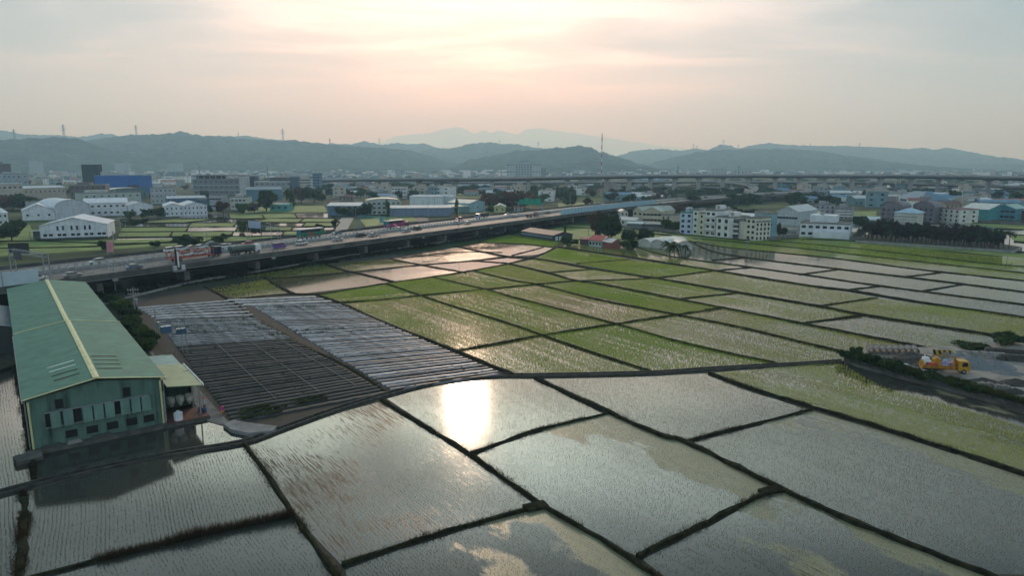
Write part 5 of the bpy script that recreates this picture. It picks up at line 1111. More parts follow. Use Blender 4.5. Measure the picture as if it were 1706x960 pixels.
# right cluster
building('grey_house', 'grey three storey house with flat roof behind the white villa', 'house', (1357, 362), (1390, 363), 342, 12, (.34, .34, .38), None, floors=3, cols=4, sidecols=2, tank=True)
building('grey_house', 'grey three storey house with balcony right of the one behind the villa', 'house', (1391, 365), (1420, 366), 347, 12, (.30, .30, .34), None, floors=3, cols=4, tank=True, extra=ex_bal)
building('low_pale_shed', 'low shed with pale blue roof left of the palm and tree grove', 'shed', (1420, 372), (1462, 374), 365, 12, (.30, .38, .42), (.46, .56, .60), 'gable', 1, 3, 0, rise=1.4, ridge='w')
for k, x in enumerate((1466, 1519)):
    building('grey_twin_house', ('left' if k == 0 else 'right') + ' one of the twin grey brown houses with round roof tops behind the grove', 'house', (x, 368), (x + 35, 370), 345, 14, (.17, .15, .17), (.2, .18, .2), 'arch', 3, 4, 0, rise=3.5, extra=lambda r, w, d, H_, wm, rm: MB().box(w * .15, w * .5, d * .3, d * .7, H_ + 3, H_ + 6.5).build('stair_head', wallm((.24, .22, .22)), r))
building('pavilion_house', 'cream pavilion house with pale blue hip roof between the twin grey houses', 'house', (1489, 374), (1527, 376), 354, 14, (.50, .52, .44), (.34, .50, .62), 'hip', 2, 7, 0, rise=2.4, extra=ex_bal)
building('white_house', 'white three storey house with round arched ground floor right of the grey twins', 'house', (1562, 368), (1597, 372), 347, 12, (.62, .62, .58), (.3, .2, .2), floors=3, cols=4, sidecols=2, ww=1.4)
building('teal_factory', 'large teal gable factory with white roof right of the white house', 'factory', (1600, 364), (1645, 367), 347, 24, (.06, .25, .27), (.56, .60, .58), 'gable', rise=3, ridge='w', shedwall=True)
building('teal_factory', 'smaller teal and blue factory with open blue frames to the right', 'factory', (1653, 365), (1690, 367), 347, 20, (.07, .22, .28), (.34, .50, .46), 'gable', 2, 4, 0, ww=2.6, rise=2.4, shedwall=True)
building('rust_shed', 'rusty red sided shed cut by the right picture edge', 'shed', (1690, 365), (1730, 367), 350, 18, (.14, .06, .05), (.5, .55, .58), 'gable', rise=2, ridge='w', shedwall=True)
building('pyramid_hall', 'hall with big slate blue pyramid roof behind the white house on the right', 'hall', (1532, 342), (1582, 342), 334, 40, (.12, .20, .26), (.13, .22, .30), 'hip', rise=7)
building('long_dark_shed', 'very long dark shed with thin white roof line in the upper right', 'shed', (1430, 338), (1512, 337), 328, 16, (.04, .07, .08), (.55, .58, .58), 'gable', rise=.8, ridge='w')
building('brown_tile_house', 'brown tiled house beside the teal factory roof', 'house', (1575, 352), (1602, 352), 341, 12, (.40, .36, .26), (.16, .09, .08), 'gable', 2, 4, 0, rise=2.5, ridge='w')

# ------------------------------------------------------------------ far houses, one shape of each kind copied
FH = []
def far_house(w, d, h, wc, rc, rf):
    b = MB(); me = bpy.data.meshes.new('small_house')
    if rf == 'gable': b.xprism([(-d / 2, 0), (d / 2, 0), (d / 2, h), (0, h + d * .18), (-d / 2, h)], -w / 2, w / 2, axis='x'); nw = len(b.f); b.add([(-w / 2 - .3, -d / 2 - .3, h + .0), (w / 2 + .3, -d / 2 - .3, h), (w / 2 + .3, 0, h + d * .18 + .15), (-w / 2 - .3, 0, h + d * .18 + .15), (w / 2 + .3, d / 2 + .3, h), (-w / 2 - .3, d / 2 + .3, h)], [(0, 1, 2, 3), (3, 2, 4, 5)])
    else:
        b.box(-w / 2, w / 2, -d / 2, d / 2, 0, h); nw = len(b.f); b.box(-w / 2 - .2, w / 2 + .2, -d / 2 - .2, d / 2 + .2, h, h + .4); b.box(-w * .1, w * .3, -d * .1, d * .35, h + .4, h + 2.6); b.box(-w * .4, -w * .28, -d * .2, -d * .05, h + .4, h + 2.0)
    nr = len(b.f); nfl = max(1, int(h / 3.2)); nc = max(2, int(w / 3.5))
    for f in range(nfl):
        for c in range(nc): x = -w / 2 + w * (c + .5) / nc; z = f * h / nfl + 1.0; b.add([(x - .6, -d / 2 - .03, z), (x + .6, -d / 2 - .03, z), (x + .6, -d / 2 - .03, z + 1.3), (x - .6, -d / 2 - .03, z + 1.3)], [(0, 1, 2, 3)])
    me.from_pydata(b.v, [], b.f)
    for m in (wallm(wc), wallm(rc), M_glass): me.materials.append(m)
    me.polygons.foreach_set('material_index', [0] * nw + [1] * (nr - nw) + [2] * (len(b.f) - nr)); me.update(); return me
KIND = []
for wc, wn in (((.70, .71, .70), 'white'), ((.40, .38, .33), 'beige'), ((.26, .30, .33), 'grey'), ((.16, .26, .30), 'blue green')):
    for rf, rc, rn in (('flat', (.3, .31, .32), 'flat roofed house'), ('gable', (.55, .58, .6), 'white roofed shed'), ('gable', (.12, .24, .36), 'blue roofed shed'), ('flat', (.35, .33, .3), 'tall block'), ('gable', (.26, .12, .10), 'red roofed house')):
        hh = 12 if rn == 'tall block' else (7.5 if rf == 'flat' else 5.0); ww_ = 9 if rf == 'flat' else 16
        KIND.append((far_house(ww_, 11, hh, wc, rc, rf), f'{wn} {rn}'))
ZONES = [ # x0,x1,y0,y1,count,where
 (0, 330, 298, 312, 62, 'in the town left of the grey factory'), (330, 640, 297, 318, 60, 'in the town behind the glass tower'), (560, 840, 300, 334, 46, 'among the trees left of the hospital'),
 (840, 1130, 301, 338, 34, 'around the foot of the radio mast'), (1290, 1706, 312, 346, 76, 'in the village under the right viaduct'), (420, 640, 318, 336, 8, 'by the green woods behind the temple')]
OCC = [(846, 900, 290, 300)]
cnt = {}
for x0, x1, y0, y1, n, where in ZONES:
    for i in range(n):
        px = R.uniform(x0, x1); py = y0 + (y1 - y0) * R.random() ** 1.3; me, kd = R.choice(KIND); p = P2(px, py)
        o = link('small_house', me); o.location = (*p, 0); s = R.uniform(.8, 1.5); o.scale = (s * R.uniform(.8, 1.6), s, R.uniform(.8, 1.15)); o.rotation_euler = (0, 0, R.choice((.25, -.15, .5, -.45, .05)) + R.uniform(-.1, .1))
        cnt.setdefault((kd, where), []).append((px, o)); tag(o, f'{kd} {where}', 'house', 'small houses ' + where)
def rank(d):
    for (kd, where), l in d.items():
        l.sort(key=lambda q_: q_[0])
        for i, (_, o) in enumerate(l):
            if len(l) > 1: o['label'] = f'{kd} {where}, {nth(i + 1)} from left'
rank(cnt)
V, Fc = [], []
for i in range(2600):   # the town too far off to count
    px = R.choice((R.uniform(-100, 860), R.uniform(-100, 860), R.uniform(860, 1800))); py = 283.0 + 13 * R.random() ** .8; p = P2(px, py); w = R.uniform(5, 22) * R.choice((1, 1, 1.8)); dd = R.uniform(6, 14); h = R.choice((4, 5, 7, 9, 12, 16 if R.random() < .3 else 6)); t = R.uniform(-.5, .5)
    V.append((p, w, dd, h, t))
def mass(name, part, wc, label):
    mb = MB()
    for p, w, dd, h, t in part: mb.box(p.x - w / 2, p.x + w / 2, p.y - dd / 2, p.y + dd / 2, 0, h, rz=t)
    tag(mb.build(name, wallm(wc)), label, 'town', kind='stuff')
mass('far_town', V[0::4], (.62, .64, .64), 'mass of tiny white houses at the foot of the hills'); mass('far_town', V[1::4], (.22, .28, .32), 'mass of tiny slate coloured houses at the foot of the hills')
mass('far_town', V[2::4], (.36, .34, .32), 'mass of tiny beige houses at the foot of the hills'); mass('far_town', V[3::4], (.10, .16, .20), 'mass of tiny dark blue sheds at the foot of the hills')
for px, wpx, top, base, lab in ((59, 18, 268, 292, 'dark apartment block standing over the far town on the left'), (203, 22, 272, 292, 'wide pale apartment block in the haze behind the blue wrapped building'), (290, 24, 272, 291, 'grey apartment block in the haze left of the big grey factory'), (1198, 24, 281, 293, 'grey tall block just above the high viaduct deck'), (1237, 30, 284, 293, 'low dark block behind the high viaduct'), (905, 9, 281, 297, 'faint narrow block right of the hospital')):
    p = P2(px, base); w = wpx * p.length / F_PX; building('apartment_block', lab, 'apartment block', (px - wpx / 2, base), (px + wpx / 2, base), top, 18, (.26, .32, .36), None, floors=6, cols=5, ww=3.5, wh=1.6)

# ------------------------------------------------------------------ high viaduct, lower viaduct and ramps in the distance
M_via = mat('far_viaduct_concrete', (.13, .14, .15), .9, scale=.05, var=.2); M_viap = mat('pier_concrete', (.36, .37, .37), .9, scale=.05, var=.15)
def far_viaduct(name, pts, z, w, th, label, piers, pw=3.0, haunch=False):
    W3 = [(G(x, y, zz), zz) for x, y, zz in [(p[0], p[1], p[2] if len(p) > 2 else z) for p in pts]]
    r = empty(name, (0, 0, 0), 0, label, 'viaduct'); P = smooth([v.to_2d() for v, _ in W3]); Z = []
    for i in range(len(W3) - 1): Z += [W3[i][1] + (W3[i + 1][1] - W3[i][1]) * k / 4 for k in range(4)]
    Z.append(W3[-1][1]) if len(W3) > 2 else None
    if len(W3) == 2: Z = [W3[0][1], W3[1][1]]
    a, b = offset(P, w / 2), offset(P, -w / 2); c1, c2 = offset(P, w / 4), offset(P, -w / 4); mb = MB(); n = len(P)
    vs = []
    for i in range(n): vs += [(*a[i], Z[i]), (*a[i], Z[i] - th * .45), (*c1[i], Z[i] - th), (*c2[i], Z[i] - th), (*b[i], Z[i] - th * .45), (*b[i], Z[i])]
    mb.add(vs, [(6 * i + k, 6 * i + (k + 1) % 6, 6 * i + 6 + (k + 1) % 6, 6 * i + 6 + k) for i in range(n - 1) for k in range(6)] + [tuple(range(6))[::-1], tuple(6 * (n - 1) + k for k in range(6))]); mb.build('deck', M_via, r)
    for s in (1, -1):
        e = offset(P, s * (w / 2 - .15)); e2 = offset(P, s * (w / 2 + .1)); m2 = MB(); vs = []
        for i in range(n): vs += [(*e[i], Z[i] + .003), (*e[i], Z[i] + 1.0), (*e2[i], Z[i] + 1.0), (*e2[i], Z[i] - .2)]
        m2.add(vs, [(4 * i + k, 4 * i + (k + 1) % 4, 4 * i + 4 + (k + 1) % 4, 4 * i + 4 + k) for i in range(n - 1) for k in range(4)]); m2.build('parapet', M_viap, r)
    for px in piers:
        best = min(range(n), key=lambda i: abs(853 + F_PX * P[i].x / (P[i].y * math.cos(PITCH) + CAM_H * math.sin(PITCH)) - px)); j = best + 1 if best < n - 1 else best - 1
        f = lambda p_: 853 + F_PX * p_.x / (p_.y * math.cos(PITCH) + CAM_H * math.sin(PITCH) * 1.0)
        f0, f1 = f(P[best]), f(P[j]); t = 0 if f1 == f0 else (px - f0) / (f1 - f0); c = P[best].lerp(P[j], max(-1, min(1, t)))
        zz = Z[best] - th * .9
        m = MB().box(-pw / 2, pw / 2, -pw / 2, pw / 2, 0, zz - 2.0).add([(-pw / 2, -pw / 2, zz - 2), (pw / 2, -pw / 2, zz - 2), (pw / 2, pw / 2, zz - 2), (-pw / 2, pw / 2, zz - 2), (-pw * .8, -w * .28, zz), (pw * .8, -w * .28, zz), (pw * .8, w * .28, zz), (-pw * .8, w * .28, zz)], [(4, 5, 6, 7), (0, 1, 5, 4), (1, 2, 6, 5), (2, 3, 7, 6), (3, 0, 4, 7)])
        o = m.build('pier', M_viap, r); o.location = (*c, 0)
    return r
HV = far_viaduct('high_viaduct', [(540, 299.5, 14), (660, 298, 16), (800, 297, 19), (950, 294, 21), (1080, 292, 22), (1300, 291.5, 22), (1500, 292, 22), (1640, 294, 22), (1800, 297, 22)], 22, 22, 3.6, 'high dark road viaduct crossing the whole upper right below the hills', [640, 700, 760, 820, 880, 945, 1010, 1048, 1083, 1123, 1163, 1203, 1245, 1290, 1330, 1372, 1418, 1465, 1515, 1561, 1644], 4)
far_viaduct('low_viaduct', [(700, 303.5, 10), (900, 304, 11), (1040, 303, 12), (1200, 302.5, 12), (1400, 304, 12), (1560, 307, 12), (1720, 312, 12)], 12, 16, 2.2, 'lower road viaduct running beneath the high viaduct on the right', [1055, 1090, 1125, 1238, 1283, 1322, 1372, 1419, 1466, 1486, 1530, 1580, 1620], 3)
far_viaduct('slip_ramp', [(1080, 311, 7), (1150, 311, 7.5), (1215, 313.5, 8), (1240, 317, 8), (1245, 322, 6), (1210, 326, 3)], 7, 9, 1.6, 'curved slip ramp looping down under the viaducts', [1110, 1160, 1207, 1225], 2)
far_viaduct('slip_ramp', [(1200, 304, 11), (1228, 305.5, 11), (1248, 309, 10), (1256, 314, 8), (1252, 319, 6)], 8, 9, 1.6, 'short outer slip ramp falling from the low viaduct', [1218, 1240], 2)
flat_road(smooth([P2(*p) for p in [(1180, 332), (1300, 327), (1400, 325), (1560, 322), (1720, 322)]]), 16, 'far_road', M_asphw, .3)
for k, px in enumerate((1190, 1213, 1248, 1262, 1290, 1306, 1335, 1370)):
    o = make_car(f'tiny car on the far road under the viaducts, {nth(k + 1)} from the left', R.choice((WHITE, SILV, BLK, WHITE)), 'suv', group='tiny cars on the far road'); p = P2(px, 328 - (px - 1190) * .014 + R.uniform(-.8, .8)); o.location = (*p, .32); o.rotation_euler = (0, 0, -.2)

# ------------------------------------------------------------------ noise barriers
M_blue = mat('blue_barrier_sheet', (.30, .48, .60), .35, scale=.4, var=.1)
def barrier(i0, f0, i1, f1, label, h=3.0, m=M_blue, o_=.22, z=ZD + .95):
    r = empty('noise_barrier', (0, 0, 0), 0, label, 'noise barrier'); E = off(o_); pts = [E[i0].lerp(E[i0 + 1], f0)] + E[i0 + 1:i1 + 1] + [E[i1].lerp(E[i1 + 1], f1)]
    mb = MB(); a, b = offset(pts, .06), offset(pts, -.06); n = len(pts)
    mb.add([(*p, z) for p in a] + [(*p, z) for p in b] + [(*p, z + h) for p in a] + [(*p, z + h) for p in b], [(i, i + 1, 2 * n + i + 1, 2 * n + i) for i in range(n - 1)] + [(n + i, 3 * n + i, 3 * n + i + 1, n + i + 1) for i in range(n - 1)] + [(2 * n + i, 2 * n + i + 1, 3 * n + i + 1, 3 * n + i) for i in range(n - 1)])
    mb.build('panels', m, r); pm = MB()
    for p, q_ in zip(pts, pts[1:]):
        k = max(1, int((q_ - p).length / 4))
        for j in range(k): c = p.lerp(q_, j / k); pm.box(c.x - .12, c.x + .12, c.y - .12, c.y + .12, z, z + h + .3)
    tag(pm.build('posts', M_steel, r), kind='stuff'); return r
def edge_index(px):
    f = lambda p_: 853 + F_PX * p_.x / (p_.y * math.cos(PITCH) + (CAM_H - ZD - 2) * math.sin(PITCH))
    for i in range(len(NE) - 1):
        if f(NE[i]) <= px < f(NE[i + 1]) and NE[i].y > 30: return i, (px - f(NE[i])) / (f(NE[i + 1]) - f(NE[i]))
    return 12, 0
i0, f0 = edge_index(935); i1, f1 = edge_index(1092); barrier(i0, f0, i1, f1, 'light blue noise barrier along the near edge of the motorway in the upper middle', 3.0)
i0, f0 = edge_index(8); i1, f1 = edge_index(60)
barrier(0, 0, i1, f1, 'pale blue white panel wall on the motorway edge at the far left', 3.2, mat('pale_barrier', (.48, .58, .64), .4, scale=.4, var=.1))

# ------------------------------------------------------------------ poles, gantries, masts
def pole(px, base, top, label, arms=2, group=None, trafo=False, rz=.4, name='utility_pole', lean=0.0):
    p = P2(px, base); h = ZAT(p, top); r = empty(name, (*p, 0), rz, label, 'utility pole', group); MB().tube((0, 0, 0), (lean, 0, h), .17, .11, n=9).build('post', M_conc, r)
    for k in range(arms):
        a = MB().box(-1.1 + lean, 1.1 + lean, -.06, .06, h - .7 - k * .9, h - .58 - k * .9).build('crossarm', M_steel, r)
        b = MB()
        for x in (-1, -.45, .45, 1): b.tube((x + lean, 0, h - .58 - k * .9), (x + lean, 0, h - .3 - k * .9), .06, .04, n=6)
        b.build('insulators', M_white, a)
    if trafo: MB().tube((.42, 0, h - 3.8), (.42, 0, h - 2.6), .33, n=12).build('transformer', M_steel, r)
    r['h'] = h; return r
PL = [pole(193, 489, 438, 'concrete pole with wires beyond the factory roof next to the motorway', 2), pole(226, 530, 479, 'concrete pole with crossarms and grey transformer beside the shrubs', 2, trafo=True),
      pole(263, 573, 515, 'dark pole with crossarm at the corner of the left vegetable plot', 1, trafo=True), pole(12, 492, 452, 'thin pole with one crossarm before the white panel wall at far left', 1)]
def wire(a, b, sag=1.2, r_=.02, label=None, k=0):
    mb = MB(); prev = None
    for i in range(13):
        t = i / 12; p = a.lerp(b, t); p.z -= sag * 4 * t * (1 - t)
        if prev is not None: mb.tube(prev, p, r_, n=4, cap=False)
        prev = p
    return tag(mb.build('power_line', M_wire), label, 'power line', 'power lines by the factory')
def top_of(r, dz=-.4, x=0): return Vector((r.location.x + x, r.location.y, r['h'] + dz))
for k, (a, b) in enumerate(((0, 1), (1, 2))):
    for j, x in enumerate((-.9, 0, .9)): wire(top_of(PL[a], x=x), top_of(PL[b], x=x), 1.0, label=f'thin sagging wire between the {("motorway and transformer poles", "transformer and plot corner poles")[k]}, {("left", "middle", "right")[j]} one')
for j, (px, py) in enumerate(((404, 690), (470, 660))): wire(top_of(PL[2], dz=-.5), G(px, py, .5), .6, .015, label=('pale stay wire from the plot corner pole, the steeper one', 'pale stay wire from the plot corner pole, the flatter one')[j])
# equipment frame behind the annex
fr = empty('pump_frame', (*P2(293, 590), 0), fa, 'cluster of steel posts with blue electrical boxes behind the annex roof', 'equipment frame')
for x in (-1.4, -.2, 1.2, 1.9): MB().box(x - .06, x + .06, -.06, .06, 0, 6.2 + x * .5).build('post', M_steel, fr)
MB().box(-2.1, -.4, -.4, .4, 4.2, 5.4).build('electrical_box', paint('box_blue', (.06, .12, .2)), fr); MB().box(.4, 2.0, -.35, .35, 3.6, 4.6).build('electrical_box', paint('box_blue2', (.05, .10, .16)), fr); MB().box(-2.1, 2.1, -.05, .05, 4.05, 4.17).build('rail', M_steel, fr)
FPOLES = [(910, 0)]
for px, base, top, lab in ((1099, 401, 386, 'slim pole in the green field left of the white house row'), (1189, 404, 386, 'slim dark pole standing in front of the white house row'), (1214, 394, 372, 'slim pole at the corner of the middle white house'), (320, 405, 378, 'thin pole beside the round dark trees beyond the motorway'), (345, 405, 387, 'short pole in the fields left of the leaning bush'), (980, 392, 380, 'thin pole left of the big dark tree'), (202, 392, 360, 'pole behind the lone white warehouse, left of two'), (211, 396, 366, 'pole behind the lone white warehouse, right of two'), (270, 402, 395, 'very short post in the pale paddy'), (190, 412, 385, 'pole beside the small round tree below the white warehouse'), (1244, 424, 400, 'thin pole standing in the reflecting green paddy'), (1165, 410, 396, 'low pole right of the tunnel greenhouses'), (724, 352, 330, 'thin lamp pole before the large white box')):
    pole(px, base, top, lab, 1)
M_cyan = paint('gantry_cyan', (.10, .30, .32), .5)
def lamp(i, o_, label, h=9, side=1):
    p = off(o_)[i]; r = empty('street_lamp', (*p, ZD + .9), heading(p), label, 'street lamp', 'lamps along the motorway'); MB().tube((0, 0, 0), (0, 0, h), .11, .07, n=8).build('post', M_steel, r); MB().tube((0, 0, h), (0, 1.6 * side, h + .3), .05, n=6).build('arm', M_steel, r); MB().box(-.14, .14, 1.3 * side, 1.9 * side, h + .22, h + .36).build('lamp_head', M_white, r)
for k, i in enumerate((9, 11, 13, 15, 17, 19, 21)): lamp(i, .2, f'slender grey street lamp on the near parapet, {nth(k + 1)} from the left')
for k, i in enumerate((10, 12, 14, 16, 18, 20)): lamp(i, HWW - .2, f'slender grey street lamp on the far parapet, {nth(k + 1)} from the left', side=-1)
def lattice(b, x, y, h, s=.6):
    for dx in (-s, s): b.tube((x + dx, y, 0), (x + dx, y, h), .13, n=6)
    k = int(h / 1.3)
    for j in range(k): b.box(x - s, x + s, y - .05, y + .05, j * h / k + .3, j * h / k + .42)
def gantry(px, py, o0, o1, h, label, panels, mats_=M_cyan):
    i, f = edge_index(px); p = off(o0)[i].lerp(off(o0)[i + 1], f); th = heading(p); r = empty('sign_gantry', (*p, ZD), th, label, 'sign gantry'); w = o1 - o0
    for y in (0, w): b = MB(); lattice(b, 0, y, h); b.build('post', mats_, r)
    b = MB()
    for z in (h - .9, h): 
        for x in (-.5, .5): b.tube((x, -.6, z), (x, w + .6, z), .09, n=6)
    for j in range(int(w / 1.5)): b.tube((-.5, j * 1.5, h - .9), (-.5, j * 1.5 + 1.5, h), .05, n=4)
    b.build('beam', mats_, r)
    for y0, y1, z0, z1, c in panels: MB().box(-.75, -.65, y0, y1, z0, z1).build('sign_panel', mat('panel_%02d%02d%02d' % tuple(int(99 * q_) for q_ in c), c, .5, var=.1), r)
    return r
gantry(20, 0, 21, 37, 7.5, 'steel sign gantry with small green sign at the far left picture edge', [(8, 11, 5.6, 7.6, (.01, .22, .15))], M_steel)
gantry(76, 0, 0.6, 18.4, 7.5, 'steel lattice sign gantry over the near lanes behind the green factory roof', [(11, 15, 5.2, 7.4, (.05, .06, .07))], M_steel)
gantry(530, 0, 20.5, 37.5, 6.5, 'sign gantry with blank blue grey panel over the far carriageway left of the green coach', [(9, 16, 5.6, 8.2, (.34, .42, .55))], M_steel)
gantry(708, 0, 20.5, 37.5, 6.5, 'cyan lattice gantry over the far carriageway right of the magenta coach', [(2, 4, 4, 6.2, (.10, .3, .33))])
i, f = edge_index(980)
gs2 = gantry(955, 0, 20.5, 37.5, 6.5, 'wide gantry with a row of bright green direction signs above the distant traffic', [(1, 4.6, 5.2, 9, (.0, .27, .17)), (5, 8.6, 5.2, 8.4, (.0, .27, .17)), (9, 12.4, 5.2, 9, (.0, .27, .17)), (12.8, 16, 5.2, 8.2, (.0, .27, .17))])
# camera mast and pink board on the near parapet
i, f = edge_index(291); p = off(-.1)[i].lerp(off(-.1)[i + 1], f); r = empty('traffic_sign_mast', (*p, ZD - .8), heading(p), 'tall narrow dark and white sign on brackets in front of the transporter', 'traffic sign')
MB().box(-.6, -.1, -.25, -.1, 1.2, 6.2).build('dark_board', M_tyre, r); MB().box(.05, .5, -.25, -.1, .9, 5.4).build('white_board', M_white, r); MB().box(-1.6, 2.0, -.9, .0, -.2, .1).build('bracket', M_conc, r)
for x in (-1.0, 1.5): MB().box(x - .5, x + .5, -.6, .0, .2, 1.5).build('control_box', mat('box_grey', (.45, .48, .5), .5), r)
i, f = edge_index(300); p = off(HWW - .2)[i].lerp(off(HWW - .2)[i + 1], f); r = empty('pink_signboard', (*p, ZD + .9), heading(p), 'small pink board on the far parapet above the transporter', 'signboard')
MB().box(-1.0, 1.0, -.08, .0, .8, 4.2).build('board', mat('pink', (.55, .25, .28), .5), r); MB().box(-.9, -.8, -.06, .0, 0, .8).box(.8, .9, -.06, .0, 0, .8).build('legs', M_steel, r)
i, f = edge_index(365); p = off(HWW + 3)[i]
bp = P2(33, 428); r = empty('dark_billboard', (*bp, 0), .25, 'dark billboard seen from behind in the field at the far left', 'billboard'); hb = ZAT(bp, 420)
MB().box(-3.4, 3.4, -.15, .15, 1.2, 5.2).build('board', mat('board_dark', (.02, .018, .018), .7), r)
for x in (-2.8, 0, 2.8): MB().box(x - .1, x + .1, .16, .36, 0, 5.0).build('leg', M_steel, r)
# radio mast with red and white bands
mp_ = P2(1001, 322); mh = ZAT(mp_, 222); r = empty('radio_mast', (*mp_, 0), 0, 'very tall thin red and white radio mast right of the hospital', 'radio mast')
M_mr = mat('mast_red', (.38, .06, .05), .6); M_mw = mat('mast_white', (.5, .5, .5), .6); nb = 15
for k in range(nb): MB().tube((0, 0, mh * k / nb), (0, 0, mh * (k + 1) / nb), .55, n=6).build('mast_section', M_mr if k % 2 else M_mw, r)
# slim chimneys and masts seen over the town
for px, base, top, lab in ((333, 300, 273, 'thin dark mast above the big grey factory roof'), (447, 300, 277, 'thin dark mast behind the long grey works'), (669, 300, 283, 'short dark mast in the far town'), (836, 300, 286, 'short mast left of the hospital'), (948, 299, 284, 'thin mast left of the radio mast'), (1020, 298, 286, 'short mast right of the radio mast'), (1129, 300, 274, 'dark lattice mast behind the viaduct'), (1230, 298, 274, 'dark electricity mast behind the viaduct on the right')):
    p = P2(px, base); r = empty('mast', (*p, 0), 0, lab, 'mast'); h = ZAT(p, top); MB().tube((0, 0, 0), (0, 0, h), 1.0, .7, n=6).build('post', mat('mast_dark', (.06, .09, .11), .7), r); MB().box(-2.5, 2.5, -.3, .3, h * .8, h * .8 + .8).build('crossarm', M_wire, r)

# ------------------------------------------------------------------ hills
def hill_material(name, a, b):
    m = mat(name, a, 1.0, scale=.018, col2=b, spec=0.0); t = m.node_tree; bs = t.nodes['Principled BSDF']
    tcn = t.nodes.new('ShaderNodeTexCoord'); v = t.nodes.new('ShaderNodeTexVoronoi'); v.inputs['Scale'].default_value = .035; t.links.new(tcn.outputs['Object'], v.inputs['Vector'])
    bn = t.nodes.new('ShaderNodeBump'); bn.inputs['Distance'].default_value = 14; bn.inputs['Strength'].default_value = .9; bn.invert = True; t.links.new(v.outputs['Distance'], bn.inputs['Height']); t.links.new(bn.outputs[0], bs.inputs['Normal'])
    return m
M_hill = hill_material('forest_hill', (.006, .014, .008), (.060, .085, .04))
def hills(D, ridge, front, back, seed, rough=1.0):
    pts = [((px - 853) / F_PX, ZAT(Vector((0, D)), py)) for px, py in ridge]
    u0, u1 = pts[0][0], pts[-1][0]; nx = int(min(700, (u1 - u0) * D / (9 if D < 8000 else 40))); nf, nb_ = 34, 8; V = []
    us = [u0 + (u1 - u0) * i / nx for i in range(nx + 1)]
    for i, u in enumerate(us):
        k = max(j for j in range(len(pts)) if pts[j][0] <= u + 1e-9); k = min(k, len(pts) - 2); t = (u - pts[k][0]) / (pts[k + 1][0] - pts[k][0]); t = t * t * (3 - 2 * t) * .5 + t * .5
        zr = pts[k][1] + (pts[k + 1][1] - pts[k][1]) * t; zr += (mnoise.fractal(Vector((u * D / 55, seed, 0)), 1.0, 2.0, 4)) * 9 * rough + (mnoise.noise(Vector((u * D / 16, seed, 3)))) * 3.5
        zr = max(zr, -5)
        for j in range(nf + nb_ + 1):
            if j <= nf:
                s = j / nf; y = D - front * (1 - s); q_ = Vector((u * D / 420, y / 420, seed)); rn = 1 - abs(mnoise.fractal(q_, .9, 2.1, 4)) * 2
                prof = s ** 1.25; z = zr * max(0, min(1, prof * (1 - (1 - s) * .9 * (1 - max(0, rn)) * 1.2))) ; z += mnoise.noise(Vector((u * D / 40, y / 40, seed))) * 3 * (1 - s) * s * 4 * rough
            else:
                s = (j - nf) / nb_; y = D + back * s; z = zr * (1 - s) ** 1.2
            V.append((u * D, y, max(z, -4 if s else -4)))
    n = nf + nb_ + 1; Fq = [(i * n + j, (i + 1) * n + j, (i + 1) * n + j + 1, i * n + j + 1) for i in range(nx) for j in range(n - 1)]
    me = bpy.data.meshes.new('hills'); me.from_pydata(V, [], Fq); me.materials.append(M_hill); me.polygons.foreach_set('use_smooth', [True] * len(me.polygons)); me.update()
    return tag(link('hills', me), kind='structure')
hills(3400, [(-260, 262), (-120, 245), (-60, 240), (0, 241), (22, 233), (66, 230), (100, 229), (120, 228), (153, 233), (175, 244), (215, 254), (290, 268), (350, 282)], 1000, 700, 1)
hills(4300, [(-300, 240), (60, 238), (130, 240), (170, 232), (195, 229), (225, 225), (262, 224), (300, 222), (314, 218), (333, 224), (366, 226), (410, 230), (453, 233), (475, 235), (492, 233), (519, 236), (552, 240), (606, 244), (655, 247), (687, 251), (720, 259), (753, 270), (790, 285)], 1500, 900, 2)
hills(6300, [(-400, 215), (-60, 225), (0, 219), (25, 217), (60, 224), (110, 225), (150, 228), (190, 222), (230, 229), (330, 232), (380, 227), (420, 226), (460, 232), (540, 239), (590, 240), (613, 235), (639, 241), (665, 238), (683, 240), (709, 239), (731, 246), (790, 262), (830, 272)], 1500, 1000, 3)
hills(5600, [(660, 270), (709, 252), (722, 247), (753, 247), (788, 239), (819, 237), (840, 240), (862, 240), (891, 246), (950, 250), (1020, 262), (1080, 275)], 1400, 900, 4)
hills(3900, [(700, 288), (762, 275), (786, 265), (819, 259), (862, 251), (906, 249), (925, 247), (944, 245), (961, 242), (981, 245), (998, 254), (1031, 262), (1064, 274), (1086, 280), (1108, 284), (1150, 288)], 1200, 800, 5)
hills(6600, [(960, 285), (1000, 270), (1027, 259), (1053, 251), (1075, 249), (1100, 248), (1130, 251), (1152, 247), (1173, 250), (1195, 240), (1206, 242), (1224, 247), (1250, 241), (1270, 238), (1300, 241), (1356, 243), (1387, 243), (1452, 245), (1500, 248), (1524, 246), (1536, 250), (1564, 246), (1596, 253), (1631, 261), (1667, 267), (1706, 269), (1900, 272), (2150, 268)], 1800, 1000, 6)
hills(4700, [(1040, 288), (1075, 276), (1100, 266), (1130, 259), (1162, 252), (1200, 249), (1250, 248), (1310, 248), (1356, 251), (1392, 259), (1428, 263), (1464, 269), (1500, 277), (1524, 282), (1600, 288)], 1300, 900, 7)
hills(5200, [(1500, 285), (1580, 276), (1640, 272), (1706, 275), (1800, 270), (2100, 276)], 1200, 900, 8)
hills(29000, [(560, 250), (640, 236), (666, 226), (690, 224), (714, 222), (742, 215), (752, 213), (764, 211), (779, 215), (792, 223), (808, 216), (819, 221), (832, 217), (862, 224), (876, 215), (900, 213), (917, 217), (950, 221), (1000, 228), (1050, 236), (1100, 243), (1150, 248), (1220, 258)], 2500, 1500, 9, 2.0)
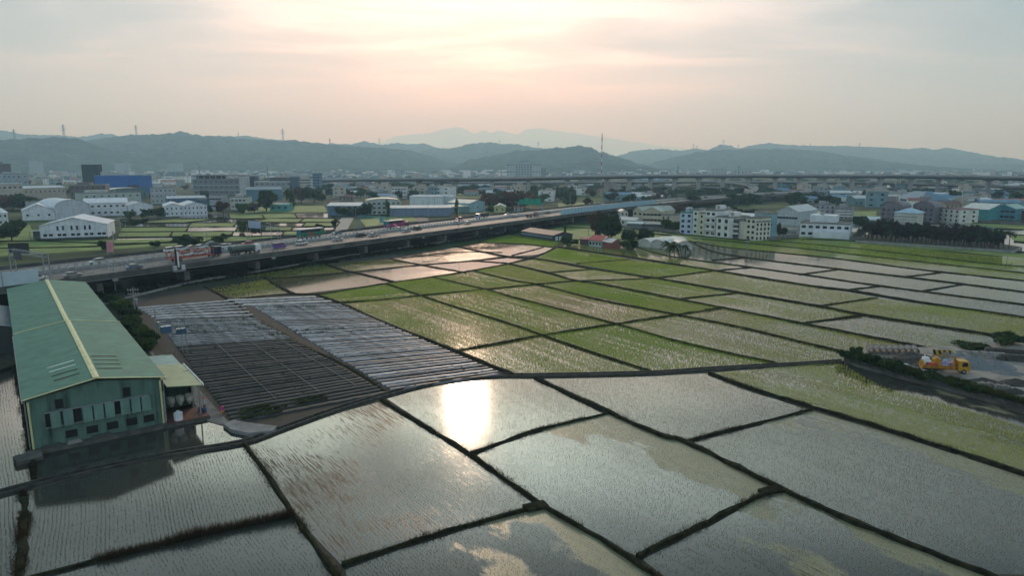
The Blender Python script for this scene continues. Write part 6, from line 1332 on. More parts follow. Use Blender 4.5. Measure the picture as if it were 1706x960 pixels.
def pylon(px, base, top, D, label):
    u = (px - 853) / F_PX; zb = ZAT(Vector((0, D)), base) - 6; zt = ZAT(Vector((0, D)), top); h = zt - zb; r = empty('electricity_pylon', (u * D, D, zb), 0, label, 'pylon', 'pylons along the hill crests')
    b = MB(); s = h * .07
    for x in (-1, 1):
        for y in (-1, 1): b.tube((x * s, y * s, 0), (x * s * .2, y * s * .2, h), 1.0, .6, n=4)
    for j in range(6): z = h * (j + .5) / 7; w = s * (1 - .8 * z / h); b.box(-w, w, -.5, .5, z, z + .9)
    b.build('tower', mat('pylon_steel', (.10, .11, .12), .7), r); a = MB()
    for z, w in ((.62, .22), (.76, .26), (.9, .18)): a.add([(-h * w, -.6, h * z), (h * w, -.6, h * z), (0, -.6, h * z + h * .05), (-h * w, .6, h * z), (h * w, .6, h * z), (0, .6, h * z + h * .05)], [(0, 1, 2), (5, 4, 3), (0, 3, 4, 1), (1, 4, 5, 2), (2, 5, 3, 0)])
    a.build('crossarms', mat('pylon_steel', (.10, .11, .12), .7), r)
for k, (px, b_, t_, D) in enumerate(((1, 238, 218, 4250), (43, 232, 215, 3400), (124, 230, 207, 3400), (242, 226, 208, 4300), (408, 228, 220, 6300), (480, 235, 214, 4300), (556, 241, 230, 4300), (637, 242, 230, 6300), (833, 240, 233, 5600), (896, 248, 236, 5600), (1149, 249, 239, 6600), (1155, 249, 242, 6600), (1198, 242, 232, 6600), (1222, 249, 240, 6600), (1420, 246, 237, 6600), (1340, 244, 238, 6600))):
    pylon(px, b_, t_, D, f'thin lattice electricity pylon on the hill crest, {nth(k + 1)} from the left')

# ------------------------------------------------------------------ far paddies and meadows
def far_field(pts, pale, tint=.8, rice=True, seed=0):
    wp = world_poly(pts); mb = MB(); mb.add([(*p, .03 + .004 * (seed % 5)) for p in wp], [tuple(range(len(wp)))])
    o = mb.build('paddy_water' if pale else 'paddy_grass', M_pad if pale else M_green); 
    if o.data.polygons[0].normal.z < 0: o.data.flip_normals()
    tag(o, kind='structure')
    if pale: o['mud'] = .1; o['algae'] = .35; o['lean'] = 0.0
M_green = mat('young_rice_meadow', (.08, .14, .022), .8, scale=.09, col2=(.20, .27, .07), spec=.25)
rows_ = [((300, 357), (548, 356)), ((300, 365), (556, 364)), ((215, 372), (566, 371)), ((205, 379), (560, 378)), ((200, 387), (556, 385)), ((196, 396), (552, 393)), ((190, 407), (470, 402))]
k = 0
for (a0, a1), (b0, b1) in zip(rows_, rows_[1:]):
    us = [0, R.uniform(.22, .34), R.uniform(.5, .6), R.uniform(.75, .85), 1]
    for u0, u1 in zip(us, us[1:]):
        L = lambda s, e, t: (s[0] + (e[0] - s[0]) * t, s[1] + (e[1] - s[1]) * t); g_ = .004
        far_field([L(b0, b1, u0), L(b0, b1, u1), L(a0, a1, u1), L(a0, a1, u0)], k % 5 in (0, 3), seed=k); k += 1
        ribbon([P2(*L(b0, b1, u1)), P2(*L(a0, a1, u1))], 1.0, .4, 'field_bund', M_bund, step=8)
    ribbon([P2(*b0), P2(*b1)], 1.3, .45, 'field_bund', M_bund, step=8)
for i, (pts, pale) in enumerate([
    ([(-40, 430), (300, 408), (290, 398), (-40, 404)], 0), ([(-40, 402), (60, 401), (50, 375), (-40, 380)], 0), ([(420, 343), (540, 343), (545, 353), (400, 355)], 0), ([(484, 344), (535, 344), (538, 352), (478, 353)], 1),
    ([(610, 378), (650, 373), (640, 364), (600, 366)], 0), ([(640, 372), (700, 368), (696, 360), (620, 362)], 0), ([(700, 320), (830, 322), (820, 330), (700, 328)], 0), ([(590, 316), (650, 318), (640, 330), (600, 330)], 0),
    ([(930, 346), (990, 342), (1000, 337), (930, 338)], 0), ([(935, 398), (1000, 400), (1050, 404), (1220, 396), (1135, 391), (1040, 380), (950, 375), (900, 386)], 0), ([(935, 412), (1045, 408), (1060, 405), (960, 400)], 0),
    ([(1050, 404), (1160, 404), (1230, 396), (1140, 390)], 0), ([(1215, 394), (1340, 399), (1420, 405), (1440, 402), (1330, 393), (1280, 392)], 0), ([(1420, 404), (1600, 420), (1740, 434), (1740, 424), (1690, 422), (1440, 402)], 0),
    ([(1600, 371), (1740, 376), (1740, 384), (1660, 380)], 0), ([(1660, 381), (1740, 385), (1740, 394), (1680, 390)], 1), ([(1680, 391), (1740, 395), (1740, 406), (1690, 402)], 0), ([(1690, 403), (1740, 407), (1740, 424), (1696, 420)], 1), ([(1380, 352), (1460, 352), (1460, 360), (1400, 362)], 0),
    ([(200, 497), (340, 478), (395, 498), (228, 512)], 0)]):
    far_field(pts, pale, seed=i + 2)
for pl in ([(1600, 371), (1740, 376)], [(1660, 381), (1740, 385)], [(1680, 391), (1740, 395)], [(1690, 403), (1740, 407)], [(1696, 420), (1740, 425)], [(1040, 381), (1135, 391), (1240, 401), (1330, 398), (1440, 403)], [(930, 378), (1040, 384), (1120, 394)], [(1000, 401), (1100, 398), (1160, 404)], [(-40, 403), (60, 402), (190, 407)], [(-20, 415), (150, 412), (290, 404)]):
    ribbon([P2(*p) for p in pl], 1.2, .45, 'field_bund', M_bund, step=8)
# low boundary walls by the villages
M_gw = mat('grey_boundary_wall', (.14, .14, .135), .9, scale=.3, var=.25)
for pl, lab in (([(1040, 382), (1090, 384), (1132, 391)], 'low grey wall in front of the cream factory group'), ([(1282, 401), (1330, 396)], 'low grey wall between the cream house and the white villa'), ([(1600, 370), (1660, 373), (1740, 378)], 'low grey wall in front of the teal factories'), ([(1415, 400), (1440, 401)], 'short grey wall at the foot of the white villa')):
    o = ribbon([P2(*p) for p in pl], .4, 1.7, 'boundary_wall', M_gw, jit=.01, top=.95, step=10); del o['kind']; tag(o, lab, 'wall')

# ------------------------------------------------------------------ trees and shrubs
SINGLE = [
 (20, 402, 372, 44, 'mid', 'big round dark tree left of the lone white warehouse'), (176, 418, 402, 19, 'mid', 'small round tree in the grass below the lone white warehouse'), (258, 412, 403, 17, 'mid', 'small dark dome shaped tree left of the round tree pair'),
 (308, 412, 394, 30, 'mid', 'dark round tree behind the pink board, left of the pair'), (322, 412, 395, 28, 'mid', 'dark round tree behind the transporter, right of the pair'), (361, 409, 394, 25, 'mid', 'spreading dark tree above the transporter cab'), (378, 399, 390, 15, 'mid', 'leaning small bush in the fields above the tank truck'),
 (405, 388, 367, 19, 'green', 'leafy tree in the fields, left of three above the tank truck'), (420, 392, 376, 17, 'mid', 'leafy tree in the fields, middle of three above the tank truck'), (436, 392, 375, 15, 'mid', 'leafy tree in the fields, right of three above the tank truck'),
 (534, 386, 374, 14, 'mid', 'dark round tree behind the green coach'), (557, 382, 366, 8, 'mid', 'dark thin tree at the side road corner'), (375, 368, 363, 6, 'bush', 'tiny bush in the pale paddies, left of two'), (422, 369, 364, 7, 'bush', 'tiny bush in the pale paddies, right of two'),
 (216, 365, 351, 16, 'green', 'bright bush before the right end of the long white factory'), (247, 364, 350, 18, 'mid', 'dark bush left of the twin white warehouse'), (263, 364, 347, 22, 'mid', 'big dark bush against the left wall of the twin white warehouse'), (232, 377, 366, 26, 'mid', 'dark hedge tree behind the poles by the lone warehouse'), (214, 376, 365, 20, 'mid', 'dark bushy tree right behind the lone white warehouse'),
 (22, 350, 326, 30, 'mid', 'big dark tree before the beige factory, leftmost of four'), (40, 350, 328, 26, 'mid', 'big dark tree before the beige factory, second of four'), (4, 352, 330, 24, 'brown', 'brown tree at the left edge before the beige factory'), (56, 349, 331, 22, 'mid', 'dark tree before the beige factory, rightmost of four'),
 (444, 352, 321, 34, 'mid', 'big dark green tree before the long grey works'), (484, 350, 328, 24, 'tall', 'pointed green tree right of the teal shed'), (424, 354, 338, 26, 'brown', 'brown leafless bush left of the teal shed'), (404, 356, 338, 22, 'green', 'green bush before the wide roofed pale house'), (372, 356, 335, 24, 'brown', 'brown tree before the blue framed houses'), (345, 356, 340, 16, 'mid', 'dark bush at the right end of the twin white warehouse'),
 (502, 338, 312, 34, 'brown', 'brown green tree below the banded office'), (524, 338, 314, 30, 'mid', 'green tree below the glass tower'),
 (573, 361, 346, 28, 'mid', 'dark broad tree in front of the dark blue warehouse'), (596, 360, 346, 30, 'mid', 'dark broad tree at the right end of the dark blue warehouse'), (612, 360, 340, 18, 'mid', 'dark tree between the blue warehouse and the curved roof works'), (646, 362, 344, 12, 'tall', 'slim tree before the curved roof works'),
 (761, 359, 342, 10, 'tall', 'bushy palm right of the long grey blue shed'), (820, 352, 338, 18, 'green', 'green shrub left of the yellow gable shed'),
 (992, 400, 352, 26, 'brown', 'tall reddish brown tree left of the big dark green tree'), (1013, 401, 358, 44, 'big', 'biggest dark green tree behind the red roof farmhouse'), (1046, 406, 386, 30, 'mid', 'dark dense tree right of the farmhouse, left of two'), (1072, 405, 383, 32, 'mid', 'dark dense tree right of the farmhouse, right of two'), (1087, 405, 393, 9, 'tall', 'small pointed tree behind the tunnel greenhouses'),
 (1045, 417, 400, 22, 'green', 'light green tree between the brick hut and the greenhouses'), (1056, 418, 402, 16, 'mid', 'dark small tree left of the greenhouses'), (944, 411, 394, 18, 'green', 'light green scrubby tree left of the farmhouse'), (958, 409, 399, 14, 'mid', 'dark bush left of the low reddish shed'), (941, 396, 382, 7, 'tall', 'small dark conifer at the end of the dark poultry shed'),
 (1114, 386, 366, 24, 'green', 'bright banana clump before the cream annex, left of two'), (1126, 388, 368, 16, 'green', 'bright banana clump before the cream annex, right of two'), (1118, 366, 342, 26, 'brown', 'brown tree behind the cream annex'), (1134, 364, 345, 18, 'brown', 'brown tree behind the blue white house'),
 (1318, 345, 322, 22, 'mid', 'big dark tree behind the white and grey gable warehouse'), (1226, 366, 346, 18, 'mid', 'dark tree behind the white house row'), (1213, 350, 332, 20, 'mid', 'dark tree left of the roof terrace house'), (1252, 362, 349, 26, 'mid', 'dark domed tree left of the white gable warehouse'), (1296, 392, 372, 12, 'brown', 'sparse tree between the cream house and the white villa'), (1305, 394, 380, 14, 'mid', 'low bush under the white gable warehouse'),
 (1431, 380, 362, 26, 'mid', 'round dark tree between the white villa and the grove'), (1460, 384, 370, 18, 'purple', 'small dark tree at the left start of the grove'),
 (1614, 583, 570, 56, 'bush', 'dark spreading shrub behind the concrete blocks in the yard, left one'), (1676, 578, 556, 50, 'bush', 'dark spreading shrub behind the concrete blocks in the yard, right one'),
]
for px, base, top, w_, kd, lab in SINGLE:
    tpx(px, base, top, w_ * (1.0 if kd != 'bush' else .9), kd, lab, trunk=.06 if kd in ('bush', 'bushg') or px < 320 and base > 400 and px != 20 else .1)
def palm(px, base, top, wpx, label, group=None):
    p = P2(px, base); h = ZAT(p, top); w = wpx * p.length / F_PX / 2; r = empty('palm_tree', (*p, 0), R.random() * 6, label, 'palm tree', group)
    MB().tube((0, 0, 0), (0, 0, h * .8), .16, .12, n=7).build('trunk', M_bark, r); V = []; rr = np.random.default_rng(int(px * 7))
    for f in range(20):
        a = rr.random() * 6.28; up = rr.uniform(-.2, .9); prev = None
        for s in range(9):
            t = s / 8; c = Vector((math.cos(a) * w * t, math.sin(a) * w * t, h * .8 + w * (up * t - .75 * t * t))); pr = Vector((-math.sin(a), math.cos(a), 0))
            if prev is not None:
                for sd in (-1, 1): lw = w * .22 * (1 - t * .6); V += [prev, c, c + pr * sd * lw + Vector((0, 0, -lw * .5)), prev + pr * sd * lw * .6 + Vector((0, 0, -lw * .4))]
            prev = c
    link('crown', fast_mesh('crown', [tuple(v) for v in V], np.arange(len(V)), M_leaf, 4), r); return r
palm(1116, 424, 402, 36, 'large dark palm clump in front of the tunnel greenhouses, left one'); palm(1124, 424, 405, 30, 'large dark palm clump in front of the tunnel greenhouses, middle one'); palm(1142, 422, 408, 24, 'dark palm clump beside the open greenhouse end, right one')
for k, px in enumerate((1652, 1662, 1671, 1680)): palm(px, 416 + k * .5, 380 + (k % 2), 17, f'slender palm at the right end of the grove, {nth(k + 1)} of four from the left', 'palms at the end of the grove')
# the planted grove: three ranks of slender trees
mb = MB(); mb.prism([tuple(P2(*p)) for p in [(1425, 403), (1690, 421), (1700, 414), (1640, 404), (1440, 393)]], .02, .7); tag(mb.build('grove_bank', M_earth), kind='structure')
ribbon([P2(1425, 404), P2(1560, 413), P2(1688, 422), P2(1702, 415)], .4, 1.0, 'grove_kerb', M_conc, jit=.02, top=.9, step=10)
for rk, (a, b, n, w_) in enumerate((((1446, 402), (1664, 417), 30, 'front'), ((1442, 398), (1660, 412), 26, 'middle'), ((1450, 394), (1640, 406), 20, 'back'))):
    for i in range(n):
        t = i / (n - 1); px = a[0] + (b[0] - a[0]) * t + R.uniform(-2, 2); py = a[1] + (b[1] - a[1]) * t; h_ = R.uniform(22, 30)
        tpx(px, py, py - h_, R.uniform(10, 15), 'purple' if R.random() < .75 else 'mid', f'slender dark tree in the {w_} rank of the grove, {nth(i + 1)} from the left', group='slender trees of the grove', trunk=.42)
# shrubs along the lane behind the factory
for k in range(13):
    t = k / 12; px = 196 + 52 * t + R.uniform(-4, 5); py = 506 + 78 * t; p = P2(px, py)
    tree(p, R.uniform(2.0, 3.2), R.uniform(3.5, 5), R.choice(('bush', 'bushg', 'bush')), f'leafy shrub along the lane behind the factory, {nth(k + 1)} counted from the motorway', group='shrubs along the factory lane', trunk=.0)
# belts of trees far off
BELT = [(930, 1130, 318, 334, 26, ('far', 'mid', 'brown'), 'behind the motorway bend'), (1130, 1440, 322, 345, 40, ('far', 'mid', 'mid', 'brown'), 'in the belt under the viaducts'), (535, 612, 316, 332, 16, ('mid', 'mid', 'green'), 'of the green wood behind the temple'),
        (612, 840, 318, 336, 20, ('mid', 'far'), 'in the fields left of the hospital'), (803, 876, 345, 351, 15, ('brown',), 'of the reddish bare row above the yellow shed'), (878, 960, 325, 347, 14, ('mid', 'green', 'mid'), 'beyond the motorway below the radio mast'),
        (1440, 1706, 318, 340, 16, ('far', 'mid'), 'among the village roofs on the right'), (0, 440, 308, 345, 16, ('mid', 'brown'), 'among the factories on the left'), (930, 1290, 336, 346, 12, ('mid', 'brown', 'mid'), 'behind the white houses')]
tc_ = {}
for x0, x1, y0, y1, n, kinds, where in BELT:
    for i in range(n):
        px = R.uniform(x0, x1); py = R.uniform(y0, y1); p = P2(px, py); h = R.uniform(6, 10) * (1.25 if 'bare row' in where else 1)
        kd = R.choice(kinds); kn = {'far': 'dark round tree', 'mid': 'dark bushy tree', 'green': 'lighter green tree', 'brown': 'brownish tree'}[kd]; tc_.setdefault((kn, where), []).append((px, None)); o = tree(p, h, h * R.uniform(1.0, 1.7), kd, kn + ' ' + where, group='trees ' + where, trunk=.12); tc_[(kn, where)][-1] = (px, o)
rank(tc_)
# woodland beyond: one mass
FV = []; base_ = np.empty(len(CR['far'][0].vertices) * 3, np.float32); CR['far'][0].vertices.foreach_get('co', base_); base_ = base_.reshape(-1, 3)[:720]
for i in range(900):
    if R.random() < .5: px, py = R.uniform(-80, 1780), R.uniform(287, 304)
    else: px, py = R.choice((R.uniform(900, 1780), R.uniform(560, 900))), R.uniform(304, 326)
    p = P2(px, py); s = R.uniform(4, 9) * (1.4 if py < 292 else 1); FV.append(base_ * np.array([s * R.uniform(1, 2), s, s * .6]) + np.array([p.x, p.y, s * .45]))
FV = np.concatenate(FV); tag(link('distant_woodland', fast_mesh('distant_woodland', FV, np.arange(len(FV)), M_leaf, 4)), 'dark mass of distant trees scattered between the town and the viaducts', 'woodland', kind='stuff')
# rough growth under the motorway
UV_, UT = [], []
E0 = off(3.5)[3:18]
for a, b in zip(E0, E0[1:]):
    k = 260; t = rng.random(k)[:, None]; d_ = np.array((b - a).normalized()); nr = np.array([-d_[1], d_[0]]); Q = np.array(a) + t * np.array(b - a) + nr * rng.uniform(-4, 8, (k, 1))
    v, tt = blades(Q, 1.6 * vnoise(Q, .12, 8), 9, .6, .12, np.clip(.3 + rng.normal(0, .2, k), 0, 1), .0, .6); UV_.append(v); UT.append(tt)
blade_object('undergrowth', UV_, UT, M_bg, 'dark rough undergrowth in the shade beneath the motorway viaduct', 'undergrowth')

# ------------------------------------------------------------------ contractor's yard on the right
YP = [P2(*p) for p in [(1405, 606), (1481, 628), (1564, 649), (1640, 670), (1760, 704), (1760, 572), (1660, 578), (1545, 583), (1440, 586)]]
mb = MB(); mb.prism([tuple(p) for p in YP], -.05, .55); tag(mb.build('yard_ground', mat('yard_dirt', (.15, .135, .115), .95, scale=.35, col2=(.36, .33, .29), bump=.1)), kind='structure')
yb = empty('retaining_wall', (0, 0, 0), 0, 'dark retaining wall overgrown with weeds along the front of the yard', 'retaining wall')
fp = YP[:5]; mb = MB(); a, b = fp, offset(fp, .35); n = len(fp)
mb.add([(*p, -.02) for p in a] + [(*p, -.02) for p in b] + [(*p, 1.15) for p in a] + [(*p, 1.15) for p in b], [(i, i + 1, 2 * n + i + 1, 2 * n + i) for i in range(n - 1)] + [(n + i, 3 * n + i, 3 * n + i + 1, n + i + 1) for i in range(n - 1)] + [(2 * n + i, 2 * n + i + 1, 3 * n + i + 1, 3 * n + i) for i in range(n - 1)]); mb.build('wall', M_dconc, yb)
WV, WT = [], []
for a, b in zip(fp, fp[1:]):
    k = int((b - a).length * 42); t = rng.random(k)[:, None]; d_ = np.array((b - a).normalized()); nr = np.array([-d_[1], d_[0]]); Q = np.array(a) + t * np.array(b - a) + nr * rng.uniform(.3, 2.3, (k, 1))
    v, tt = blades(Q, .5 + 1.1 * vnoise(Q, .35, 8), 14, .4, .05, np.clip(.45 + rng.normal(0, .2, k), 0, 1), .5, .9); WV.append(v); WT.append(tt)
for k in range(16):
    t_ = k / 15; p_ = fp[0].lerp(fp[1], t_ * 3) if t_ < 1 / 3 else (fp[1].lerp(fp[2], t_ * 3 - 1) if t_ < 2 / 3 else fp[2].lerp(fp[3], t_ * 3 - 2)); p_ = p_ + Vector((.9, 1.3))
    tree((p_.x, p_.y, .5), R.uniform(1.7, 2.6) if k < 7 else R.uniform(1.1, 1.7), R.uniform(2.8, 4.2), 'bush', f'dark bush growing over the yard wall, {nth(k + 1)} from the left', group='bushes on the yard wall', trunk=.0)
blade_object('wall_weeds', WV, WT, M_bg, 'dark tangled weeds and bushes growing over the yard wall', 'weeds')
ZY = .55
def yp(px, py): return G(px, py, ZY)
def heap(px, py, rx, ry, h, m, label, seed, cat='gravel heap', name='gravel_heap'):
    c = yp(px, py); V = []; nr_, na = 14, 40
    for i in range(nr_ + 1):
        for j in range(na):
            r = i / nr_; a = 6.2832 * j / na; rr = r * (1 + .12 * mnoise.noise(Vector((math.cos(a) * 1.5, math.sin(a) * 1.5, seed)))); z = h * (1 - r) ** .9 * (1 + .25 * mnoise.noise(Vector((math.cos(a) * r * 3, math.sin(a) * r * 3, seed + 4)))) if i else h
            V.append((math.cos(a) * rr * rx, math.sin(a) * rr * ry, max(z, -.05) + (R.uniform(-.04, .04) if 0 < i < nr_ else 0)))
    me = bpy.data.meshes.new(name); me.from_pydata(V, [], [(i * na + j, (i + 1) * na + j, (i + 1) * na + (j + 1) % na, i * na + (j + 1) % na) for i in range(nr_) for j in range(na)]); me.materials.append(m)
    o = link(name, me); o.location = c; return tag(o, label, cat)
M_grav = mat('grey_gravel', (.10, .105, .11), .95, scale=6, col2=(.24, .25, .26), bump=.08); M_dirt = mat('dark_dirt', (.03, .026, .022), .95, scale=3, col2=(.09, .08, .07), bump=.12)
heap(1620, 608, 4.2, 3.4, 1.6, M_grav, 'near grey gravel heap in the middle of the yard', 1); heap(1655, 611, 3.6, 3.0, 1.3, M_grav, 'grey gravel heap right of the truck cab', 2); heap(1600, 601, 3.4, 2.6, 1.5, M_grav, 'grey gravel heap hidden behind the truck cab', 5)
heap(1520, 601, 5.6, 3.4, 1.5, M_dirt, 'broad dark dirt heap behind the yellow truck', 3, 'dirt heap', 'dirt_heap'); heap(1680, 622, 2.6, 1.6, .5, M_grav, 'small low gravel heap near the right picture edge', 6)
heap(1545, 612, 3.0, 1.8, 1.3, M_dirt, 'brown soil mound directly left of the yellow truck tail', 15, 'soil mound', 'soil_mound'); heap(1638, 636, 2.4, 1.3, .6, M_dirt, 'low brown soil mound in front of the gravel, right of the truck', 16, 'soil mound', 'soil_mound'); heap(1692, 640, 3.0, 1.6, .9, M_dirt, 'brown soil mound at the right picture edge of the yard', 18, 'soil mound', 'soil_mound')
# concrete pipes in a row
M_pipe = mat('pipe_concrete', (.20, .19, .175), .9, scale=2, var=.3)
for k in range(8):
    c = yp(1450 + k * 10.5, 588 + k * .15); r = empty('concrete_pipe', c, rad(-20), f'large pale concrete pipe behind the yard, {nth(k + 1)} from the left', 'concrete pipe', 'concrete pipes at the back of the yard'); b = MB(); n_ = 18; ro, ri, l_ = .62, .48, 2.4
    vs = []
    for y in (-l_ / 2, l_ / 2):
        for rr_ in (ro, ri): vs += [(rr_ * math.cos(6.2832 * i / n_), y, ro + rr_ * math.sin(6.2832 * i / n_)) for i in range(n_)]
    fs = []
    for i in range(n_): j = (i + 1) % n_; fs += [(i, j, 2 * n_ + j, 2 * n_ + i), (n_ + j, n_ + i, 3 * n_ + i, 3 * n_ + j), (i, n_ + i, n_ + j, j), (2 * n_ + j, 3 * n_ + j, 3 * n_ + i, 2 * n_ + i)]
    b.add(vs, fs).build('pipe_body', M_pipe, r); bb = MB(); bb.tube((0, l_ / 2 - .3, ro), (0, l_ / 2 - .02, ro), ro + .08, n=n_, cap=False); bb.build('collar', M_pipe, r)
# concrete block stacks
def blocks(px, py, nx, nz, label, s=(1.1, .55, .55), rz=-.3, m=M_conc):
    c = yp(px, py); r = empty('block_stack', c, rz, label, 'block stack')
    for z in range(nz):
        b = MB()
        for x in range(nx - z % 2): x0 = (x - nx / 2 + (z % 2) * .5) * (s[0] + .2) + R.uniform(-.03, .03); b.box(x0, x0 + s[0], -s[1] / 2 + R.uniform(-.04, .04), s[1] / 2, z * s[2] + .003 * z, (z + 1) * s[2], rz=R.uniform(-.03, .03))
        b.build('block_row', m, r)
    return r
blocks(1632, 596, 7, 2, 'row of grey concrete blocks behind the gravel heaps, left stack'); blocks(1678, 594, 6, 2, 'taller row of dark concrete blocks at the back right of the yard', (1.2, .7, .7), m=M_dconc); blocks(1700, 603, 5, 2, 'dark blocks at the right picture edge of the yard', (1.2, .7, .6), m=M_dconc)
blocks(1462, 600, 10, 2, 'jumbled dark stack of concrete posts at the left tip of the yard', (.5, 1.6, .35), -.35, M_dconc); blocks(1590, 597, 4, 2, 'beige concrete blocks behind the truck cargo', (1.1, .6, .5), m=mat('beige_block', (.32, .27, .22), .9))
r = empty('barrier_frame', yp(1573, 596), -.3, 'yellow and black striped barrier behind the truck', 'barrier')
for i in range(8): MB().add([(i * .4 - 1.6, 0, .4), (i * .4 - 1.2, 0, .4), (i * .4 - 1.5, 0, 1.3), (i * .4 - 1.9, 0, 1.3), (i * .4 - 1.6, .06, .4), (i * .4 - 1.2, .06, .4), (i * .4 - 1.5, .06, 1.3), (i * .4 - 1.9, .06, 1.3)], [(0, 1, 2, 3), (7, 6, 5, 4), (0, 4, 5, 1), (1, 5, 6, 2), (2, 6, 7, 3), (3, 7, 4, 0)]).build('stripe', mat('stripe_yellow', (.55, .34, .02), .5) if i % 2 else M_tyre, r)
MB().box(-1.8, -1.7, .08, .16, 0, 1.3).box(1.2, 1.3, .08, .16, 0, 1.3).build('leg', M_steel, r)
# yellow truck with its load
tk = empty('yellow_truck', yp(1572, 620), rad(-9), 'yellow flatbed truck piled with mixed goods standing in the dirt yard', 'truck'); M_yel = mat('truck_yellow', (.32, .17, .015), .45, scale=1.5, col2=(.60, .31, .015)); M_yel2 = mat('truck_orange', (.20, .09, .015), .5, scale=1.5, col2=(.44, .19, .012))
MB().box(-3.9, 3.6, -.42, .42, .55, .85).build('chassis', M_tyre, tk); b = MB(); b.box(-3.9, 1.5, -1.1, 1.1, .86, 1.05)
b.build('flatbed', M_yel2, tk); 
for s in (-1, 1): MB().box(-3.9, 1.5, s * 1.1 - .03, s * 1.1 + .03, 1.06, 1.5).build('side_board', M_yel2, tk)
o = MB().xprism([(1.9, .5), (3.85, .5), (3.9, 1.35), (3.65, 2.35), (1.9, 2.4)], -1.05, 1.05).build('cab', M_yel, tk); bv = o.modifiers.new('b', 'BEVEL'); bv.width = .08; bv.segments = 2
MB().add([(3.92, -.9, 1.42), (3.92, .9, 1.42), (3.69, .9, 2.25), (3.69, -.9, 2.25)], [(0, 1, 2, 3)]).build('windscreen', M_glass, tk)
for s in (-1, 1): MB().box(2.5, 3.4, s * 1.065 - .02, s * 1.065 + .02, 1.4, 2.15).build('side_window', M_glass, tk)
for s in (-1, 1): MB().box(3.84, 3.93, s * .75 - .18, s * .75 + .18, .75, .98).build('headlight', M_lamp_w, tk)
MB().box(3.82, 3.98, -1.06, 1.06, .45, .62).build('bumper', M_yel, tk); wheels(tk, (-2.5, 2.9), 1.06, .44)
MB().tube((1.7, 0, 1.0), (1.7, 0, 2.9), .16, n=10).tube((1.7, 0, 2.85), (-2.2, .1, 3.1), .12, n=8).build('crane_arm', M_yel2, tk)
tk.scale = (.9, .9, .9); tm = Matrix.Translation(tk.location) @ Matrix.Rotation(tk.rotation_euler.z, 4, 'Z') @ Matrix.Scale(.9, 4)
def on(name, label, cat, loc, m, fn, group=None):
    r = empty(name, tm @ Vector(loc), tk.rotation_euler.z, label, cat, group); r.scale = (.9, .9, .9); b = MB(); fn(b); b.smooth = False; o = b.build(name + '_body', m, r); return r
disc = on('yellow_disc', 'big yellow disc leaning at the tail of the yellow truck', 'drum lid', (-4.05, -.5, .9), M_yel, lambda b: b.tube((-.12, 0, .6), (.12, 0, .6), .85, n=24)); MB().tube((-.16, 0, .6), (-.12, 0, .6), .16, n=12).build('red_mark', M_lamp_r, disc)
on('red_crate', 'red crate on the flatbed of the yellow truck', 'crate', (-2.3, -.5, 1.06), paint('crate_red', (.45, .03, .04), .5), lambda b: b.box(-.9, .9, -.45, .45, 0, .55).box(-.8, .8, -.35, .35, .55, .7))
on('white_machine', 'boxy white machine on the left of the truck load', 'machine', (-3.0, .35, 1.06), M_white, lambda b: b.box(-.7, .7, -.5, .5, 0, 1.0).box(-.6, .4, -.4, .4, 1.0, 1.5).tube((-.3, 0, 1.5), (-.3, 0, 1.9), .1, n=8))
on('yellow_engine', 'yellow boxy engine in the middle of the truck load', 'engine', (-1.3, .3, 1.06), M_yel, lambda b: b.box(-.6, .6, -.5, .5, .0, 1.35).box(-.3, .3, -.3, .3, 1.35, 1.6))
on('sack_pile', 'pale violet sacks piled behind the crane post on the truck', 'sacks', (.1, .1, 1.06), mat('sack_violet', (.40, .38, .55), .8, scale=4), lambda b: [b.ell((x, y, z), (.5, .35, .25)) for x, y, z in ((-.5, .3, .25), (.5, .3, .25), (0, -.3, .25), (-.2, .2, .65), (.4, .0, .65), (.1, .1, 1.0))])
on('pink_bundle', 'pink bundle leaning against the cab of the yellow truck', 'bundle', (1.25, -.3, 1.06), mat('bundle_pink', (.45, .20, .16), .8, scale=4), lambda b: b.ell((0, 0, .55), (.25, .5, .55)))
# plastic sheets
def sheet(pts, w, m, label, h=.5):
    W3 = smooth([yp(*p).to_2d() for p in pts], 8); V = []; n_ = 7
    for i, p in enumerate(W3):
        d_ = (W3[min(i + 1, len(W3) - 1)] - W3[max(i - 1, 0)]).normalized(); nn = Vector((-d_.y, d_.x))
        for j in range(n_): s = (j / (n_ - 1) - .5); c = p + nn * s * w * (1 + .25 * math.sin(i * .7)); V.append((c.x, c.y, ZY + .03 + h * (1 - (2 * s) ** 2) * (1 + .3 * mnoise.noise(Vector((c.x * 1.3, c.y * 1.3, 2)))) + .12 * mnoise.noise(Vector((c.x * 3, c.y * 3, 5)))))
    me = bpy.data.meshes.new('plastic_sheet'); me.from_pydata(V, [], [(i * n_ + j, i * n_ + j + 1, (i + 1) * n_ + j + 1, (i + 1) * n_ + j) for i in range(len(W3) - 1) for j in range(n_ - 1)]); me.materials.append(m)
    o = link('plastic_sheet', me); return tag(o, label, 'plastic sheet')
sheet([(1490, 613), (1504, 612), (1520, 618), (1540, 623), (1554, 629), (1565, 635)], 1.5, mat('pale_sheet', (.45, .55, .60), .4, scale=3, var=.3), 'long crumpled pale blue plastic sheet over the rubble left of the truck', .7)
sheet([(1655, 660), (1680, 668), (1706, 674), (1740, 684)], 1.6, mat('blue_sheet', (.25, .42, .55), .4, scale=3, var=.4), 'crumpled blue white sheet on the yard edge at the right', .4)
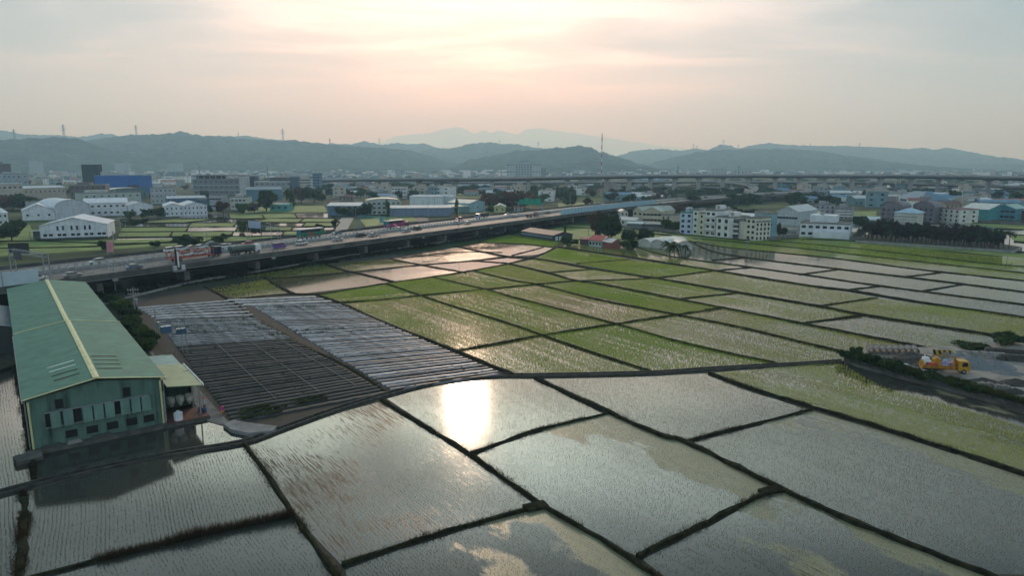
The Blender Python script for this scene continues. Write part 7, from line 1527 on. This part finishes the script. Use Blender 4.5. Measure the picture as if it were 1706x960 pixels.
for k, (px, py, lab) in enumerate(((1642, 646, 'grey blocks on a dark pallet near the front of the yard, left pallet'), (1668, 650, 'grey blocks on a dark pallet near the front of the yard, right pallet'))):
    r = empty('pallet_load', yp(px, py), -.3, lab, 'pallet load'); MB().box(-1.2, 1.2, -.7, .7, 0, .14).box(-1.1, 1.1, -.6, .6, -.0, .05).build('pallet', M_tyre, r)
    for i in range(5): MB().box(-1.1 + i * .45, -1.1 + i * .45 + .38, -.5, .5, .145, .7 + .12 * (i % 2)).build('block', M_pipe, r)
heap(1582, 633, 1.3, .9, .7, M_dirt, 'small dark heap of netting in front of the truck', 9, 'netting heap', 'netting_heap'); heap(1690, 655, 2.0, 1.0, .8, M_dirt, 'dark junk heap by the blue sheet at the right edge', 11, 'junk heap', 'junk_heap'); heap(1492, 606, 2.2, 1.4, 1.1, M_dirt, 'dark mound covered with rubble at the left of the yard', 12, 'rubble heap', 'rubble_heap')

# ------------------------------------------------------------------ people at work beside the annex
def person(loc, rz, label, crouch, shirt, trousers, hatc):
    r = empty('person', loc, rz, label, 'person'); s = 1.0
    if crouch: J = {'p': (0, 0, .32), 'c': (.16, 0, .72), 'n': (.24, 0, .86), 'h': (.30, 0, .98), 'kl': (.38, .16, .42), 'kr': (.38, -.16, .42), 'fl': (.08, .17, .06), 'fr': (.08, -.17, .06), 'tl': (.26, .18, .05), 'tr': (.26, -.18, .05), 'sl': (.18, .19, .78), 'sr': (.18, -.19, .78), 'el': (.38, .24, .6), 'er': (.38, -.24, .6), 'hl': (.56, .1, .4), 'hr': (.56, -.1, .4)}
    else: J = {'p': (0, 0, .90), 'c': (.02, 0, 1.25), 'n': (.03, 0, 1.46), 'h': (.06, 0, 1.60), 'kl': (.05, .1, .48), 'kr': (-.02, -.1, .48), 'fl': (.0, .11, .06), 'fr': (-.05, -.11, .06), 'tl': (.18, .12, .04), 'tr': (.13, -.12, .04), 'sl': (.02, .20, 1.38), 'sr': (.02, -.20, 1.38), 'el': (.06, .27, 1.1), 'er': (.1, -.27, 1.12), 'hl': (.22, .2, .92), 'hr': (.3, -.18, 1.0)}
    ks = list(J); E_ = [('p', 'c'), ('c', 'n'), ('n', 'h'), ('p', 'kl'), ('kl', 'fl'), ('fl', 'tl'), ('p', 'kr'), ('kr', 'fr'), ('fr', 'tr'), ('c', 'sl'), ('sl', 'el'), ('el', 'hl'), ('c', 'sr'), ('sr', 'er'), ('er', 'hr')]
    RR = dict(p=.14, c=.15, n=.055, h=.10, kl=.07, kr=.07, fl=.045, fr=.045, tl=.035, tr=.035, sl=.065, sr=.065, el=.045, er=.045, hl=.03, hr=.03)
    me = bpy.data.meshes.new('body'); me.from_pydata([J[k_] for k_ in ks], [(ks.index(a), ks.index(b)) for a, b in E_], []); me.materials.append(shirt); o = link('body', me, r)
    sk = o.modifiers.new('skin', 'SKIN'); me.skin_vertices.data if False else None
    for i, k_ in enumerate(ks): o.data.skin_vertices[0].data[i].radius = (RR[k_], RR[k_])
    o.data.skin_vertices[0].data[0].use_root = True; o.modifiers.new('sub', 'SUBSURF').levels = 1; o.modifiers['sub'].render_levels = 1
    h = J['h']; hd_ = MB(); hd_.smooth = True; hd_.ell((h[0], h[1], h[2] + .06), (.10, .08, .12)); hd_.build('head', mat('skin', (.35, .2, .13), .6), r)
    hat = MB(); hat.tube((h[0], h[1], h[2] + .10), (h[0], h[1], h[2] + .14), .22, .2, n=16).tube((h[0], h[1], h[2] + .14), (h[0], h[1], h[2] + .24), .12, .09, n=12); hat.build('hat', hatc, r)
    l = MB()
    for a, b in (('kl', 'fl'), ('kr', 'fr')): l.tube(J[a], J[b], RR[a] + .015, RR[b] + .02, n=8)
    for a in ('kl', 'kr'): l.tube(J['p'], J[a], .13, RR[a] + .02, n=8)
    l.build('trousers', trousers, r); return r
def add_skin_layer(): pass
_orig = bpy.types.Mesh
def ensure(me):
    if not me.skin_vertices: pass
person((*P2(341, 684), .1), -1.2, 'person in pale clothes and a red hat standing by the blue drum', False, mat('shirt_pale', (.45, .42, .40), .8), mat('trousers_dark', (.05, .05, .07), .8), mat('hat_red', (.6, .02, .05), .7))
person((*P2(369, 691), .1), -.6, 'person crouching at the edge of the dark beds in pink and yellow', True, mat('shirt_pink', (.55, .05, .25), .8), mat('trousers_yellow', (.50, .48, .05), .8), mat('hat_magenta', (.6, .04, .22), .7))

# ------------------------------------------------------------------ haze in the air, one closed box
hz = bpy.data.materials.new('haze_air'); hz.use_nodes = True; t = hz.node_tree; t.nodes.clear(); pv_ = t.nodes.new('ShaderNodeVolumePrincipled'); om = t.nodes.new('ShaderNodeOutputMaterial')
pv_.inputs['Density'].default_value = 1.8e-4; pv_.inputs['Color'].default_value = (.44, .73, 1.0, 1); pv_.inputs['Absorption Color'].default_value = (1, 1, 1, 1); pv_.inputs['Anisotropy'].default_value = .35
t.links.new(pv_.outputs[0], om.inputs['Volume'])
o = MB().box(-26000, 26000, -600, 33500, -8, 2150).build('haze', hz); tag(o, 'pale blue haze filling the air over the plain and the hills', 'haze', kind='stuff')
